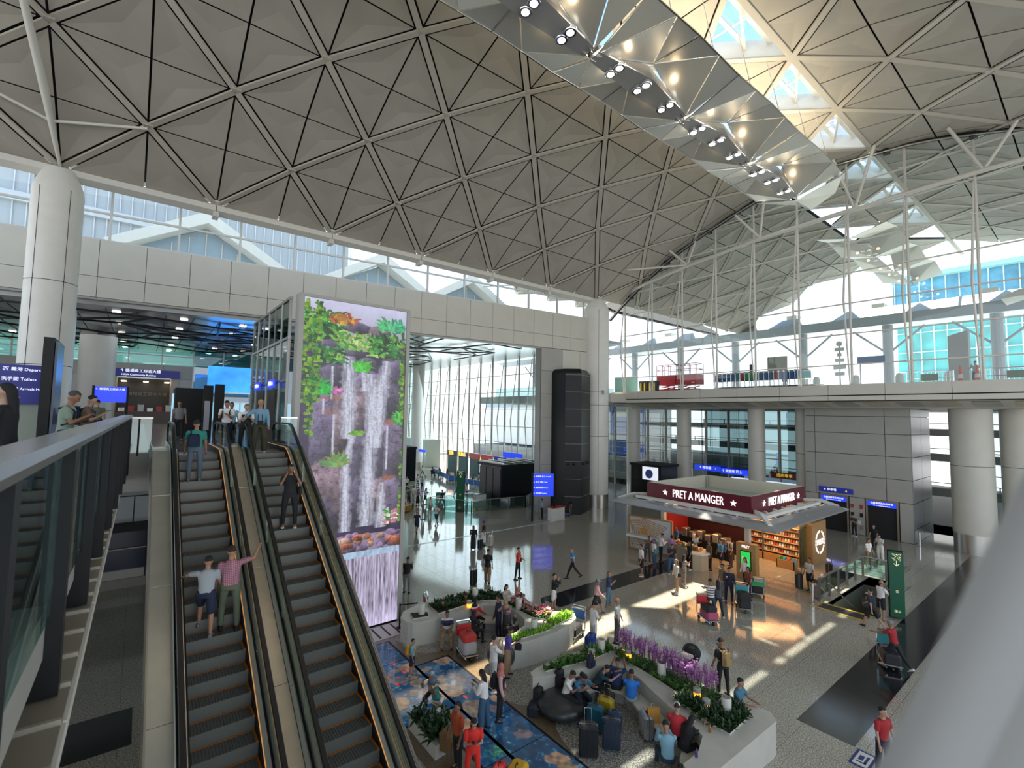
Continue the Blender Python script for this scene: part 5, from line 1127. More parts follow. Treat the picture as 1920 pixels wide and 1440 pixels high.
for (x, y) in ((27.9, 13.2), (28.1, 18.9), (33.6, 13.2), (33.6, 18.9)): MB().box(x - .13, y - .13, 0, x + .13, y + .13, 3.7).build('post', M_CLAD, kk)
# star wall
sa, sb = Vector((26.95, 20.85, 0)), Vector((27.55, 17.9, 0)); sd_ = (sb - sa).normalized(); sn = Vector((sd_.y, -sd_.x, 0)); sn = sn if sn.x < 0 else -sn; SL = (sb - sa).length
MB().rings([[sa + Vector((0, 0, 0)), sb + Vector((0, 0, 0)), sb + Vector((0, 0, 2.22)), sa + Vector((0, 0, 2.22))], [p - sn * .1 for p in (sa, sb, sb + Vector((0, 0, 2.22)), sa + Vector((0, 0, 2.22)))]]).build('star_board', mat('board_paleblue', (.5, .56, .62), .4), kk)
for p, q in ((sa, sa + Vector((0, 0, 2.22))), (sb, sb + Vector((0, 0, 2.22))), (sa + Vector((0, 0, 2.22)), sb + Vector((0, 0, 2.22))), (sa + Vector((0, 0, .05)), sb + Vector((0, 0, .05)))): MB().beam(p + sn * .01, q + sn * .01, .14, .09).build('board_frame', WOOD, kk)
sc0 = sa + sd_ * (SL * .36) + Vector((0, 0, 1.35)) + sn * .005
GOLD = mat('gold_wood', (.48, .25, .05), .4)
star(sc0, .42, .19, sn[:2], GOLD, rot=.05).build('star', GOLD, kk)
for r1 in (.64, .88, 1.14, 1.42, 1.72):
    mb = star(sc0, r1, r1 * .5, sn[:2], GOLD, rot=.05, hole=(r1 - .12, (r1 - .12) * .49)); mb.v = [tuple(v_) for v_ in mb.v]
    vv = []
    for p in mb.v:   # trimmed to the board
        p = Vector(p); s_ = (p - sa).dot(sd_); vv.append(tuple(p + sd_ * (min(max(s_, .06), SL - .06) - s_) + Vector((0, 0, min(max(p.z, .08), 2.16) - p.z))))
    mb.v = vv; mb.build('star_outline', GOLD, kk)
MB().beam(sa + sn * .25 + Vector((0, 0, .98)), sb + sn * .25 + Vector((0, 0, .98)), .5, .14).build('standing_shelf', M_WHITE, kk)
# counters and back bar
ctr = [(27.35, 17.8), (26.9, 16.6), (26.45, 16.1), (26.1, 15.6), (26.3, 15.15), (26.8, 15.0), (27.3, 15.3), (27.5, 16.2), (27.9, 17.7)]
MB().prism(ctr, 0, .95).build('counter_body', mat('pale_oak', (.55, .45, .30), .5, col2=(.48, .38, .25), scale=20), kk); MB().prism([(27.3, 17.85), (26.82, 16.6), (26.38, 16.1), (26.0, 15.6), (26.22, 15.05), (26.8, 14.9), (27.38, 15.25), (27.58, 16.2), (27.98, 17.75)], .95, 1.05).build('counter_top', M_WHITE, kk)
MB().box(29.6, 15.2, 0, 30.3, 18.8, .95).build('back_bar', M_BLACK, kk)
for k in range(6): MB().rbox(29.65, 15.4 + .55 * k, .95, 30.2, 15.8 + .55 * k, 1.35 + .15 * (k % 2), .05).build('coffee_machine', M_STEEL if k % 2 else M_STEELD, kk)
MB().box(31.4, 14.8, 0, 31.6, 19.2, 3.2).build('back_wall', mat('deep_red_wall', (.035, .006, .008), .5), kk); MB().box(28.2, 19.1, 1.0, 31.4, 19.2, 3.2).build('side_wall', mat('bright_red_wall', (.28, .015, .015), .5), kk)
MB().box(31.3, 15.2, 1.9, 31.38, 18.6, 2.7).build('menu_screens', mat('menu_dark', (.03, .02, .02), .3, emit=.3), kk)
MB().box(28.0, 18.9, 2.9, 30.0, 19.05, 3.2).build('menu_strip', mat('warm_lamp', (1, .55, .2), .4, emit=3), kk)
for k in range(3):
    MB().box(28.3 + .9 * k, 14.3, 3.55, 28.9 + .9 * k, 18.6, 3.6).build('ceiling_lamp', mat('warm_lamp'), kk)
MB().box(27.2, 12.8, 3.6, 34.1, 19.1, 3.71).build('ceiling', mat('kiosk_ceiling', (.25, .15, .08), .6), kk)
# open display fridges, each shelf with its rows of packs
MB().box(32.75, 12.0, 0, 33.4, 16.6, 2.35).build('fridge_back', mat('fridge_inner', (.5, .28, .10), .5), kk); MB().box(32.0, 12.0, 2.3, 33.4, 16.6, 2.62).build('fridge_header', WOOD, kk); MB().box(32.1, 11.98, 0, 33.4, 12.06, 2.4).build('fridge_side', M_GLASSG, kk)
for y in (12.02, 14.2, 16.5): MB().box(32.1, y, 0, 32.2, y + .08, 2.35).build('fridge_post', M_STEELD, kk)
MB().box(32.1, 12.1, 0, 32.75, 16.5, .45).build('fridge_base', WOOD, kk)
MB().box(32.15, 12.1, 2.24, 32.3, 16.5, 2.29).build('fridge_lamp', mat('warm_lamp'), kk)
packs = [mat('pack_cream', (.75, .6, .4), .5), mat('pack_brown', (.35, .17, .06), .5), mat('pack_white', (.8, .75, .68), .5), mat('pack_red', (.5, .08, .04), .5)]
pk = None; PKG = 'packs of food on the kiosk shelves'
for s_ in range(5):
    z = .62 + .35 * s_; MB().box(32.2 + .07 * s_, 12.1, z - .04, 32.75, 16.5, z).build('fridge_shelf', M_STEELD, kk)
    MB().box(32.19 + .07 * s_, 12.1, z - .06, 32.2 + .07 * s_, 16.5, z + .01).build('price_strip', mat('strip_amber', (.6, .35, .15), .5), kk)
    for k in range(27):
        y = 12.2 + .16 * k
        if pk is None:
            pk = MB().rings([[(-.07, -.06, 0), (.07, -.06, 0), (.07, .06, 0), (-.07, .06, 0)], [(-.02, -.05, .16), (.05, -.05, .16), (.05, .05, .16), (-.02, .05, .16)]]).build('food_pack', packs[0]); o = pk
        else: o = pk.copy(); COL.objects.link(o)
        o.location = (32.4 + .07 * s_, y, z); recolor(o, packs[(k // 2 + s_ * 3) % 4]); tag(o, 'small food pack in the row on the %s shelf of the kiosk fridge' % ['lowest', 'second lowest', 'middle', 'second highest', 'top'][s_], 'food pack', PKG + ', ' + ['lowest', 'second lowest', 'middle', 'second highest', 'top'][s_])
kb = thing('wooden_kiosk_block', 'oak clad kiosk end block with round white lit logo', 'cabinet', (33.5, 12.9, 0))
MB().rbox(32.9, 11.6, 0, 35.1, 14.0, 2.62, .03).build('body', WOOD, kb)
ring = MB(); n = 40
for q in range(20):
    if q % 10 == 4: continue
    a0, a1 = 2 * PI * q / 20, 2 * PI * (q + .72) / 20
    ring.rings([[(34.0 + R * math.cos(a), 11.57, 1.35 + R * math.sin(a)) for R, a in ((.62, a0), (.72, a0), (.72, (a0 + a1) / 2), (.72, a1), (.62, a1), (.62, (a0 + a1) / 2))], [(34.0 + R * math.cos(a), 11.6, 1.35 + R * math.sin(a)) for R, a in ((.62, a0), (.72, a0), (.72, (a0 + a1) / 2), (.72, a1), (.62, a1), (.62, (a0 + a1) / 2))]])
ring.build('logo_ring', M_LET, kb); text('PRET', .46, M_LET, kb, (34.0, 11.57, 1.35), (PI / 2, 0, 0), 'lettering', .02)
tt = thing('menu_totem', 'oak totem with green menu screen before the kiosk', 'totem', (27.3, 12.9, 0))
MB().rbox(27.1, 12.4, 0, 27.5, 13.5, 2.0, .02).build('body', WOOD, tt); MB().box(27.07, 12.65, .55, 27.1, 13.25, 1.6).build('screen_frame', M_BLACK, tt)
MB().box(27.05, 12.69, .6, 27.07, 13.21, 1.55).build('screen', mat('screen_green', (.02, .62, .08), .3, emit=1.), tt)
for z, y in ((1.2, 13.05), (1.1, 12.87), (.88, 12.95)): MB().tube([(27.04, y, z), (27.05, y, z)], .09, 12).build('dish_picture', mat('dish', (.75, .5, .55), .4, emit=.6), tt)
MB().box(27.04, 12.69, .6, 27.052, 13.21, .68).build('screen_strip', mat('screen_red', (.7, .05, .04), .4, emit=.7), tt)
text('PRET', .2, M_LET, tt, (27.08, 12.95, 1.82), (PI / 2, 0, -PI / 2), 'lettering', .008)
cr_ = thing('snack_crate', 'low wooden crate of green, blue and orange snack bags before the fridge', 'crate', (31.3, 12.5, 0))
MB().box(31.1, 12.0, 0, 31.15, 13.0, .5).box(31.5, 12.0, 0, 31.55, 13.0, .6).box(31.1, 12.0, 0, 31.55, 12.04, .55).box(31.1, 12.96, 0, 31.55, 13.0, .55).build('crate_sides', WOOD, cr_)
bg0 = None
for i, c in enumerate(((.03, .3, .05), (.05, .4, .5), (.75, .12, .03), (.05, .35, .5))):
    for j in range(2):
        o = MB().ell((31.33, 12.88 - .25 * i - .12 * j, .5 - .12 * j), (.16, .07, .16), 8, 6).build('snack_bag', mat('bag%d' % i, c, .4)); tag(o, ['green', 'light blue', 'orange', 'blue'][i] + ' snack bag in the kiosk crate', 'snack bag', 'snack bags in the crate')
area('kiosk_light', (29.8, 15.6, 3.5), (29.8, 15.6, 0), 4, 5, 190, (1, .5, .2)); area('fridge_light', (31.6, 14.2, 2.9), (32.8, 14.2, .6), 4.0, .3, 130, (1, .52, .22)); area('kiosk_floor_light', (30, 12.6, 3.4), (29.6, 12.2, 0), 3, 1.5, 110, (1, .5, .2))

rq = random.Random(8); ps = None
for i in range(26):
    t_ = i / 25.; x, y = (26.55 + .5 * rq.random() + .35 * t_, 15.5 + 2.0 * t_)
    c = [(.5, .25, .06), (.62, .36, .12), (.4, .05, .02), (.65, .6, .5), (.05, .2, .05)][i % 5]
    o = MB().rbox(-.09, -.07, 0, .09, .07, .08 + .08 * (i % 3), .03).build('food_tray', mat('tray%d' % (i % 5), c, .5)); o.location = (x, y, 1.05); tag(o, 'small tray of food or cups on the curved kiosk counter', 'food tray', 'trays on the kiosk counter')
# ---------------- people ----------------
def rotx(v, a): c, s = math.cos(a), math.sin(a); return Vector((v[0], v[1] * c - v[2] * s, v[1] * s + v[2] * c))
D = math.radians
POSES = {
 'stand': dict(lean=2, head=5, aL=(6, 10, 14), aR=(4, 10, 12), lL=(3, 4, 4), lR=(-3, 4, 2)),
 'phone': dict(lean=4, head=28, aL=(4, 10, 20), aR=(16, 6, 108, -14), lL=(4, 4, 4), lR=(-4, 4, 2)),
 'phone2': dict(lean=4, head=30, aL=(14, 5, 102, -26), aR=(15, 5, 106, -26), lL=(3, 5, 4), lR=(-3, 5, 3)),
 'ear': dict(lean=2, head=4, aL=(8, 14, 70, -30), aR=(40, 20, 138, -22), lL=(3, 8, 4), lR=(-5, 8, 3)),
 'face': dict(lean=2, head=6, aL=(52, 12, 122, -26), aR=(52, 12, 122, -26), lL=(3, 6, 4), lR=(-3, 6, 3)),
 'walk': dict(lean=5, head=6, aL=(-24, 8, 12), aR=(26, 8, 26), lL=(26, 3, 8), lR=(-20, 3, 22)),
 'push': dict(lean=10, head=6, aL=(48, 8, 30), aR=(48, 8, 30), lL=(28, 3, 14), lR=(-24, 3, 16)),
 'pull': dict(lean=4, head=8, aL=(30, 20, 30), aR=(-8, 10, 10), lL=(12, 4, 10), lR=(-8, 4, 8)),
 'railR': dict(lean=3, head=4, aL=(8, 10, 16), aR=(38, 40, 22), lL=(3, 7, 3), lR=(-2, 7, 3)),
 'climbL': dict(lean=12, head=8, aL=(55, 55, 8), aR=(8, 12, 10), lL=(42, 4, 52), lR=(-6, 5, 6)),
 'reachR': dict(lean=7, head=6, aL=(4, 10, 14), aR=(80, 62, 55, 25), lL=(16, 4, 22), lR=(-2, 5, 4)),
 'cross': dict(lean=2, head=8, aL=(32, 6, 105, -48), aR=(30, 6, 100, -48), lL=(4, 5, 3), lR=(-3, 6, 2)),
 'lean': dict(lean=32, head=4, aL=(60, 12, 35, -10), aR=(58, 12, 40, -10), lL=(6, 4, 8), lR=(-4, 4, 4)),
 'sit': dict(lean=6, head=14, aL=(32, 8, 55, -14), aR=(34, 8, 60, -14), lL=(84, 9, 84), lR=(82, 10, 80)),
 'sitphone': dict(lean=16, head=36, aL=(34, 6, 82, -20), aR=(34, 6, 86, -20), lL=(84, 10, 82), lR=(84, 9, 92)),
 'sitlean': dict(lean=36, head=26, aL=(62, 10, 40, -16), aR=(60, 10, 46, -16), lL=(84, 12, 86), lR=(84, 10, 80)),
 'squatphone': dict(lean=18, head=8, aL=(70, 6, 50, -14), aR=(74, 6, 44, -14), lL=(112, 10, 136), lR=(92, 8, 128)),
}
def skeleton(pose):
    P = POSES[pose]; J = {}
    def leg(s_, L):
        h, b, k = [D(q) for q in L[:3]]; hp = Vector((s_ * .095, 0, 0))
        th = Vector((s_ * math.sin(b), math.sin(h) * math.cos(b), -math.cos(h) * math.cos(b))); kn = hp + th * .43
        sh = Vector((s_ * math.sin(b) * .3, math.sin(h - k), -math.cos(h - k))).normalized(); an = kn + sh * .41; return hp, kn, an
    for n_, s_, k in (('L', -1, 'lL'), ('R', 1, 'lR')):
        J['hip' + n_], J['kne' + n_], J['ank' + n_] = leg(s_, P[k])
    low = min(J['ankL'].z, J['ankR'].z); base = -low + .085
    ln = D(P['lean']); up = Vector((0, math.sin(ln), math.cos(ln))); J['pel'] = Vector((0, 0, 0)); J['ch'] = up * .30; J['neck'] = up * .50; hd = D(P['lean'] * .4 + P['head'])
    hu = Vector((0, math.sin(hd), math.cos(hd))); J['head'] = J['neck'] + up * .07 + hu * .115; J['hu'] = hu; J['up'] = up
    for n_, s_, k in (('L', -1, 'aL'), ('R', 1, 'aR')):
        A = P[k]; a, b, e = [D(q) for q in A[:3]]; inn = D(A[3]) if len(A) > 3 else b * .4; a += ln * .5
        sh = up * .455 + Vector((s_ * .185, 0, 0)); el = sh + Vector((s_ * math.sin(b), math.sin(a) * math.cos(b), -math.cos(a) * math.cos(b))) * .285
        fd = Vector((s_ * math.sin(inn), math.sin(a + e) * math.cos(inn), -math.cos(a + e) * math.cos(inn))).normalized(); wr = el + fd * .25
        J['sho' + n_], J['elb' + n_], J['wri' + n_], J['fd' + n_] = sh, el, wr, fd
    o = Vector((0, 0, base))
    for k in J:
        if k not in ('hu', 'up', 'fdL', 'fdR'): J[k] = J[k] + o
    return J
def remesh(mb, vox, sm=2):
    me = bpy.data.meshes.new('t'); me.from_pydata([tuple(v) for v in mb.v], [], mb.f); o = bpy.data.objects.new('t', me); COL.objects.link(o)
    m = o.modifiers.new('r', 'REMESH'); m.mode = 'VOXEL'; m.voxel_size = vox; m.use_smooth_shade = True
    s_ = o.modifiers.new('s', 'SMOOTH'); s_.factor = .5; s_.iterations = sm
    dc = o.modifiers.new('d', 'DECIMATE'); dc.ratio = .42
    dg = bpy.context.evaluated_depsgraph_get(); r = bpy.data.meshes.new_from_object(o.evaluated_get(dg)); bpy.data.objects.remove(o); bpy.data.meshes.remove(me)
    r.polygons.foreach_set('use_smooth', [True] * len(r.polygons)); return r
def addto(me, mb, slot):
    nv = len(me.vertices); bm = bmesh.new(); bm.from_mesh(me); vs = [bm.verts.new(p) for p in mb.v]
    for f in mb.f:
        try: q = bm.faces.new([vs[i] for i in f]); q.material_index = slot; q.smooth = True
        except ValueError: pass
    bm.to_mesh(me); bm.free()
def ellr(mb, c, r, up, n=12, m=8):
    z = Vector(up).normalized(); x = Vector((1, 0, 0)); y = z.cross(x).normalized(); A = Matrix((x, y, z)).transposed(); return mb.ell(c, r, n, m, A)
TORSO = [(0, -.10, .150, .105), (0, .0, .168, .118), (0, .10, .150, .108), (0, .22, .152, .108), (0, .34, .175, .118), (0, .42, .180, .108), (0, .475, .125, .085), (0, .51, .065, .062)]
def torso(mb, J, g=0., z0=0, z1=9):
    up = J['up']; rg = []; y = Vector((0, up.z, -up.y))
    for i, (_, z, a, b) in enumerate(TORSO):
        if i < z0 or i > z1: continue
        c = J['pel'] + up * z; rg.append([c + Vector((1, 0, 0)) * ((a + g) * math.cos(t)) + y * ((b + g) * math.sin(t)) for t in [2 * PI * k / 16 for k in range(16)]])
    return mb.rings(rg)
MCACHE = {}
def part(kind, pose):
    k = (kind, pose)
    if k in MCACHE: return MCACHE[k]
    J = skeleton(pose); mb = MB(); hu = J['hu']; H_ = J['head']; y = Vector((0, hu.z, -hu.y)); X = Vector((1, 0, 0))
    def sleeves(t, g):
        for n_ in 'LR':
            s_, e, w = J['sho' + n_], J['elb' + n_], J['wri' + n_]
            mb.cap(s_ + (J['up'] * -.02), s_.lerp(e, min(t, 1)), .058 + g, .050 + g)
            if t > 1: mb.cap(e, e.lerp(w, t - 1), .048 + g, .034 + g)
    def legs(t, g, w=0.):
        for n_ in 'LR':
            s_, e, a = J['hip' + n_], J['kne' + n_], J['ank' + n_]
            mb.cap(s_, s_.lerp(e, min(t, 1)), .092 + g, .064 + g + w)
            if t > 1: mb.cap(e, e.lerp(a, t - 1), .062 + g + w * .7, .045 + g + w)
        torso(mb, J, g - .004, 0, 2)
    if kind == 'body':
        torso(mb, J, -.012); mb.cap(J['neck'] - J['up'] * .05, H_ - hu * .05, .056, .052)
        ellr(mb, H_, (.076, .094, .112), hu); ellr(mb, H_ - hu * .055 + y * .028, (.052, .06, .055), hu)
        mb.cap(H_ - hu * .0 + y * .085, H_ - hu * .03 + y * .104, .011, .016, 6)
        for s_ in (-1, 1): ellr(mb, H_ + X * s_ * .078 - y * .005 - hu * .01, (.012, .02, .03), hu, 8, 5)
        for n_ in 'LR':
            s_, e, w, fd_ = J['sho' + n_], J['elb' + n_], J['wri' + n_], J['fd' + n_]
            mb.cap(s_, e, .046, .038); mb.cap(e, w, .038, .026); mb.cap(w, w + fd_ * .06, .026, .032)
            s_, e, a = J['hip' + n_], J['kne' + n_], J['ank' + n_]
            mb.cap(s_, e, .084, .054); mb.cap(e, e.lerp(a, .35), .054, .056); mb.cap(e.lerp(a, .35), a, .056, .036); mb.cap(a, a + Vector((0, .10, -.05)), .034, .028)
        me = remesh(mb, .0165)
        h = MB()
        for n_, sg in (('L', -1), ('R', 1)):
            w, fd_ = J['wri' + n_], J['fd' + n_]; sx = fd_.cross(Vector((0, 0, 1))); sx = sx.normalized() if sx.length > .1 else Vector((1, 0, 0)); pn = sx.cross(fd_).normalized(); bend = pn * -.5
            if (bend.z > 0) == (fd_.y > .5): bend = -bend
            for q, (of, L) in enumerate(((-.024, .060), (-.008, .072), (.008, .068), (.024, .052))):
                a = w + fd_ * .075 + sx * of; b = a + fd_ * (L * .5); c = b + (fd_ * .8 + bend).normalized() * (L * .55); h.tube([a, b, c], [.0095, .009, .006], 6)
            a = w + fd_ * .03 + sx * (-sg * .03); h.tube([a, a + (fd_ + sx * -sg * .9).normalized() * .03, a + (fd_ + sx * -sg * .5).normalized() * .06], [.011, .010, .007], 6)
        addto(me, h, 0)
        f_ = MB()
        for s_ in (-1, 1): f_.ell(H_ + X * s_ * .030 + y * .083 + hu * .004, (.011, .006, .006), 8, 4); f_.tube([H_ + X * s_ * .018 + y * .090 + hu * .024, H_ + X * s_ * .044 + y * .078 + hu * .024], .004, 5)
        addto(me, f_, 1); f_ = MB(); f_.tube([H_ - X * .022 + y * .083 - hu * .055, H_ + y * .090 - hu * .057, H_ + X * .022 + y * .083 - hu * .055], .005, 5); addto(me, f_, 2)
    elif kind in ('tee', 'long', 'vest', 'sleeve'):
        torso(mb, J, .010 if kind != 'vest' else .018, 1, 7 if kind != 'vest' else 5)
        if kind == 'tee': sleeves(.62, .008)
        elif kind == 'long': sleeves(1.92, .010)
        me = remesh(mb, .018)
    elif kind == 'vesttee':
        torso(mb, J, .008, 3, 7); sleeves(.62, .008); me = remesh(mb, .018)
    elif kind == 'pants': legs(1.93, .006); me = remesh(mb, .018)
    elif kind == 'wide': legs(1.93, .008, .035); me = remesh(mb, .02)
    elif kind == 'shorts': legs(.86, .012, .02); me = remesh(mb, .018)
    elif kind in ('skirt', 'dress'):
        a = (J['ankL'] + J['ankR']) / 2; kn = (J['kneL'] + J['kneR']) / 2; t = .0 if kind == 'skirt' else 1
        b = kn.lerp(a, .55 if kind == 'skirt' else .95); rg = []; sp = abs(J['ankL'].y - J['ankR'].y) / 2
        for c, rx_, ry in ((J['pel'] + J['up'] * .1, .155, .115), (J['pel'], .182, .14), (kn, .20, .15 + sp * .5), (b, .20, .15 + sp)):
            rg.append([c + Vector((rx_ * math.cos(q), ry * math.sin(q), 0)) for q in [2 * PI * k_ / 18 for k_ in range(18)]])
        mb.rings(rg); me = remesh(mb, .022)
    elif kind.startswith('hair_'):
        t = kind[5:]
        if t in ('short', 'bob', 'long'):
            mb.ell((0, 0, 0), (.086, .100, .098), 16, 10); mb.v = [tuple(H_ + X * p[0] + y * (p[1] - .014) + hu * (max(p[2], -.035 if p[1] < .02 else .042) + .026)) for p in mb.v]
            if t != 'short':
                L = .13 if t == 'bob' else .36; rg = []
                for q, wd, dp in ((0, .085, .075), (.4, .092, .07), (1, .075 if t == 'bob' else .06, .045)):
                    c = H_ + hu * .03 - y * .035 - (hu * .35 + J['up'] * .65).normalized() * (L * q) - y * (.01 + .05 * q); rg.append([c + X * wd * math.cos(a) + y * dp * math.sin(a) * (1 if math.sin(a) < 0 else .35) for a in [2 * PI * k_ / 14 for k_ in range(14)]])
                mb.rings(rg)
        elif t == 'bald': mb.ell((0, 0, 0), (.082, .08, .03), 14, 6); mb.v = [tuple(H_ + X * p[0] + y * (p[1] - .035) + hu * (p[2] - .03)) for p in mb.v]
        elif t == 'cap':
            mb.ell((0, 0, 0), (.088, .104, .09), 16, 10); mb.v = [tuple(H_ + X * p[0] + y * (p[1] - .004) + hu * (max(p[2], 0) + .036)) for p in mb.v]
            mb.rings([[H_ + X * a + y * b + hu * (.036 + t2) for a, b in ((-.07, .06), (.07, .06), (.06, .15), (0, .175), (-.06, .15))] for t2 in (0, .012)])
        elif t == 'hijab':
            mb.ell((0, 0, 0), (.10, .112, .125), 16, 10); mb.v = [tuple(H_ + X * p[0] + y * (p[1] - .03 if p[1] > 0 else p[1] - .01) + hu * p[2]) for p in mb.v]
            rg = []
            for z, a_, b_ in ((.0, .10, .09), (-.10, .085, .085), (-.16, .13, .11), (-.27, .19, .13)):
                c = H_ + hu * z - y * .012; rg.append([c + X * a_ * math.cos(q) + y * b_ * math.sin(q) * (.75 if math.sin(q) > 0 and z > -.08 else 1) for q in [2 * PI * k_ / 16 for k_ in range(16)]])
            mb.rings(rg)
        me = remesh(mb, .015 if t != 'cap' else .012, 1)
    elif kind[:5] == 'shoe_':
        n_ = kind[5]; a = J['ank' + n_]; sh = (a - J['kne' + n_]).normalized(); fw = (Vector((0, 1, 0)) - sh * sh.y)
        fw = Vector((0, 1, 0)) if a.z < .12 else (Vector((0, 1, .0)) + Vector((0, 0, -1)) * .6).normalized(); dn = Vector((0, -fw.z, fw.y)) * -1
        c = a + dn * .045; rg = []
        for q, w_, h_ in ((-.085, .022, .05), (-.06, .036, .075), (.02, .040, .07), (.10, .046, .045), (.155, .040, .03), (.175, .02, .018)):
            o = c + fw * q; rg.append([o + X * w_ + dn * .04, o + X * w_ * 1.02 + dn * .02, o + X * w_ * .7 - dn * (h_ - .04), o - X * w_ * .7 - dn * (h_ - .04), o - X * w_ * 1.02 + dn * .02, o - X * w_ + dn * .04])
        mb.rings(rg); me = bpy.data.meshes.new('shoe'); me.from_pydata([tuple(v) for v in mb.v], [], mb.f); me.polygons.foreach_set('use_smooth', [True] * len(me.polygons))
    elif kind in ('backpack', 'sling', 'handbag', 'bag_side', 'bag_back', 'straps', 'strap', 'camera'):
        up = J['up']; yb = Vector((0, up.z, -up.y))
        def blob(c, w_, d_, h_, r=.05):
            q = MB().rbox(-w_ / 2, -d_ / 2, -h_ / 2, w_ / 2, d_ / 2, h_ / 2, r); n0 = len(mb.v); mb.v += [tuple(c + X * p[0] + yb * p[1] + up * p[2]) for p in q.v]; mb.f += [tuple(i + n0 for i in f) for f in q.f]
        if kind == 'backpack': blob(J['pel'] + up * .28 - yb * .20, .29, .17, .44, .07); blob(J['pel'] + up * .20 - yb * .30, .22, .07, .22, .03)
        if kind in ('backpack', 'straps'):
            for s_ in (-1, 1): mb.tube([J['pel'] + up * .44 + X * s_ * .10 - yb * .12, J['pel'] + up * .49 + X * s_ * .11 + yb * .0, J['pel'] + up * .40 + X * s_ * .11 + yb * .125, J['pel'] + up * .2 + X * s_ * .13 + yb * .12, J['pel'] + up * .14 + X * s_ * .15 - yb * .04], .02, 6)
        if kind == 'sling': blob(J['pel'] + up * .22 - yb * .17 - X * .05, .30, .12, .36, .06); mb.tube([J['pel'] + up * .36 - yb * .14 - X * .12, J['pel'] + up * .50 - X * .12, J['pel'] + up * .35 + yb * .13], .025, 6)
        if kind == 'bag_back': blob(J['pel'] + up * .12 - yb * .24 + X * .08, .3, .22, .34, .09); mb.tube([J['pel'] + up * .25 - yb * .2, J['pel'] + up * .49 - X * .1, J['pel'] + up * .2 + yb * .14], .018, 6)
        if kind == 'bag_side': blob(J['pel'] + up * .08 - X * .24, .10, .24, .22, .05); mb.tube([J['pel'] + up * .15 - X * .22, J['pel'] + up * .49 + X * .08, J['pel'] + up * .3 - yb * .13 - X * .05, J['pel'] + up * .15 - X * .2], .012, 6)
        if kind == 'strap': mb.tube([J['pel'] + up * .12 - X * .18, J['pel'] + up * .3 + yb * .13 - X * .04, J['pel'] + up * .49 + X * .09, J['pel'] + up * .3 - yb * .13, J['pel'] + up * .12 - X * .18], .014, 6)
        if kind == 'handbag':
            c = J['wriR'] + J['fdR'] * .09 + Vector((0, 0, -.2)); blob(c, .13, .26, .22, .04); mb.tube([c + Vector((0, -.07, .1)), c + Vector((0, -.03, .2)), c + Vector((0, .03, .2)), c + Vector((0, .07, .1))], .009, 6)
        if kind == 'camera': blob(J['pel'] + up * .06 + yb * .17 - X * .02, .17, .09, .13, .02); mb.tube([J['pel'] + up * .10 + yb * .15 - X * .08, J['pel'] + up * .3 + yb * .13 - X * .06, J['pel'] + up * .5 - X * .09, J['pel'] + up * .5 + X * .09, J['pel'] + up * .3 + yb * .13 + X * .05, J['pel'] + up * .10 + yb * .15 + X * .06], .01, 6)
        me = bpy.data.meshes.new('bag'); me.from_pydata([tuple(v) for v in mb.v], [], mb.f)
    elif kind == 'phone_obj':
        w, fd_ = J['wriR'], J['fdR']; c = w + fd_ * .12 + Vector((0, .01, .03)); q = MB().rbox(-.037, -.07, -.005, .037, .07, .005, .004); me = bpy.data.meshes.new('phone'); me.from_pydata([tuple(c + Vector(p)) for p in q.v], [], q.f)
    MCACHE[k] = me; return me
CL = dict(black=(.012, .012, .014), white=(.72, .71, .68), grey=(.20, .20, .20), tealgreen=(.03, .23, .19), bluegrey=(.10, .14, .19), denimblue=(.16, .30, .42), olive=(.05, .05, .025), cream=(.6, .55, .45), navy=(.012, .018, .05), paleblue=(.22, .42, .52), lightgrey=(.33, .37, .40),
  oliveg=(.10, .12, .08), sage=(.22, .29, .22), brown=(.16, .11, .07), greyw=(.5, .52, .5), darkgreen=(.02, .07, .05), purple=(.16, .10, .25), lightblue=(.25, .4, .55), greyblue=(.15, .19, .25), rose=(.45, .16, .14), khaki=(.30, .20, .11), red=(.68, .03, .02), tan=(.34, .22, .13), pinkpale=(.55, .32, .34),
  navyblue=(.02, .04, .12), denim=(.06, .14, .22), greyd=(.07, .07, .075), purpleblue=(.08, .06, .30), bluejean=(.04, .10, .18), skyblue=(.12, .38, .58), yellow=(.70, .36, .02), greyblueh=(.1, .12, .15), tealgreen2=(.02, .18, .15), orange=(.42, .07, .02), navydark=(.008, .012, .03), mauve=(.32, .19, .24),
  blue=(.02, .08, .45), teal=(.03, .3, .3), lilac=(.38, .25, .45), tanp=(.4, .3, .2), patterned=(.35, .33, .3), olivek=(.12, .09, .045), bluebag=(.03, .12, .28), brownp=(.09, .05, .03), bluejeand=(.02, .045, .08), blackj=(.02, .02, .025), rust=(.22, .06, .03), greylight=(.45, .44, .40), charcoal=(.04, .045, .05), khakid=(.14, .12, .08),
  navyd=(.012, .02, .035), crimson=(.32, .015, .02), tanbag=(.34, .22, .09), navywhite=(.03, .03, .07), redwhite=(.6, .05, .05), midblue=(.06, .24, .42), maroon=(.12, .02, .05), navyteal=(.015, .05, .07), navyb=(.012, .03, .12), bluejersey=(.02, .14, .55), redprint=(.5, .03, .04), steelblue=(.05, .16, .24), greybeige=(.28, .24, .2),
  peach=(.55, .25, .18), peachd=(.4, .18, .14), pink=(.6, .06, .2), greyblueq=(.1, .1, .1), vestchild=(.05, .05, .06), sandy=(.42, .30, .14), darkbrown=(.03, .018, .012), greyblack=(.05, .05, .05), skin=(.30, .16, .10), tanboot=(.42, .20, .05), hiviz=(.02, .20, .42), orange2=(.5, .1, .02))
CL['greyblue'] = (.13, .17, .22)
SKN = [mat('skin_a', (.36, .19, .12), .55), mat('skin_b', (.26, .13, .075), .55), mat('skin_c', (.44, .26, .18), .55)]
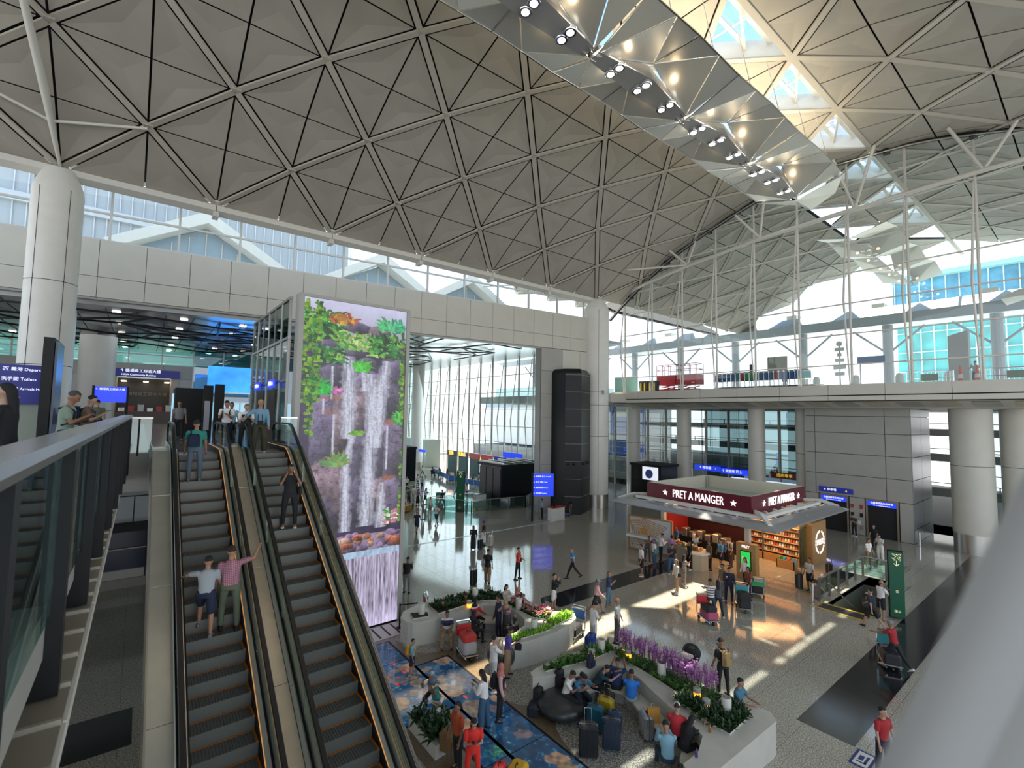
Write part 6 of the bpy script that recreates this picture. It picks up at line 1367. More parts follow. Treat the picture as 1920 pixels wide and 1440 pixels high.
EYE = mat('eye_dark', (.01, .008, .007), .3); LIP = mat('lip', (.28, .08, .06), .5)
def cloth(c):
    nm = 'cloth_' + c
    if nm in MATS: return MATS[nm]
    if c == 'plaid':
        m = mat(nm, (.42, .17, .20), .8); t = m.node_tree; b = t.nodes['Principled BSDF']; tc_ = t.nodes.new('ShaderNodeTexCoord'); prev = None
        for ax in ('X', 'Z'):
            wv = t.nodes.new('ShaderNodeTexWave'); wv.bands_direction = ax; wv.inputs['Scale'].default_value = 9; t.links.new(tc_.outputs['Object'], wv.inputs[0]); r = t.nodes.new('ShaderNodeValToRGB'); r.color_ramp.elements[0].position = .12; r.color_ramp.elements[1].position = .2
            r.color_ramp.elements[0].color = (.2, .25, .5, 1); r.color_ramp.elements[1].color = (1, 1, 1, 1); t.links.new(wv.outputs[0], r.inputs[0]); mx_ = t.nodes.new('ShaderNodeMixRGB'); mx_.blend_type = 'MULTIPLY'; mx_.inputs[0].default_value = .8
            if prev is None: mx_.inputs[1].default_value = (.5, .22, .25, 1)
            else: t.links.new(prev, mx_.inputs[1])
            t.links.new(r.outputs[0], mx_.inputs[2]); prev = mx_.outputs[0]
        t.links.new(prev, b.inputs['Base Color']); return m
    if c in ('stripe', 'hiviz', 'redwhite', 'navywhite'):
        cc = {'stripe': ((.65, .62, .58), (.04, .03, .05), 3.2), 'hiviz': ((.02, .2, .42), (.5, .6, .6), 1.1), 'redwhite': ((.6, .04, .04), (.7, .7, .7), .9), 'navywhite': ((.03, .03, .07), (.6, .6, .6), .9)}[c]
        m = mat(nm, cc[0], .8); t = m.node_tree; b = t.nodes['Principled BSDF']; tc_ = t.nodes.new('ShaderNodeTexCoord'); wv = t.nodes.new('ShaderNodeTexWave'); wv.bands_direction = 'Z'; wv.inputs['Scale'].default_value = cc[2]; t.links.new(tc_.outputs['Object'], wv.inputs[0])
        r = t.nodes.new('ShaderNodeValToRGB'); r.color_ramp.interpolation = 'CONSTANT'; r.color_ramp.elements[0].color = (*cc[1], 1); r.color_ramp.elements[1].position = .3; r.color_ramp.elements[1].color = (*cc[0], 1); t.links.new(wv.outputs[0], r.inputs[0]); t.links.new(r.outputs[0], b.inputs['Base Color']); return m
    if c in ('patterned', 'plaidy'): return mat(nm, (.08, .05, .04), .8, col2=(.5, .42, .33), scale=22)
    if c == 'bluejersey': return mat(nm, (.02, .14, .55), .8, col2=(.02, .2, .62), scale=5)
    return mat(nm, CL.get(c, (.2, .2, .2)), .82)
def person(x, y, z, H, hd, pose, hair, top, bot, shoe, ex, label, grp=None):
    t = thing('person', label, 'person', (x, y, z), grp, -D(hd)); t.scale = (H / 1.72,) * 3
    def add(kind, name, m, extra=()):
        me = part(kind, pose); me_n = 0
        while len(me.materials) < 1 + len(extra): me.materials.append(m)
        o = bpy.data.objects.new(name, me); COL.objects.link(o); o.parent = t
        for i, mm in enumerate([m, *extra]): o.material_slots[i].link = 'OBJECT'; o.material_slots[i].material = mm
        return o
    add('body', 'body', SKN[int(abs(x * 7 + y * 13)) % 3], (EYE, LIP))
    tk, tcl = top.split(':'); bk_, bc = bot.split(':'); hk, hc = hair.split(':')
    tk = {'plaid': 'tee', 'stripe': 'tee'}.get(tk, tk)
    if tk == 'vest': add('vesttee', 'shirt', cloth('white')); add('vest', 'pinafore', cloth(tcl))
    elif tk == 'vest2': add('long', 'sleeves', cloth('pinkpale')); add('vest', 'dress_top', cloth(tcl))
    else: add(tk, 'shirt', cloth(tcl))
    if bk_ == 'pants' and bc in ('bluejean', 'white', 'khaki', 'olive'): add('wide', 'trousers', cloth(bc))
    else: add(bk_, {'pants': 'trousers', 'shorts': 'shorts', 'skirt': 'skirt', 'dress': 'dress_skirt'}[bk_], cloth(bc))
    if hk == 'cap': add('hair_short', 'hair', cloth('darkbrown')); add('hair_cap', 'cap', cloth(hc))
    else: add('hair_' + hk, 'headscarf' if hk == 'hijab' else 'hair', cloth('darkbrown' if hc == 'skin' else hc))
    for n_ in 'LR': add('shoe_' + n_, 'shoe', cloth(shoe))
    if 'phone' in pose or pose == 'ear':
        add('phone_obj', 'phone', mat('phone_black', (.02, .03, .05), .2))
    if ex:
        ek, ec = ex.split(':'); o = add(ek, {'backpack': 'backpack', 'sling': 'sling_bag', 'handbag': 'handbag', 'bag_side': 'shoulder_bag', 'bag_back': 'duffel_bag', 'straps': 'bag_straps', 'strap': 'bag_strap', 'camera': 'camera_bag'}[ek], cloth(ec))
    return t
PEOPLE = [
(1.35, 25.2, 7.6, 1.74, 177.0, 'stand', 'short:black', 'tee:grey', 'pants:black', 'black', '', 'person in grey t-shirt standing by the black cabinet above the escalators', None),
(1.3, 16.2, 6.97, 1.72, 5.0, 'stand', 'short:black', 'tee:tealgreen', 'pants:bluegrey', 'grey', 'sling:navy', 'person in green t-shirt with dark sling bag on the left escalator, seen from behind', None),
(3.15, 17.53, 7.598, 1.76, 190.0, 'railR', 'short:sandy', 'long:denimblue', 'pants:olive', 'cream', 'camera:black', 'person in pale blue shirt with camera bag at the top of the right escalator', None),
(2.75, 17.6, 7.6, 1.62, 181.0, 'phone2', 'bob:brown', 'vest:black', 'pants:black', 'black', '', 'person in black pinafore and white t-shirt at the top of the right escalator', None),
(2.45, 19.5, 7.6, 1.74, 203.0, 'phone2', 'short:black', 'tee:white', 'pants:navy', 'white', 'straps:black', 'person in white t-shirt with dark backpack straps beside the escalator handrails', None),
(2.72, 20.6, 7.6, 1.68, 182.0, 'stand', 'short:black', 'tee:paleblue', 'pants:black', 'black', '', 'person in pale t-shirt mostly hidden behind the pinafore wearer', None),
(3.4, 14.2, 5.77, 1.74, 192.0, 'face', 'short:black', 'tee:black', 'pants:black', 'white', 'bag_side:black', 'person in black drinking with both hands on the right escalator', None),
(1.28, 11.8, 4.33, 1.6, 14.0, 'climbL', 'short:black', 'tee:lightgrey', 'shorts:navy', 'grey', 'handbag:black', 'person in light grey t-shirt and navy shorts reaching for the left handrail', None),
(1.72, 11.8, 4.33, 1.74, 2.0, 'reachR', 'short:darkbrown', 'plaid:plaid', 'pants:oliveg', 'black', '', 'person in pink checked shirt waving over the handrail on the left escalator', None),
(-1.38, 9.0, 7.6, 1.7, 284.0, 'stand', 'long:black', 'tee:black', 'pants:black', 'black', '', 'long haired person in black at the far left beside the sign', None),
(-1.08, 12.0, 7.6, 1.72, 95.0, 'phone2', 'short:greyblack', 'tee:sage', 'pants:navy', 'black', 'straps:navy', 'person in sage t-shirt with backpack reading a phone behind the balustrade', None),
(-1.0, 15.0, 7.6, 1.7, 94.0, 'phone', 'short:black', 'tee:brown', 'pants:navy', 'black', 'backpack:navy', 'person in brown with navy backpack just behind the sage shirt', None),
(-1.3, 24, 7.6, 1.7, 3.0, 'stand', 'short:black', 'tee:oliveg', 'pants:black', 'black', '', 'person in olive top before the small blue screen', None),
(31.62, 60.11, 0, 1.72, 332.0, 'walk', 'short:black', 'tee:white', 'pants:grey', 'black', '', 'white shirted person walking away farthest off in the hall', None),
(24.77, 50.78, 0, 1.65, 244.0, 'stand', 'long:black', 'tee:white', 'pants:black', 'black', '', 'long haired person in white beside parked suitcases by the screen edge', None),
(26.7, 51.9, 0, 1.65, 333.0, 'stand', 'short:black', 'tee:white', 'pants:black', 'black', '', 'person in white top second from the screen edge in the far hall', None),
(26.04, 49.54, 0, 1.7, 332.0, 'stand', 'short:black', 'tee:lightblue', 'pants:black', 'black', '', 'person in light blue shirt standing in the far hall', None),
(22.08, 43.86, 0, 1.68, 153.0, 'stand', 'short:black', 'tee:white', 'pants:greyw', 'white', '', 'person in white with pale trousers by the round planter', None),
(20.87, 42.34, 0, 1.7, 334.0, 'stand', 'short:black', 'tee:darkgreen', 'pants:black', 'black', '', 'person in dark green by the round planter', None),
(21.72, 42.11, 0, 1.62, 153.0, 'phone', 'long:black', 'tee:purple', 'skirt:black', 'black', '', 'person in purple top and dark skirt by the round planter', None),
(22.58, 42.2, 0, 1.65, 152.0, 'phone2', 'long:black', 'tee:white', 'shorts:darkgreen', 'black', '', 'person in white top and dark shorts facing the camera in the far hall', None),
(19.32, 36.42, 0, 1.6, 332.0, 'stand', 'short:grey', 'tee:grey', 'pants:grey', 'black', '', 'person in grey standing with a black suitcase by the round planter', None),
(20.62, 37.59, 0, 1.6, 151.0, 'stand', 'short:black', 'tee:cream', 'shorts:grey', 'white', '', 'person in cream top beside the grey one', None),
(19.31, 34.1, 0, 1.74, 240.0, 'walk', 'short:black', 'tee:white', 'shorts:navy', 'black', 'backpack:black', 'person in white with black backpack striding right', None),
(16.83, 32.67, 0, 1.7, 43.0, 'walk', 'bald:skin', 'tee:navy', 'shorts:navy', 'black', '', 'bald person in navy t-shirt and shorts walking past the planter', None),
(23.27, 40.15, 0, 1.72, 170.0, 'walk', 'short:black', 'tee:black', 'shorts:greyblue', 'black', '', 'person in black t-shirt and grey shorts walking in the far hall', None),
(27.82, 44.62, 0, 1.65, 148.0, 'push', 'short:brown', 'tee:rose', 'pants:black', 'black', '', 'person pushing a green loaded trolley in the far hall', None),
(27.27, 41.93, 0, 1.74, 327.0, 'stand', 'short:black', 'tee:white', 'pants:black', 'black', '', 'officer in white shirt at the small desk by the far stairwell', None),
(27.92, 30.93, 0, 1.74, 318.0, 'stand', 'short:black', 'tee:lightblue', 'pants:black', 'black', '', 'officer in pale blue shirt at the desk under the direction board', None),
(17.85, 26.53, 0, 1.62, 216.0, 'phone', 'long:black', 'long:black', 'dress:black', 'black', '', 'person in long black dress standing with the suitcase pair', None),
(18.91, 26.87, 0, 1.68, 135.0, 'stand', 'short:black', 'tee:black', 'skirt:white', 'black', '', 'person in black top and white skirt holding a pale suitcase', None),
(15.12, 21.03, 0, 1.76, 54.0, 'pull', 'short:black', 'tee:black', 'pants:khaki', 'black', 'bag_back:black', 'person in black with khaki trousers leaning on a black suitcase', None),
(16.76, 20.46, 0, 1.72, 151.0, 'ear', 'short:black', 'tee:red', 'pants:black', 'black', 'bag_side:black', 'person in bright red t-shirt holding a phone to the ear', None),
(19.36, 18.83, 0, 1.74, 314.0, 'walk', 'short:brown', 'tee:hiviz', 'pants:black', 'black', '', 'person in blue reflective vest walking away', None),
(10.95, 22.15, 0, 1.76, 44.0, 'phone', 'short:black', 'tee:black', 'pants:grey', 'black', '', 'person in black t-shirt and grey trousers by the video wall edge', None),
(15.53, 16.31, 0, 1.66, 146.0, 'face', 'short:darkbrown', 'long:black', 'shorts:white', 'tan', '', 'person in black top and white shorts with hands raised to the face', None),
(16.83, 14.86, 0, 1.62, 141.0, 'walk', 'cap:denimblue', 'long:pinkpale', 'shorts:black', 'grey', '', 'person in pink shirt and blue cap walking toward the planters', None),
(17.95, 15.09, 0, 1.64, 150.0, 'cross', 'long:brown', 'tee:navyblue', 'pants:denim', 'tan', '', 'person in dark blue top with a denim jacket at the waist', None),
(14.33, 12.8, 0, 1.74, 112.0, 'phone2', 'short:black', 'tee:white', 'shorts:white', 'black', '', 'person in white t-shirt standing behind the blue suitcase', None),
(15.43, 12.53, 0, 1.74, 149.0, 'stand', 'bald:skin', 'tee:greyw', 'pants:greyd', 'black', '', 'bald person in grey shirt beyond the orchids', None),
(10.43, 13.22, 0, 1.66, 132.0, 'phone2', 'short:black', 'tee:purpleblue', 'pants:khaki', 'black', 'handbag:black', 'person in violet top and khaki trousers with a black shoulder bag', None),
(9.53, 12.83, 0, 1.74, 103.0, 'face', 'short:black', 'tee:white', 'pants:greyw', 'white', 'strap:black', 'person in white t-shirt with strap taking a photo by the black stone seat', None),
(8.81, 11.49, 0, 1.64, 133.0, 'stand', 'hijab:rose', 'vest2:black', 'pants:black', 'black', 'backpack:black', 'person in rose headscarf and black dress on the lit floor', None),
(8.19, 11.43, 0, 1.66, 334.0, 'phone2', 'long:black', 'long:white', 'pants:bluejean', 'black', '', 'long haired person in white blouse and jeans on the lit floor', None),
(7.82, 15.22, 0, 1.22, 133.0, 'stand', 'short:black', 'tee:skyblue', 'shorts:navy', 'yellow', 'backpack:yellow', 'child in sky blue t-shirt with a yellow backpack on the lit floor', None),
(7.6, 13.31, 0, 1.6, 230.0, 'squatphone', 'hijab:greyblue', 'long:plaidy', 'pants:black', 'black', '', 'crouching person in grey headscarf and checked top taking a photo', None),
(7.33, 12.56, 0, 1.55, 230.0, 'squatphone', 'hijab:tealgreen2', 'tee:white', 'pants:white', 'black', '', 'crouching person in green headscarf and white top', None),
(6.78, 10.57, 0, 1.68, 267.0, 'stand', 'bob:black', 'tee:orange', 'pants:black', 'black', '', 'person in orange top at the edge of the lit floor', None),
(6.8, 9.92, 0, 1.66, 206.0, 'phone2', 'long:black', 'tee:red', 'pants:red', 'black', '', 'long haired person in red holding a phone at the bottom edge', None),
(11.84, 15.65, 0, 1.68, 323.0, 'stand', 'short:black', 'long:navydark', 'pants:navydark', 'black', '', 'person in long dark coat standing inside the planter ring', None),
(12.23, 15.59, 0, 1.62, 232.0, 'lean', 'hijab:tan', 'long:mauve', 'dress:greyd', 'black', '', 'person in tan headscarf and mauve top leaning over a seat', None),
(22.83, 16.8, 0, 1.76, 306.0, 'stand', 'short:black', 'tee:white', 'shorts:black', 'white', '', 'person in white t-shirt and black shorts facing the kiosk', None),
(24.73, 17.28, 0, 1.68, 305.0, 'stand', 'cap:blue', 'tee:white', 'pants:bluejean', 'red', 'bag_side:teal', 'person in blue cap and wide jeans at the star board', None),
(25.45, 18.29, 0, 1.7, 216.0, 'lean', 'short:black', 'tee:brown', 'pants:greyd', 'black', '', 'person in brown leaning on the star board shelf', None),
(25.96, 17.67, 0, 1.78, 124.0, 'phone2', 'short:black', 'long:white', 'pants:black', 'black', '', 'person in white shirt and black trousers reading at the star board', None),
(26.73, 17.39, 0, 1.6, 63.0, 'stand', 'bob:black', 'tee:lilac', 'pants:grey', 'black', '', 'person in lilac t-shirt at the kiosk counter', None),
(24.48, 15.96, 0, 1.76, 213.0, 'phone', 'short:black', 'tee:black', 'pants:bluejean', 'white', '', 'person in black t-shirt and blue jeans in the kiosk queue', None),
(22.22, 14.18, 0, 1.68, 303.0, 'stand', 'long:brown', 'long:cream', 'pants:tan', 'white', 'bag_side:black', 'person in cream top and tan trousers seen from behind near the kiosk', None),
(23.45, 14.51, 0, 1.64, 122.0, 'cross', 'long:black', 'tee:patterned', 'pants:patterned', 'white', '', 'person in patterned outfit standing before the kiosk queue', None),
(26.16, 15.8, 0, 1.66, 301.0, 'stand', 'long:black', 'tee:black', 'pants:black', 'white', '', 'long haired person in all black at the kiosk counter end', None),
(27.05, 15.06, 0, 1.72, 299.0, 'stand', 'bob:darkbrown', 'long:olivek', 'pants:black', 'black', '', 'person in olive jacket ordering at the kiosk', None),
(27.99, 14.87, 0, 1.7, 298.0, 'stand', 'short:black', 'tee:skyblue', 'shorts:navy', 'white', 'backpack:bluebag', 'person with a blue backpack at the kiosk counter', None),
(28.78, 14.68, 0, 1.76, 297.0, 'stand', 'short:black', 'tee:cream', 'pants:brownp', 'black', 'backpack:black', 'person in cream t-shirt with black backpack inside the kiosk', None),
(23.3, 12.28, 0, 1.74, 298.0, 'stand', 'short:darkbrown', 'tee:brown', 'pants:grey', 'white', '', 'person in brown beside the one in a dark suit', None),
(23.08, 11.87, 0, 1.76, 237.0, 'phone', 'short:black', 'long:navydark', 'pants:navydark', 'black', '', 'person in dark suit looking at a phone', None),
(20.77, 11.53, 0, 1.76, 49.0, 'push', 'short:black', 'stripe:stripe', 'pants:bluejeand', 'white', '', 'person in striped t-shirt pushing a trolley with pink luggage', None),
(21.21, 11.42, 0, 1.64, 48.0, 'walk', 'long:black', 'long:greyd', 'pants:blackj', 'white', '', 'long haired person in grey walking beside the striped shirt', None),
(25.64, 12.29, 0, 1.66, 296.0, 'stand', 'long:black', 'long:white', 'pants:black', 'black', '', 'person in white top beside the loaded trolleys by the totem', None),
(24.29, 11.49, 0, 1.62, 295.0, 'stand', 'long:black', 'tee:rust', 'pants:black', 'black', '', 'long haired person bending over the black loaded trolley', None),
(28.16, 10.12, 0, 1.74, 290.0, 'stand', 'short:black', 'tee:greylight', 'shorts:black', 'black', '', 'person in light grey t-shirt by black suitcases at the stairwell rail', None),
(44.17, 12.67, 0, 1.74, 286.0, 'phone2', 'short:black', 'tee:charcoal', 'pants:black', 'white', '', 'person in charcoal t-shirt waiting between the two lifts', None),
(35.85, 9.58, 0, 1.72, 195.0, 'stand', 'short:black', 'tee:white', 'shorts:khakid', 'white', '', 'person in white t-shirt and khaki shorts behind the stairwell', None),
(41.05, 10.6, 0, 1.7, 284.0, 'stand', 'bob:black', 'tee:black', 'pants:black', 'black', '', 'person in black before the right lift', None),
(38.27, 9.58, 0, 1.66, 284.0, 'phone2', 'short:black', 'tee:greyw', 'pants:white', 'white', '', 'person in pale top and wide white trousers behind the stairwell', None),
(25.54, 6.74, 0, 1.74, 15.0, 'walk', 'short:black', 'tee:navyd', 'shorts:black', 'black', '', 'person in navy t-shirt and shorts striding past the stairwell', None),
(26.94, 6.78, 0, 1.76, 124.0, 'cross', 'bald:skin', 'tee:white', 'shorts:black', 'brown', '', 'balding person in white t-shirt with folded arms at the green pylon', None),
(22.2, 5.23, 0, 1.72, 13.0, 'push', 'short:grey', 'tee:crimson', 'pants:black', 'white', '', 'grey haired person in crimson t-shirt pushing a trolley on the black stone', None),
(15.34, 3.92, 0, 1.7, 204.0, 'stand', 'short:black', 'tee:crimson', 'pants:navydark', 'black', '', 'person in dark red top beside the blurred pipe rail at the bottom', None),
(15.43, 8.17, 0, 1.76, 28.0, 'phone', 'cap:navydark', 'tee:black', 'pants:black', 'black', 'backpack:tanbag', 'person in black t-shirt and navy cap with a tan backpack using a phone', None),
(9.91, 16.44, 0.0, 1.66, 209.0, 'sit', 'short:black', 'tee:navywhite', 'pants:khaki', 'black', '', 'person in dark jersey with white stripes seated at the left planter end', None),
(11.45, 16.82, 0.0, 1.62, 166.0, 'sit', 'hijab:black', 'long:redwhite', 'pants:black', 'grey', '', 'person in black headscarf and red white jacket seated in the ring', None),
(10.71, 15.86, 0.0, 1.62, 86.0, 'sit', 'hijab:black', 'long:black', 'pants:black', 'black', '', 'person in black seated with a loaded trolley in front', None),
(10.61, 10.58, 0.04999999999999999, 1.68, 155.0, 'sitphone', 'short:black', 'tee:white', 'pants:black', 'blue', '', 'person in white t-shirt looking at a phone on the round stone seat', None),
(11.0, 10.47, 0.04999999999999999, 1.74, 194.0, 'sitlean', 'short:black', 'tee:midblue', 'pants:navyd', 'tan', '', 'person in mid blue t-shirt bent forward on the round stone seat', None),
(11.15, 10.7, 0.0, 1.68, 194.0, 'sitlean', 'short:black', 'tee:maroon', 'pants:black', 'black', '', 'person in maroon t-shirt seated beneath the green planter', None),
(11.75, 10.45, 0.0, 1.68, 142.0, 'sitlean', 'short:black', 'tee:navyteal', 'pants:black', 'black', '', 'person in dark teal top seated at the inner corner', None),
(12.2, 9.95, 0.0, 1.74, 59.0, 'sitlean', 'short:black', 'tee:navyb', 'pants:black', 'grey', '', 'person in navy t-shirt leaning forward on the bench', None),
(12.12, 9.3, 0.0, 1.68, 57.0, 'sit', 'short:black', 'tee:bluejersey', 'pants:lightgrey', 'grey', '', 'person in bright blue jersey with red cuffs and grey trousers on the bench', None),
(11.72, 7.5, 0.0, 1.7, 63.0, 'sit', 'cap:white', 'tee:redprint', 'pants:black', 'white', '', 'person in red t-shirt and white cap seated beside the paper bag', None),
(11.5, 7.16, 0.0, 1.66, 92.0, 'sitlean', 'long:black', 'tee:black', 'pants:black', 'black', '', 'person in black bent over bags at the bench end', None),
(10.97, 7.28, -0.15000000000000002, 1.74, 44.0, 'sitphone', 'short:black', 'long:paleblue', 'pants:bluejeand', 'tanboot', '', 'person in pale blue jacket crouched over a phone at the bottom edge', None),
(14.05, 7.01, 0.14999999999999997, 1.74, 177.0, 'sit', 'short:black', 'tee:steelblue', 'pants:greyd', 'brown', '', 'person in steel blue t-shirt seated behind the orchid planter', None),
(11.48, 17.45, 0.0, 1.66, 347.0, 'sit', 'short:darkbrown', 'tee:greybeige', 'pants:greyd', 'black', '', 'person in beige grey seated outside the ring behind the leaves', None),
(11.17, 17.67, 0.0, 1.5, 348.0, 'sit', 'short:black', 'tee:patterned', 'pants:black', 'black', '', 'child with black hair seated outside the ring behind the leaves', None),
(10.42, 17.56, 0.0, 1.6, 249.0, 'sit', 'short:black', 'tee:brown', 'pants:greyd', 'black', '', 'person seated with a blue backpack outside the left planter', None),
(13.52, 17.4, 0.0, 1.64, 172.0, 'sit', 'long:black', 'tee:cream', 'pants:black', 'black', '', 'person in cream top with tied hair seated behind the pink flowers', None),
(13.79, 16.84, 0.0, 1.64, 171.0, 'sit', 'hijab:peach', 'long:black', 'pants:black', 'black', '', 'person in peach headscarf seated behind the pink flowers', None),
(13.69, 16.19, 0.0, 1.5, 320.0, 'sit', 'short:brown', 'tee:peachd', 'pants:black', 'black', '', 'small child seated behind the pink flowers', None),
(13.79, 15.12, 0.0, 1.6, 28.0, 'sit', 'bob:black', 'tee:pink', 'pants:black', 'black', '', 'person in pink top seated outside the pink flower bed', None),
(13.5, 14.41, 0.0, 1.7, 227.0, 'sitlean', 'short:black', 'tee:white', 'pants:greyd', 'black', '', 'person in white t-shirt leaning over at the planter edge', None),
(11.84, 14.49, 0.0, 1.6, 341.0, 'sit', 'hijab:black', 'long:black', 'pants:black', 'black', '', 'person in black seated inside the ring beside shopping bags', None),
(27.9, 7.6, -0.62, 1.3, 105.0, 'stand', 'short:black', 'tee:vestchild', 'pants:black', 'black', '', 'child in dark waistcoat coming up the stairwell steps', None),
(29.0, 17.2, 0, 1.7, 121.0, 'phone2', 'cap:navydark', 'tee:white', 'pants:black', 'black', '', 'kiosk worker in white t-shirt behind the counter', None),
(28.1, 16.6, 0, 1.66, 181.0, 'phone2', 'cap:black', 'tee:lightblue', 'pants:black', 'black', '', 'kiosk worker in pale blue behind the counter', None),
(28.9, 18.4, 0, 1.7, 302.0, 'stand', 'short:black', 'tee:bluejersey', 'pants:black', 'black', '', 'kiosk worker in blue at the back bar', None),
(33.6, 61.0, 0, 1.65, 120, 'sit', 'bob:darkbrown', 'tee:black', 'pants:black', 'black', '', 'person seated among the crowd inside the blue queue barrier', 'seated crowd in the far hall'),
(34.38, 60.29, 0, 1.65, 202, 'sit', 'short:brown', 'tee:grey', 'pants:black', 'black', '', 'person seated among the crowd inside the blue queue barrier', 'seated crowd in the far hall'),
(32.82, 59.57, 0, 1.65, 46, 'sit', 'short:black', 'tee:navy', 'pants:black', 'black', '', 'person seated among the crowd inside the blue queue barrier', 'seated crowd in the far hall'),
(33.62, 58.86, 0, 1.65, 205, 'sit', 'bob:darkbrown', 'tee:white', 'pants:black', 'black', '', 'person seated among the crowd inside the blue queue barrier', 'seated crowd in the far hall'),
(34.37, 58.14, 0, 1.65, 113, 'sit', 'bob:darkbrown', 'tee:brown', 'pants:navy', 'black', '', 'person seated among the crowd inside the blue queue barrier', 'seated crowd in the far hall'),
(32.81, 57.43, 0, 1.65, 88, 'sit', 'short:black', 'tee:teal', 'pants:navy', 'black', '', 'person seated among the crowd inside the blue queue barrier', 'seated crowd in the far hall'),
(33.63, 56.71, 0, 1.65, 109, 'sit', 'short:black', 'tee:red', 'pants:grey', 'black', '', 'person seated among the crowd inside the blue queue barrier', 'seated crowd in the far hall'),
(34.36, 56.0, 0, 1.65, 133, 'sit', 'bob:darkbrown', 'tee:skyblue', 'pants:black', 'black', '', 'person seated among the crowd inside the blue queue barrier', 'seated crowd in the far hall'),
(32.8, 55.29, 0, 1.65, 84, 'sit', 'bob:darkbrown', 'tee:tan', 'pants:navy', 'black', '', 'person seated among the crowd inside the blue queue barrier', 'seated crowd in the far hall'),
(33.65, 54.57, 0, 1.65, 321, 'sit', 'bob:darkbrown', 'tee:rose', 'pants:black', 'black', '', 'person seated among the crowd inside the blue queue barrier', 'seated crowd in the far hall'),
(34.35, 53.86, 0, 1.65, 310, 'sit', 'bob:darkbrown', 'tee:black', 'pants:grey', 'black', '', 'person seated among the crowd inside the blue queue barrier', 'seated crowd in the far hall'),
(32.79, 53.14, 0, 1.65, 198, 'sit', 'long:black', 'tee:grey', 'pants:black', 'black', '', 'person seated among the crowd inside the blue queue barrier', 'seated crowd in the far hall'),
(33.66, 52.43, 0, 1.65, 126, 'sit', 'short:brown', 'tee:navy', 'pants:navy', 'black', '', 'person seated among the crowd inside the blue queue barrier', 'seated crowd in the far hall'),
(35.54, 51.71, 0, 1.65, 45, 'sit', 'bob:darkbrown', 'tee:white', 'pants:black', 'black', '', 'person seated among the crowd inside the blue queue barrier', 'seated crowd in the far hall'),
(33.99, 51.0, 0, 1.65, 149, 'sit', 'bob:darkbrown', 'tee:brown', 'pants:grey', 'black', '', 'person seated among the crowd inside the blue queue barrier', 'seated crowd in the far hall'),
(34.88, 50.29, 0, 1.65, 99, 'sit', 'short:brown', 'tee:teal', 'pants:navy', 'black', '', 'person seated among the crowd inside the blue queue barrier', 'seated crowd in the far hall'),
(35.54, 49.57, 0, 1.65, 306, 'sit', 'bob:darkbrown', 'tee:red', 'pants:navy', 'black', '', 'person seated among the crowd inside the blue queue barrier', 'seated crowd in the far hall'),
(33.98, 48.86, 0, 1.65, 231, 'sit', 'long:black', 'tee:skyblue', 'pants:black', 'black', '', 'person seated among the crowd inside the blue queue barrier', 'seated crowd in the far hall'),
(34.89, 48.14, 0, 1.65, 156, 'sit', 'bob:darkbrown', 'tee:tan', 'pants:black', 'black', '', 'person seated among the crowd inside the blue queue barrier', 'seated crowd in the far hall'),
(35.53, 47.43, 0, 1.65, 41, 'sit', 'short:black', 'tee:rose', 'pants:navy', 'black', '', 'person seated among the crowd inside the blue queue barrier', 'seated crowd in the far hall'),
(33.98, 46.71, 0, 1.65, 320, 'sit', 'bob:darkbrown', 'tee:black', 'pants:grey', 'black', '', 'person seated among the crowd inside the blue queue barrier', 'seated crowd in the far hall'),
(34.91, 46.0, 0, 1.65, 273, 'sit', 'short:brown', 'tee:grey', 'pants:grey', 'black', '', 'person seated among the crowd inside the blue queue barrier', 'seated crowd in the far hall'),
(45.2, 5.6, 11.58, 1.7, 60, 'face', 'short:black', 'tee:greylight', 'pants:greyd', 'black', '', 'person in grey leaning on the barrier outside by the cones', None),
(50, 19.8, 11.58, 1.7, 60, 'stand', 'short:black', 'tee:greyblue', 'pants:greyblue', 'black', '', 'lone person in blue grey standing outside past the trolleys', None),
(44.6, 32.6, 0, 1.65, 200, 'sit', 'long:black', 'tee:cream', 'pants:black', 'black', '', 'person seated against the column base under the deck', None),
]

for r_ in PEOPLE: person(*r_)
# ---------------- planters and benches ----------------
def poly_tray(pts, z0, z1, name, m, parent): return MB().prism(pts, z0, z1).build(name, m, parent)
def ngon_fill(pts, z, m, name, parent):
    bm = bmesh.new(); vs = [bm.verts.new((p[0] - parent.location.x, p[1] - parent.location.y, z)) for p in pts]; [bm.faces.new([vs[i] for i in t3]) for t3 in tess([[Vector((p[0], p[1], 0)) for p in pts]])]; me = bpy.data.meshes.new(name); bm.to_mesh(me); bm.free(); me.materials.append(m); o = bpy.data.objects.new(name, me); COL.objects.link(o); o.parent = parent; return o
def ring_wall(pts, z0, z1, name, m, parent, inward=0.):
    mb = MB(); n = len(pts)
    for i in range(n): a, b = pts[i], pts[(i + 1) % n]; mb.poly([(a[0], a[1], z0), (b[0], b[1], z0), (b[0], b[1], z1), (a[0], a[1], z1)])
    return mb.build(name, m, parent)
def planter(name, label, loc, out):
    t = thing(name, label, 'planter bench', loc); ring_wall(out, .0, .86, 'body', M_CREAM, t)
    area_ = sum(out[i][0] * out[(i + 1) % len(out)][1] - out[(i + 1) % len(out)][0] * out[i][1] for i in range(len(out))); sg = 1 if area_ > 0 else -1
    mb = MB(); N = len(out); ring = []
    for i in range(N):
        a, b = Vector(out[i - 1]), Vector(out[(i + 1) % N]); d = (b - a).normalized(); ring.append((out[i][0] + d.y * .02 * sg, out[i][1] - d.x * .02 * sg))
    ring_wall(ring, .83, .9, 'rim', M_CREAM, t); ngon_fill(ring, .9, M_CREAM, 'top', t); return t
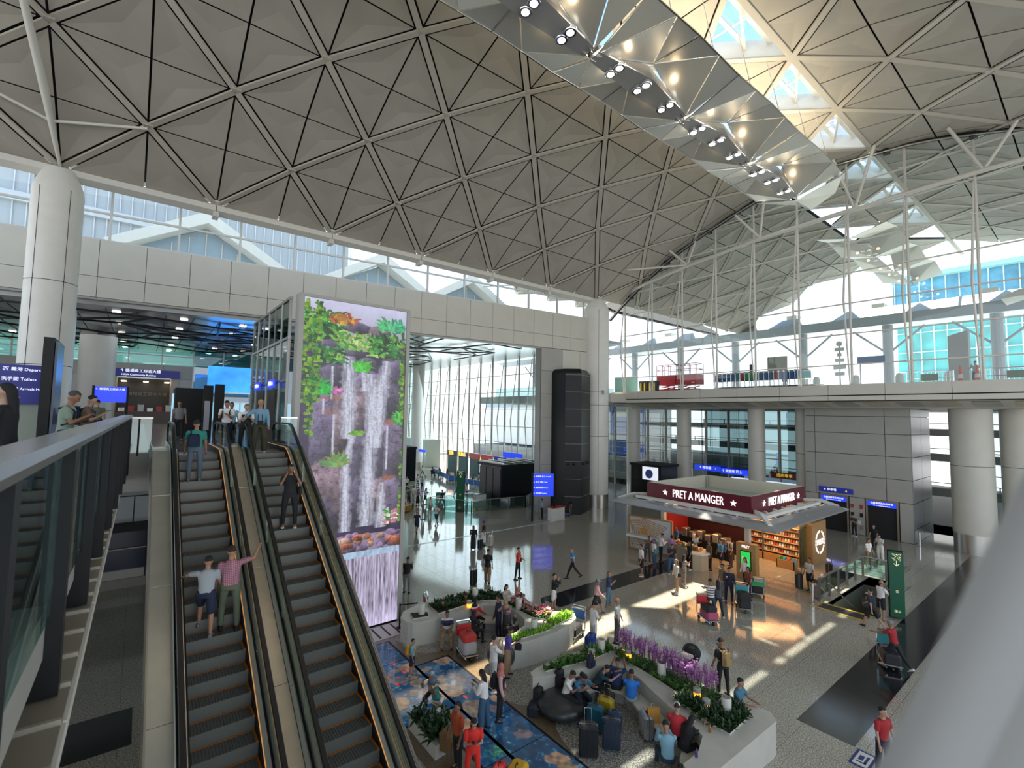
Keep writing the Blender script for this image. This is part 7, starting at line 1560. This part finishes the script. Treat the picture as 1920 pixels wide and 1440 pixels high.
p1 = [(8.6, 17.2), (8.72, 17.02), (9.1, 16.9), (9.6, 16.8), (10.9, 16.85), (11.9, 16.85), (12.25, 16.5), (12.6, 16.0), (12.62, 15.3), (12.45, 14.7), (12.1, 14.3), (11.5, 14.05), (10.9, 13.95), (10.6, 13.72), (10.75, 13.42), (11.5, 13.25), (12.64, 13.2), (13.6, 13.36), (14.17, 13.6), (14.45, 13.95), (14.2, 14.25), (13.7, 14.9), (13.7, 16.3), (13.5, 17.5), (12.9, 18.3), (11.6, 18.5), (9.8, 18.5), (8.9, 18.2), (8.55, 17.7)]
P1 = planter('planter_bench', 'curved cream planter bench nearest the video wall, flowers and pale green leaves', (11.5, 16, 0), p1)
p2 = [(10.02, 11.42), (10.12, 11.62), (10.45, 11.72), (13.2, 11.62), (13.6, 11.5), (13.75, 11.1), (13.82, 9.5), (13.9, 7.5), (14.15, 6.15), (13.9, 5.9), (10.4, 5.95), (10.3, 6.3), (10.45, 6.5), (11.1, 6.5), (11.74, 6.75), (12.0, 7.3), (12.15, 8.0), (12.35, 8.6), (12.65, 9.4), (12.72, 9.95), (12.5, 10.45), (12.1, 10.72), (11.2, 10.95), (10.4, 11.2)]
P2 = planter('planter_bench', 'angular cream planter bench with orchids, lower middle of the hall', (12.5, 9, 0), p2)
for t, pts in ((P1, [(9.9, 16.83), (10.9, 16.85), (11.9, 16.85), (12.25, 16.5), (12.6, 16.0), (12.62, 15.3), (12.45, 14.7), (12.1, 14.3), (11.5, 14.05)]), (P2, [(10.7, 11.1), (11.2, 10.95), (12.1, 10.72), (12.5, 10.45), (12.72, 9.95), (12.65, 9.4), (12.35, 8.6), (12.15, 8.0), (12.0, 7.3), (11.74, 6.75), (11.2, 6.52)])):
    ce = Vector((sum(p[0] for p in pts) / len(pts) - 1.2, sum(p[1] for p in pts) / len(pts), 0)); n = len(pts)
    for i in range(n - 1):
        a, b = Vector((*pts[i], 0)), Vector((*pts[i + 1], 0)); ia = a + (ce - a).normalized() * .52; ib = b + (ce - b).normalized() * .52
        MB().rings([[(p.x, p.y, z) for p in (a, b, ib, ia)] for z in (.36, .45)]).build('seat', M_SEAT, t)
        ja = a + (ce - a).normalized() * .38; jb = b + (ce - b).normalized() * .38; MB().rings([[(p.x, p.y, z) for p in (a, b, jb, ja)] for z in (.0, .36)]).build('seat_plinth', M_CLADD, t)
SOIL = mat('soil', (.03, .022, .015), .95)
trays = dict(t_left=[(8.85, 17.25), (9.45, 17.1), (9.6, 17.5), (9.0, 17.8)], p1_back=[(9.9, 17.1), (12.0, 17.25), (12.9, 16.7), (13.2, 17.2), (12.6, 18.1), (10.0, 18.2)], p1_pink=[(12.75, 16.2), (13.4, 16.6), (13.45, 15.2), (13.7, 14.5), (13.1, 14.1), (12.75, 14.6)], p1_lime=[(10.95, 13.75), (10.95, 13.5), (12.6, 13.4), (12.7, 13.75), (12.2, 13.95), (11.6, 13.85)], p1_lime2=[(12.85, 13.5), (14.1, 13.75), (14.2, 14.0), (13.6, 14.1), (12.9, 13.9)],
    p2_back=[(10.5, 11.35), (12.3, 10.98), (13.3, 10.95), (13.4, 11.35), (10.6, 11.55)], p2_orch=[(13.1, 10.75), (13.6, 10.9), (13.72, 8.2), (13.75, 7.3), (13.1, 7.2), (12.85, 8.3), (13.0, 9.3)], p2_front=[(12.55, 8.0), (12.75, 8.0), (13.0, 7.1), (13.6, 7.1), (13.6, 6.4), (12.3, 6.35), (12.3, 7.2)])
for k, pts in trays.items():
    t = P1 if k[1] in '1_' else P2
    ring_wall(pts, .9, .95, 'tray_rim', M_CREAM, t); ngon_fill(pts, .935, SOIL, 'soil', t)
def inpoly(x, y, P):
    c = False; j = len(P) - 1
    for i in range(len(P)):
        if (P[i][1] > y) != (P[j][1] > y) and x < (P[j][0] - P[i][0]) * (y - P[i][1]) / (P[j][1] - P[i][1]) + P[i][0]: c = not c
        j = i
    return c
def leafmesh(mb, base, a, L, wd, up0, droop, n=3):
    d = Vector((math.cos(a), math.sin(a), 0)); s_ = Vector((-math.sin(a), math.cos(a), 0)); pts = []
    for i in range(n + 1):
        t = i / n; c = Vector(base) + d * (L * t * math.cos(up0)) + Vector((0, 0, L * (t * math.sin(up0) - droop * t * t))); w = wd * math.sin(PI * (.12 + .86 * t)) ; pts.append((c - s_ * w / 2, c + Vector((0, 0, -w * .15)), c + s_ * w / 2))
    k = len(mb.v)
    for p in pts: mb.v += [tuple(q) for q in p]
    for i in range(n):
        for q in (0, 1): a0 = k + 3 * i + q; mb.f.append((a0, a0 + 1, a0 + 4, a0 + 3))
rp = random.Random(11)
PL = {}
def plant_proto(kind):
    t = thing('leafy_plant', '', 'plant'); mb = MB()
    if kind == 'dark':
        for i in range(26): leafmesh(mb, (rp.uniform(-.08, .08), rp.uniform(-.08, .08), rp.uniform(0, .08)), rp.uniform(0, 6.28), rp.uniform(.16, .26), .06, rp.uniform(.4, 1.3), rp.uniform(.1, .5))
        mb.build('leaves', mat('leaf_dark', (.012, .045, .012), .4, col2=(.03, .09, .02), scale=9), t)
    if kind == 'green':
        for i in range(26): leafmesh(mb, (rp.uniform(-.08, .08), rp.uniform(-.08, .08), rp.uniform(0, .06)), rp.uniform(0, 6.28), rp.uniform(.12, .22), .05, rp.uniform(.4, 1.3), rp.uniform(.1, .5))
        mb.build('leaves', mat('leaf_green', (.03, .12, .015), .4, col2=(.09, .22, .03), scale=9), t)
    if kind == 'lime':
        for i in range(24): leafmesh(mb, (rp.uniform(-.07, .07), rp.uniform(-.07, .07), rp.uniform(0, .05)), rp.uniform(0, 6.28), rp.uniform(.10, .19), .045, rp.uniform(.5, 1.3), rp.uniform(.1, .5))
        mb.build('leaves', mat('leaf_lime', (.14, .38, .02), .4, col2=(.36, .55, .05), scale=9), t)
    if kind == 'pale':
        for i in range(22): leafmesh(mb, (0, 0, .02), i * 2.4, .17, .05, .35 + .03 * i, .2)
        mb.build('leaves', mat('leaf_pale', (.35, .42, .33), .5, col2=(.5, .55, .42), scale=9), t)
    if kind == 'grass':
        for i in range(30): leafmesh(mb, (0, 0, 0), rp.uniform(0, 6.28), rp.uniform(.3, .5), .035, rp.uniform(.8, 1.35), rp.uniform(.3, .8), 4)
        mb.build('leaves', mat('leaf_green'), t)
    if kind in ('pink', 'orchid'):
        mb2 = MB(); g_ = MB(); yl = MB()
        if kind == 'pink':
            for i in range(18): leafmesh(g_, (rp.uniform(-.08, .08), rp.uniform(-.08, .08), 0), rp.uniform(0, 6.28), rp.uniform(.12, .2), .05, rp.uniform(.4, 1.2), .3)
            for i in range(13):
                c = Vector((rp.uniform(-.13, .13), rp.uniform(-.13, .13), rp.uniform(.14, .24)))
                for q in range(5): leafmesh(mb, c, q * 1.256 + i, .035, .03, .3, .2, 2)
            mb.build('flowers', mat('petal_pink', (.62, .22, .22), .6), t)
        else:
            for i in range(7): leafmesh(g_, (0, 0, 0), i * .9, rp.uniform(.18, .26), .075, rp.uniform(.2, .6), .35)
            for s_ in range(3):
                a = rp.uniform(0, 6.28); top = Vector((.10 * math.cos(a), .10 * math.sin(a), .62 + .1 * s_)); pts = [(0, 0, 0), (.03 * math.cos(a), .03 * math.sin(a), .35), tuple(top)]; mb2.tube(pts, .006, 5)
                for k in range(10):
                    z = .30 + .035 * k; tt_ = z / top.z; c = Vector((top.x * tt_ * tt_, top.y * tt_ * tt_, z + .05 * s_)) + Vector((rp.uniform(-.03, .03), rp.uniform(-.03, .03), 0))
                    for q in range(5): leafmesh(mb, c, q * 1.256 + k, .045, .04, rp.uniform(-.2, .8), .1, 2)
            mb.build('flowers', mat('petal_violet', (.50, .16, .52), .6, col2=(.78, .42, .74), scale=14), t); mb2.build('stems', mat('stem_brown', (.08, .09, .03), .6), t)
        g_.build('leaves', mat('leaf_deep', (.015, .07, .012), .4, col2=(.04, .14, .02), scale=9), t)
    for c_ in t.children: c_['kind'] = 'stuff'  # PLSTUFF
    return t
LBL = dict(dark='dark green leafy plant packed in the low planter bed', green='mid green bushy plant in the planter beds', lime='bright lime green leafy plant in the sunlit planter bed', pale='pale rosette succulent in the sunlit planter bed', grass='long strap leaved green plant around the lamp cylinder', pink='small pink flowered plant in the ring planter', orchid='tall violet orchid in the angular planter')
def sow(kind, poly, n, z=.935, sc=(.8, 1.2), seed=0, lab=None, grp=None):
    r_ = random.Random(seed); xs = [p[0] for p in poly]; ys_ = [p[1] for p in poly]; k = 0; placed = []
    tries = 0
    while k < n and tries < 3000:
        tries += 1; x, y = r_.uniform(min(xs), max(xs)), r_.uniform(min(ys_), max(ys_))
        if not inpoly(x, y, poly) or any((x - a) ** 2 + (y - b) ** 2 < .013 for a, b in placed): continue
        placed.append((x, y)); k += 1
        key = kind + (lab or '')
        if kind not in PL: o = plant_proto(kind); PL[kind] = o; o.location = (x, y, z); tag(o, lab or LBL[kind], 'plant', grp or kind + ' plants in the planters')
        else: o = dup(PL[kind], (x, y, z), r_.uniform(0, 6.28), lab or LBL[kind], grp or kind + ' plants in the planters')
        o.rotation_euler = (0, 0, r_.uniform(0, 6.28)); o.scale = (r_.uniform(*sc),) * 3
sow('green', trays['p2_back'], 30, seed=1, sc=(.9, 1.25), lab='mid green bushy plant in the bed along the back of the angular planter', grp='green plants in the angular planter'); sow('grass', [(12.4, 11.0), (13.3, 10.98), (13.35, 11.3), (12.4, 11.4)], 7, seed=2)
sow('orchid', [(13.35, 10.8), (13.62, 10.9), (13.72, 8.2), (13.74, 7.4), (13.3, 7.4), (13.2, 8.3), (13.3, 9.3)], 64, seed=3, sc=(.85, 1.1))
sow('green', [(13.05, 10.7), (13.3, 10.7), (13.2, 8.3), (13.2, 7.3), (12.95, 8.0), (13.05, 9.3)], 26, seed=4, sc=(.6, .95), lab='low green leafy plant in front of the orchids', grp='green plants before the orchids'); sow('dark', trays['p2_front'], 38, seed=5, lab='dark green leafy plant in the front bed of the angular planter', grp='dark plants in the front bed')
sow('dark', trays['p1_back'], 46, seed=6, lab='dark green leafy plant in the back bed of the curved planter', grp='dark plants in the curved planter'); sow('pink', trays['p1_pink'], 32, seed=7); sow('lime', [(10.95, 13.7), (10.95, 13.5), (12.6, 13.4), (12.65, 13.6), (11.8, 13.65)], 34, seed=8, sc=(.8, 1.2), lab='bright lime green leafy plant in the longer sunlit bed', grp='lime plants in the longer bed'); sow('pale', [(11.3, 13.72), (12.6, 13.62), (12.65, 13.8), (12.2, 13.92), (11.6, 13.82)], 9, seed=9)
sow('lime', trays['p1_lime2'], 24, seed=10, sc=(1.0, 1.5), lab='bright lime green leafy plant in the end sunlit bed', grp='lime plants in the end bed')
sow('dark', [(6.6, 12.6), (7.3, 12.2), (7.3, 11.6), (6.6, 11.4)], 16, z=.35, seed=12, sc=(1.2, 1.7), lab='dark green plant in the low box beside the escalator foot', grp='plants by the escalator foot')
lb_ = thing('plant_box', 'low cream plant box beside the escalator foot', 'planter', (6.9, 12, 0)); MB().prism([(6.5, 12.75), (7.38, 12.35), (7.38, 11.3), (6.5, 11.2)], 0, .36).build('body', M_CREAM, lb_)
# lamps and lamp cylinders
def lantern(x, y, where, z=.9):
    t = thing('lantern', 'small glowing orange lantern with grey cap ' + where, 'lantern', (x, y, z)); MB().lathe((x, y, z), [(.09, 0), (.1, .02), (.1, .16)], 14).build('glass', mat('lantern_orange', (1, .36, .03), .4, emit=3.2), t); MB().lathe((x, y, z + .16), [(.11, 0), (.11, .1), (.08, .12)], 14).build('cap', M_CLADD, t)
for a in ((12.35, 11.1, 'at the front of the green planter bed'), (13.35, 10.35, 'among orchids nearest the bench corner'), (13.5, 10.6, 'half hidden at the orchid bed end'), (13.15, 7.75, 'midway down the orchid bed'), (12.85, 7.3, 'behind the white cap of the red shirted person'), (11.3, 17.0, 'in the dark leaf bed near the video wall'), (13.5, 14.5, 'at the end of the pink flower bed')): lantern(*a)
def cyl(x, y, where, h_=.42, r=.13):
    t = thing('lamp_cylinder', 'short grey metal cylinder ' + where, 'cylinder', (x, y, .9)); MB().lathe((x, y, .9), [(r, 0), (r, h_), (r * .9, h_ + .02)], 20).build('body', M_CLAD, t, True); MB().lathe((x, y, .9 + h_ + .015), [(r * .8, 0), (r * .8, .01)], 20).build('grille', M_STEELD, t)
for a in ((12.9, 11.15, 'rising from the strap leaved plants'), (13.25, 9.0, 'among the middle orchids'), (13.1, 6.85, 'in the front dark leaf bed'), (12.1, 13.75, 'in the sunlit lime bed'), (12.85, 15.6, 'in the pink flower bed'), (12.0, 17.6, 'in the back dark leaf bed'), (9.35, 17.5, 'on the small round table end by the video wall')): cyl(*a)
# round stone seats
for (x, y, r, h_, lb2) in ((10.6, 14.05 - .25, .52, .95, 'tall rounded dark stone seat behind the person taking a photo'), (10.55, 10.65, .78, .55, 'wide low round dark stone seat with two people on it')):
    t = thing('stone_seat', lb2, 'seat', (x, y, 0)); MB().ell((x, y, h_ * .5), (r, r, h_ * .56), 24, 12).build('body', mat('dark_stone', (.035, .04, .04), .3, noise=.2, scale=5), t, True)
# ---------------- luggage ----------------
def suitcase(x, y, h_, w_, d_, c, rz, label, handle=True, z=0, metal=False, grp=None):
    t = thing('suitcase', label, 'suitcase', (x, y, z), grp, rz); m = mat('case_' + label[:22].replace(' ', '_'), c, .35 if not metal else .25, .8 if metal else 0)
    MB().rbox(-w_ / 2, -d_ / 2, .06, w_ / 2, d_ / 2, h_, .05).build('shell', m, t, off=(0, 0, 0))
    rb = MB()
    for k in range(6): q = -w_ / 2 + w_ * (k + .5) / 6; rb.box(q - .012, -d_ / 2 - .008, .12, q + .012, d_ / 2 + .008, h_ - .08)
    rb.build('ribs', m, t, off=(0, 0, 0)); MB().box(-w_ / 2 - .004, -.012, .06, w_ / 2 + .004, .012, h_ + .004).build('zip_band', M_STEELD, t, off=(0, 0, 0))
    for a in (-1, 1):
        for b in (-1, 1): MB().tube([(a * (w_ / 2 - .05) - .012, b * (d_ / 2 - .04), .03), (a * (w_ / 2 - .05) + .012, b * (d_ / 2 - .04), .03)], .03, 8).build('wheel', M_RUBBER, t, off=(0, 0, 0))
    if handle: MB().tube([(-.09, -d_ / 2 + .03, h_), (-.09, -d_ / 2 + .03, h_ + .32), (.09, -d_ / 2 + .03, h_ + .32), (.09, -d_ / 2 + .03, h_)], .012, 6).build('pull_handle', M_CHROME, t, off=(0, 0, 0))
    MB().tube([(-.07, 0, h_), (-.05, 0, h_ + .03), (.05, 0, h_ + .03), (.07, 0, h_)], .012, 6).build('carry_handle', M_BLACK, t, off=(0, 0, 0)); return t
suitcase(9.85, 8.95, .80, .5, .36, (.012, .012, .014), 2.4, 'large black soft suitcase at the bottom, white tag on its front')
suitcase(10.55, 8.75, .78, .48, .32, (.012, .025, .05), 2.3, 'dark navy suitcase with papers on top, second from the bottom', False)
suitcase(10.75, 9.5, .70, .46, .30, (.01, .09, .14), 2.0, 'teal blue suitcase with a yellow sticker between seated people')
suitcase(11.25, 9.55, .72, .46, .30, (.42, .30, .02), 1.9, 'yellow suitcase with raised pull handle in the luggage cluster')
suitcase(11.1, 9.1, .60, .40, .28, (.015, .05, .10), 2.0, 'small dark blue suitcase in front of the yellow one', False)
suitcase(11.55, 9.75, .68, .4, .3, (.012, .012, .012), 1.9, 'black suitcase behind the yellow one', False)
suitcase(11.7, 8.45, .66, .46, .27, (.5, .52, .54), 1.0, 'silver ribbed metal suitcase in the light at the bench', False, metal=True)
suitcase(13.93, 12.58, .72, .5, .3, (.01, .05, .32), .4, 'bright blue suitcase before the person in white t-shirt')
suitcase(14.3, 21.15, .82, .46, .32, (.012, .012, .014), .8, 'tall black suitcase held by the person in khaki trousers'); suitcase(18.3, 26.35, .68, .42, .28, (.012, .02, .03), .7, 'small dark suitcase between the two standing people'); suitcase(19.3, 26.6, .72, .46, .28, (.55, .52, .46), .7, 'pale cream suitcase held by the person in white skirt')
suitcase(28.3, 10.7, .8, .5, .34, (.012, .012, .012), .4, 'black suitcase left of the light grey shirt by the stairwell'); suitcase(27.9, 9.75, .72, .5, .34, (.014, .014, .014), .3, 'black suitcase right of the light grey shirt by the stairwell'); suitcase(27.5, 9.55, .68, .46, .3, (.35, .2, .17), .3, 'rose coloured suitcase behind the stairwell glass'); suitcase(32.4, 10.6, .6, .4, .3, (.02, .02, .02), .2, 'small black suitcase behind the stairwell people')
suitcase(26.6, 16.2, .7, .5, .35, (.012, .012, .012), .1, 'black suitcase at the kiosk counter foot', False); suitcase(20.3, 40.8, .6, .5, .4, (.02, .02, .02), .3, 'black suitcase in the far hall beside the grey shirt'); suitcase(17.6, 39.6, .7, .4, .28, (.1, .45, .45), .3, 'mint suitcase by the round planter edge')
suitcase(19.9, 46.5, .7, .45, .3, (.02, .02, .02), .4, 'dark suitcase in the far hall by the screen edge', False)
def trolley(x, y, rz, panel, label, load):
    t = thing('luggage_trolley', label, 'trolley', (x, y, 0), None, rz); trolley_parts(t, panel)
    return t
def at(t, x, y): c, s_ = math.cos(t.rotation_euler.z), math.sin(t.rotation_euler.z); return t.location.x + c * x - s_ * y, t.location.y + s_ * x + c * y
for (x, y, rz, pn, lb2, loads) in ((20.5, 11.75, 2.6, M_PR, 'trolley with pink and black luggage pushed by the striped shirt', ((.28, (.45, .08, .16), 'pink'), (.22, (.015, .015, .018), 'black'))),
        (23.2, 11.3, 2.2, M_PT, 'trolley stacked with black cases before the totem', ((.3, (.02, .022, .025), 'dark grey'), (.28, (.012, .012, .014), 'black'))),
        (24.9, 11.3, -1.0, M_PG, 'trolley with green panel and a black bag by the totem', ((.4, (.015, .015, .018), 'black'),)),
        (14.75, 14.0, 1.9, M_PB, 'blue panelled trolley with plastic bags by the sunlit planter', ((.3, (.02, .02, .02), 'black'),)),
        (10.25, 18.95, 1.2, M_PR, 'empty red panelled trolley behind the planter near the video wall', ()),
        (10.15, 15.6, 2.9, M_PR, 'red panelled trolley of shopping bags in the planter ring', ((.4, (.4, .42, .45), 'grey plastic'), (.25, (.5, .04, .03), 'red'))),
        (22.6, 5.55, 2.0, M_PT, 'trolley pushed by the crimson shirt on black stone', ((.32, (.015, .015, .018), 'black'),)),
        (30.9, 30.4, .6, M_PR, 'tilted trolley parked at the foot of the black pylon', ()),
        (24.6, 42.2, .3, M_PG, 'trolley covered with green wrapped boxes in the far hall', ((.7, (.02, .25, .18), 'green wrapped'),))):
    t = trolley(x, y, rz, pn, lb2, loads); z = .24
    for k, (hh2, c, cn_) in enumerate(loads):
        px, py = at(t, 0, .48); b = thing('travel_bag', '%s bag %s the %s' % (cn_, 'low on' if k == 0 else 'atop', lb2.split(' by ')[0].split(' before ')[0].split(' pushed')[0]), 'bag', (px, py, z), None, rz)
        MB().rbox(-.26, -.36 + .05 * k, 0, .26, .36 - .06 * k, hh2, .06).build('bag_body', mat('bagc_%s' % cn_.replace(' ', '_'), c, .6), b, off=(0, 0, 0)); MB().tube([(-.1, 0, hh2 - .01), (-.06, 0, hh2 + .05), (.06, 0, hh2 + .05), (.1, 0, hh2 - .01)], .014, 6).build('handle', M_BLACK, b, off=(0, 0, 0)); z += hh2 + .005
# loose bags
def bag(x, y, z, w_, d_, h_, c, rz, name, label, r=.07):
    t = thing(name, label, 'bag', (x, y, z), None, rz); m = mat('bagx_' + label[:20].replace(' ', '_'), c, .7)
    MB().rbox(-w_ / 2, -d_ / 2, 0, w_ / 2, d_ / 2, h_, r).build('bag_body', m, t, off=(0, 0, 0)); MB().rbox(-w_ * .36, -d_ / 2 - .05, .04, w_ * .36, -d_ / 2 + .02, h_ * .55, .03).build('pocket', m, t, off=(0, 0, 0)); MB().tube([(-.08, 0, h_), (-.05, 0, h_ + .07), (.05, 0, h_ + .07), (.08, 0, h_)], .012, 6).build('handle', M_BLACK, t, off=(0, 0, 0)); return t
b = bag(9.85, 11.15, 0, .5, .34, .32, (.015, .018, .03), .6, 'duffel_bag', 'dark duffel bag with glowing red piping by the stone seat'); MB().box(-.2, -.18, .24, .2, -.165, .26).build('red_piping', mat('red_piping', (.8, .05, .02), .5), b, off=(0, 0, 0))
bag(10.15, 11.3, 0, .36, .26, .62, (.012, .012, .014), .5, 'backpack', 'black backpack leaning beside the red piped duffel'); bag(10.85, 11.1, .45, .34, .24, .55, (.012, .012, .015), .2, 'backpack', 'tall black backpack behind the white t-shirt phone user'); bag(12.15, 10.3, .45, .36, .26, .5, (.012, .012, .014), 1., 'backpack', 'black rucksack at the inner bench corner'); bag(11.9, 10.75, .9, .3, .2, .4, (.01, .018, .04), .3, 'backpack', 'navy rucksack standing on the planter ledge')
bag(6.9, 11.2, .2, .5, .4, .45, (.16, .09, .03), .4, 'backpack', 'tan brown travel rucksack beside the escalator foot'); bag(7.75, 9.4, 0, .7, .45, .35, (.62, .36, .02), .5, 'duffel_bag', 'yellow and black bag at the bottom edge of the lit floor'); bag(7.45, 9.7, 0, .5, .3, .35, (.6, .04, .04), .5, 'duffel_bag', 'red bag beside the yellow one at the bottom edge')
pb = thing('paper_bag', 'orange brown paper bag with blue round print on the sunlit bench', 'bag', (11.82, 8.3, .45), None, 2.5)
MB().rings([[(-.17, -.09, 0), (.17, -.09, 0), (.17, .09, 0), (-.17, .09, 0)], [(-.17, -.06, .36), (.17, -.06, .36), (.17, .06, .36), (-.17, .06, .36)]]).build('bag_body', mat('kraft_orange', (.55, .27, .05), .7), pb, off=(0, 0, 0))
MB().lathe((0, 0, 0), [(.11, 0), (.11, .006)], 20).build('print', mat('print_blue', (.02, .12, .35), .6), pb, off=(0, 0, 0)); o = pb.children[-1]; o.rotation_euler = (PI / 2, 0, 0); o.location = (0, -.086, .16)
MB().tube([(-.05, -.07, .36), (-.03, -.07, .45), (.03, -.07, .45), (.05, -.07, .36)], .006, 5).build('handle', M_WHITE, pb, off=(0, 0, 0))
for (x, y, c, lb2) in ((11.45, 7.15, (.5, .02, .02), 'red drinks carton beside the red t-shirt'), (12.0, 6.72, (.3, .12, .03), 'small amber bottle on the front planter ledge'), (10.9, 6.45, (.1, .04, .2), 'dark violet bottle on the bench end ledge')):
    z = .45 if x < 11.6 and x > 11.4 else .9; t = thing('bottle', lb2, 'bottle', (x, y, z)); MB().lathe((x, y, z), [(.035, 0), (.035, .13), (.015, .17), (.015, .2)], 12).build('body', mat('bt' + lb2[:6].replace(' ', '_'), c, .3), t)
st = thing('stroller', 'dark stroller with pale blanket beyond the orchids', 'stroller', (15.1, 9.3, 0)); MB().rings([[(14.7, 9.1, .35), (15.4, 9.1, .35), (15.4, 9.5, .35), (14.7, 9.5, .35)], [(14.6, 9.0, .85), (15.5, 9.0, .85), (15.5, 9.6, .85), (14.6, 9.6, .85)]]).build('seat', M_BLACK, st); MB().rbox(14.75, 9.1, .85, 15.3, 9.5, .95, .04).build('blanket', mat('blanket_pink', (.5, .4, .42), .8), st)
MB().ell((15.45, 9.3, .9), (.28, .32, .28), 12, 8).build('hood', M_BLACK, st); MB().tube([(14.65, 9.1, .8), (14.3, 9.1, 1.05), (14.3, 9.5, 1.05), (14.65, 9.5, .8)], .02, 6).build('push_bar', M_STEELD, st)
for x in (14.75, 15.4):
    for y in (9.05, 9.55): MB().tube([(x, y - .02, .12), (x, y + .02, .12)], .12, 12).build('wheel', M_RUBBER, st); MB().tube([(x, y, .12), (x, y, .4)], .015, 5).build('fork', M_STEELD, st)
# round planter with wicker side in the far hall
t = thing('round_planter', 'round planter with slatted yellowish wooden side in the far hall', 'planter', (19.3, 40.8, 0)); MB().lathe((19.0, 40.9, 0), [(1.3, .1), (1.35, .6)], 24).build('drum', mat('yellow_slats', (.42, .27, .06), .5), t)
for k in range(24): a = k * PI / 12; MB().beam((19 + 1.37 * math.cos(a), 40.9 + 1.37 * math.sin(a), .08), (19 + 1.37 * math.cos(a), 40.9 + 1.37 * math.sin(a), .6), .05, .05).build('slat', WOOD, t)
mb = MB()
for i in range(90): leafmesh(mb, (19 + rp.uniform(-.9, .9), 40.9 + rp.uniform(-.9, .9), .6), rp.uniform(0, 6), .3, .08, 1.0, .3)
mb.build('leaves', mat('leaf_dark'), t)
# bollards and posts
for (x, y, h_, lb2) in ((26.44, 9.4, 1.0, 'polished steel bollard at the left of the stairwell steps'), (26.92, 6.75, 1.1, 'polished steel bollard beside the green pylon'), (44.9, 8.9, 1.0, 'steel bollard at the lift block corner')):
    t = thing('bollard', lb2, 'bollard', (x, y, 0)); MB().lathe((x, y, 0), [(.09, 0), (.09, h_ - .02), (.07, h_)], 16).build('body', M_CHROME, t, True); MB().lathe((x, y, 0), [(.13, 0), (.13, .02)], 16).build('foot', M_STEELD, t)
bp = thing('belt_post', 'black belt barrier post by the planter end near the video wall', 'post', (9.3, 18.9, 0)); MB().lathe((9.0, 18.75, 0), [(.16, 0), (.16, .03), (.03, .05), (.03, .95), (.04, 1.0)], 14).build('post', M_BLACK, bp); MB().beam((9.0, 18.75, .95), (10.0, 19.1, .7), .01, .05).build('belt', M_BLACK, bp)
fs = thing('floor_sticker', 'blue floor sticker with a white trolley pictogram at the bottom right', 'sticker', (16.8, 4.4, 0))
MB().box(15.2, 4.2, .005, 16.0, 4.65, .009).build('sheet', mat('sticker_blue', (.02, .04, .2), .5), fs); MB().box(15.27, 4.26, .009, 15.93, 4.59, .010).build('field', M_WHITE, fs); MB().box(15.4, 4.32, .010, 15.45, 4.55, .012).box(15.4, 4.32, .010, 15.8, 4.38, .012).box(15.52, 4.42, .010, 15.75, 4.53, .012).build('pictogram', mat('sticker_blue'), fs)
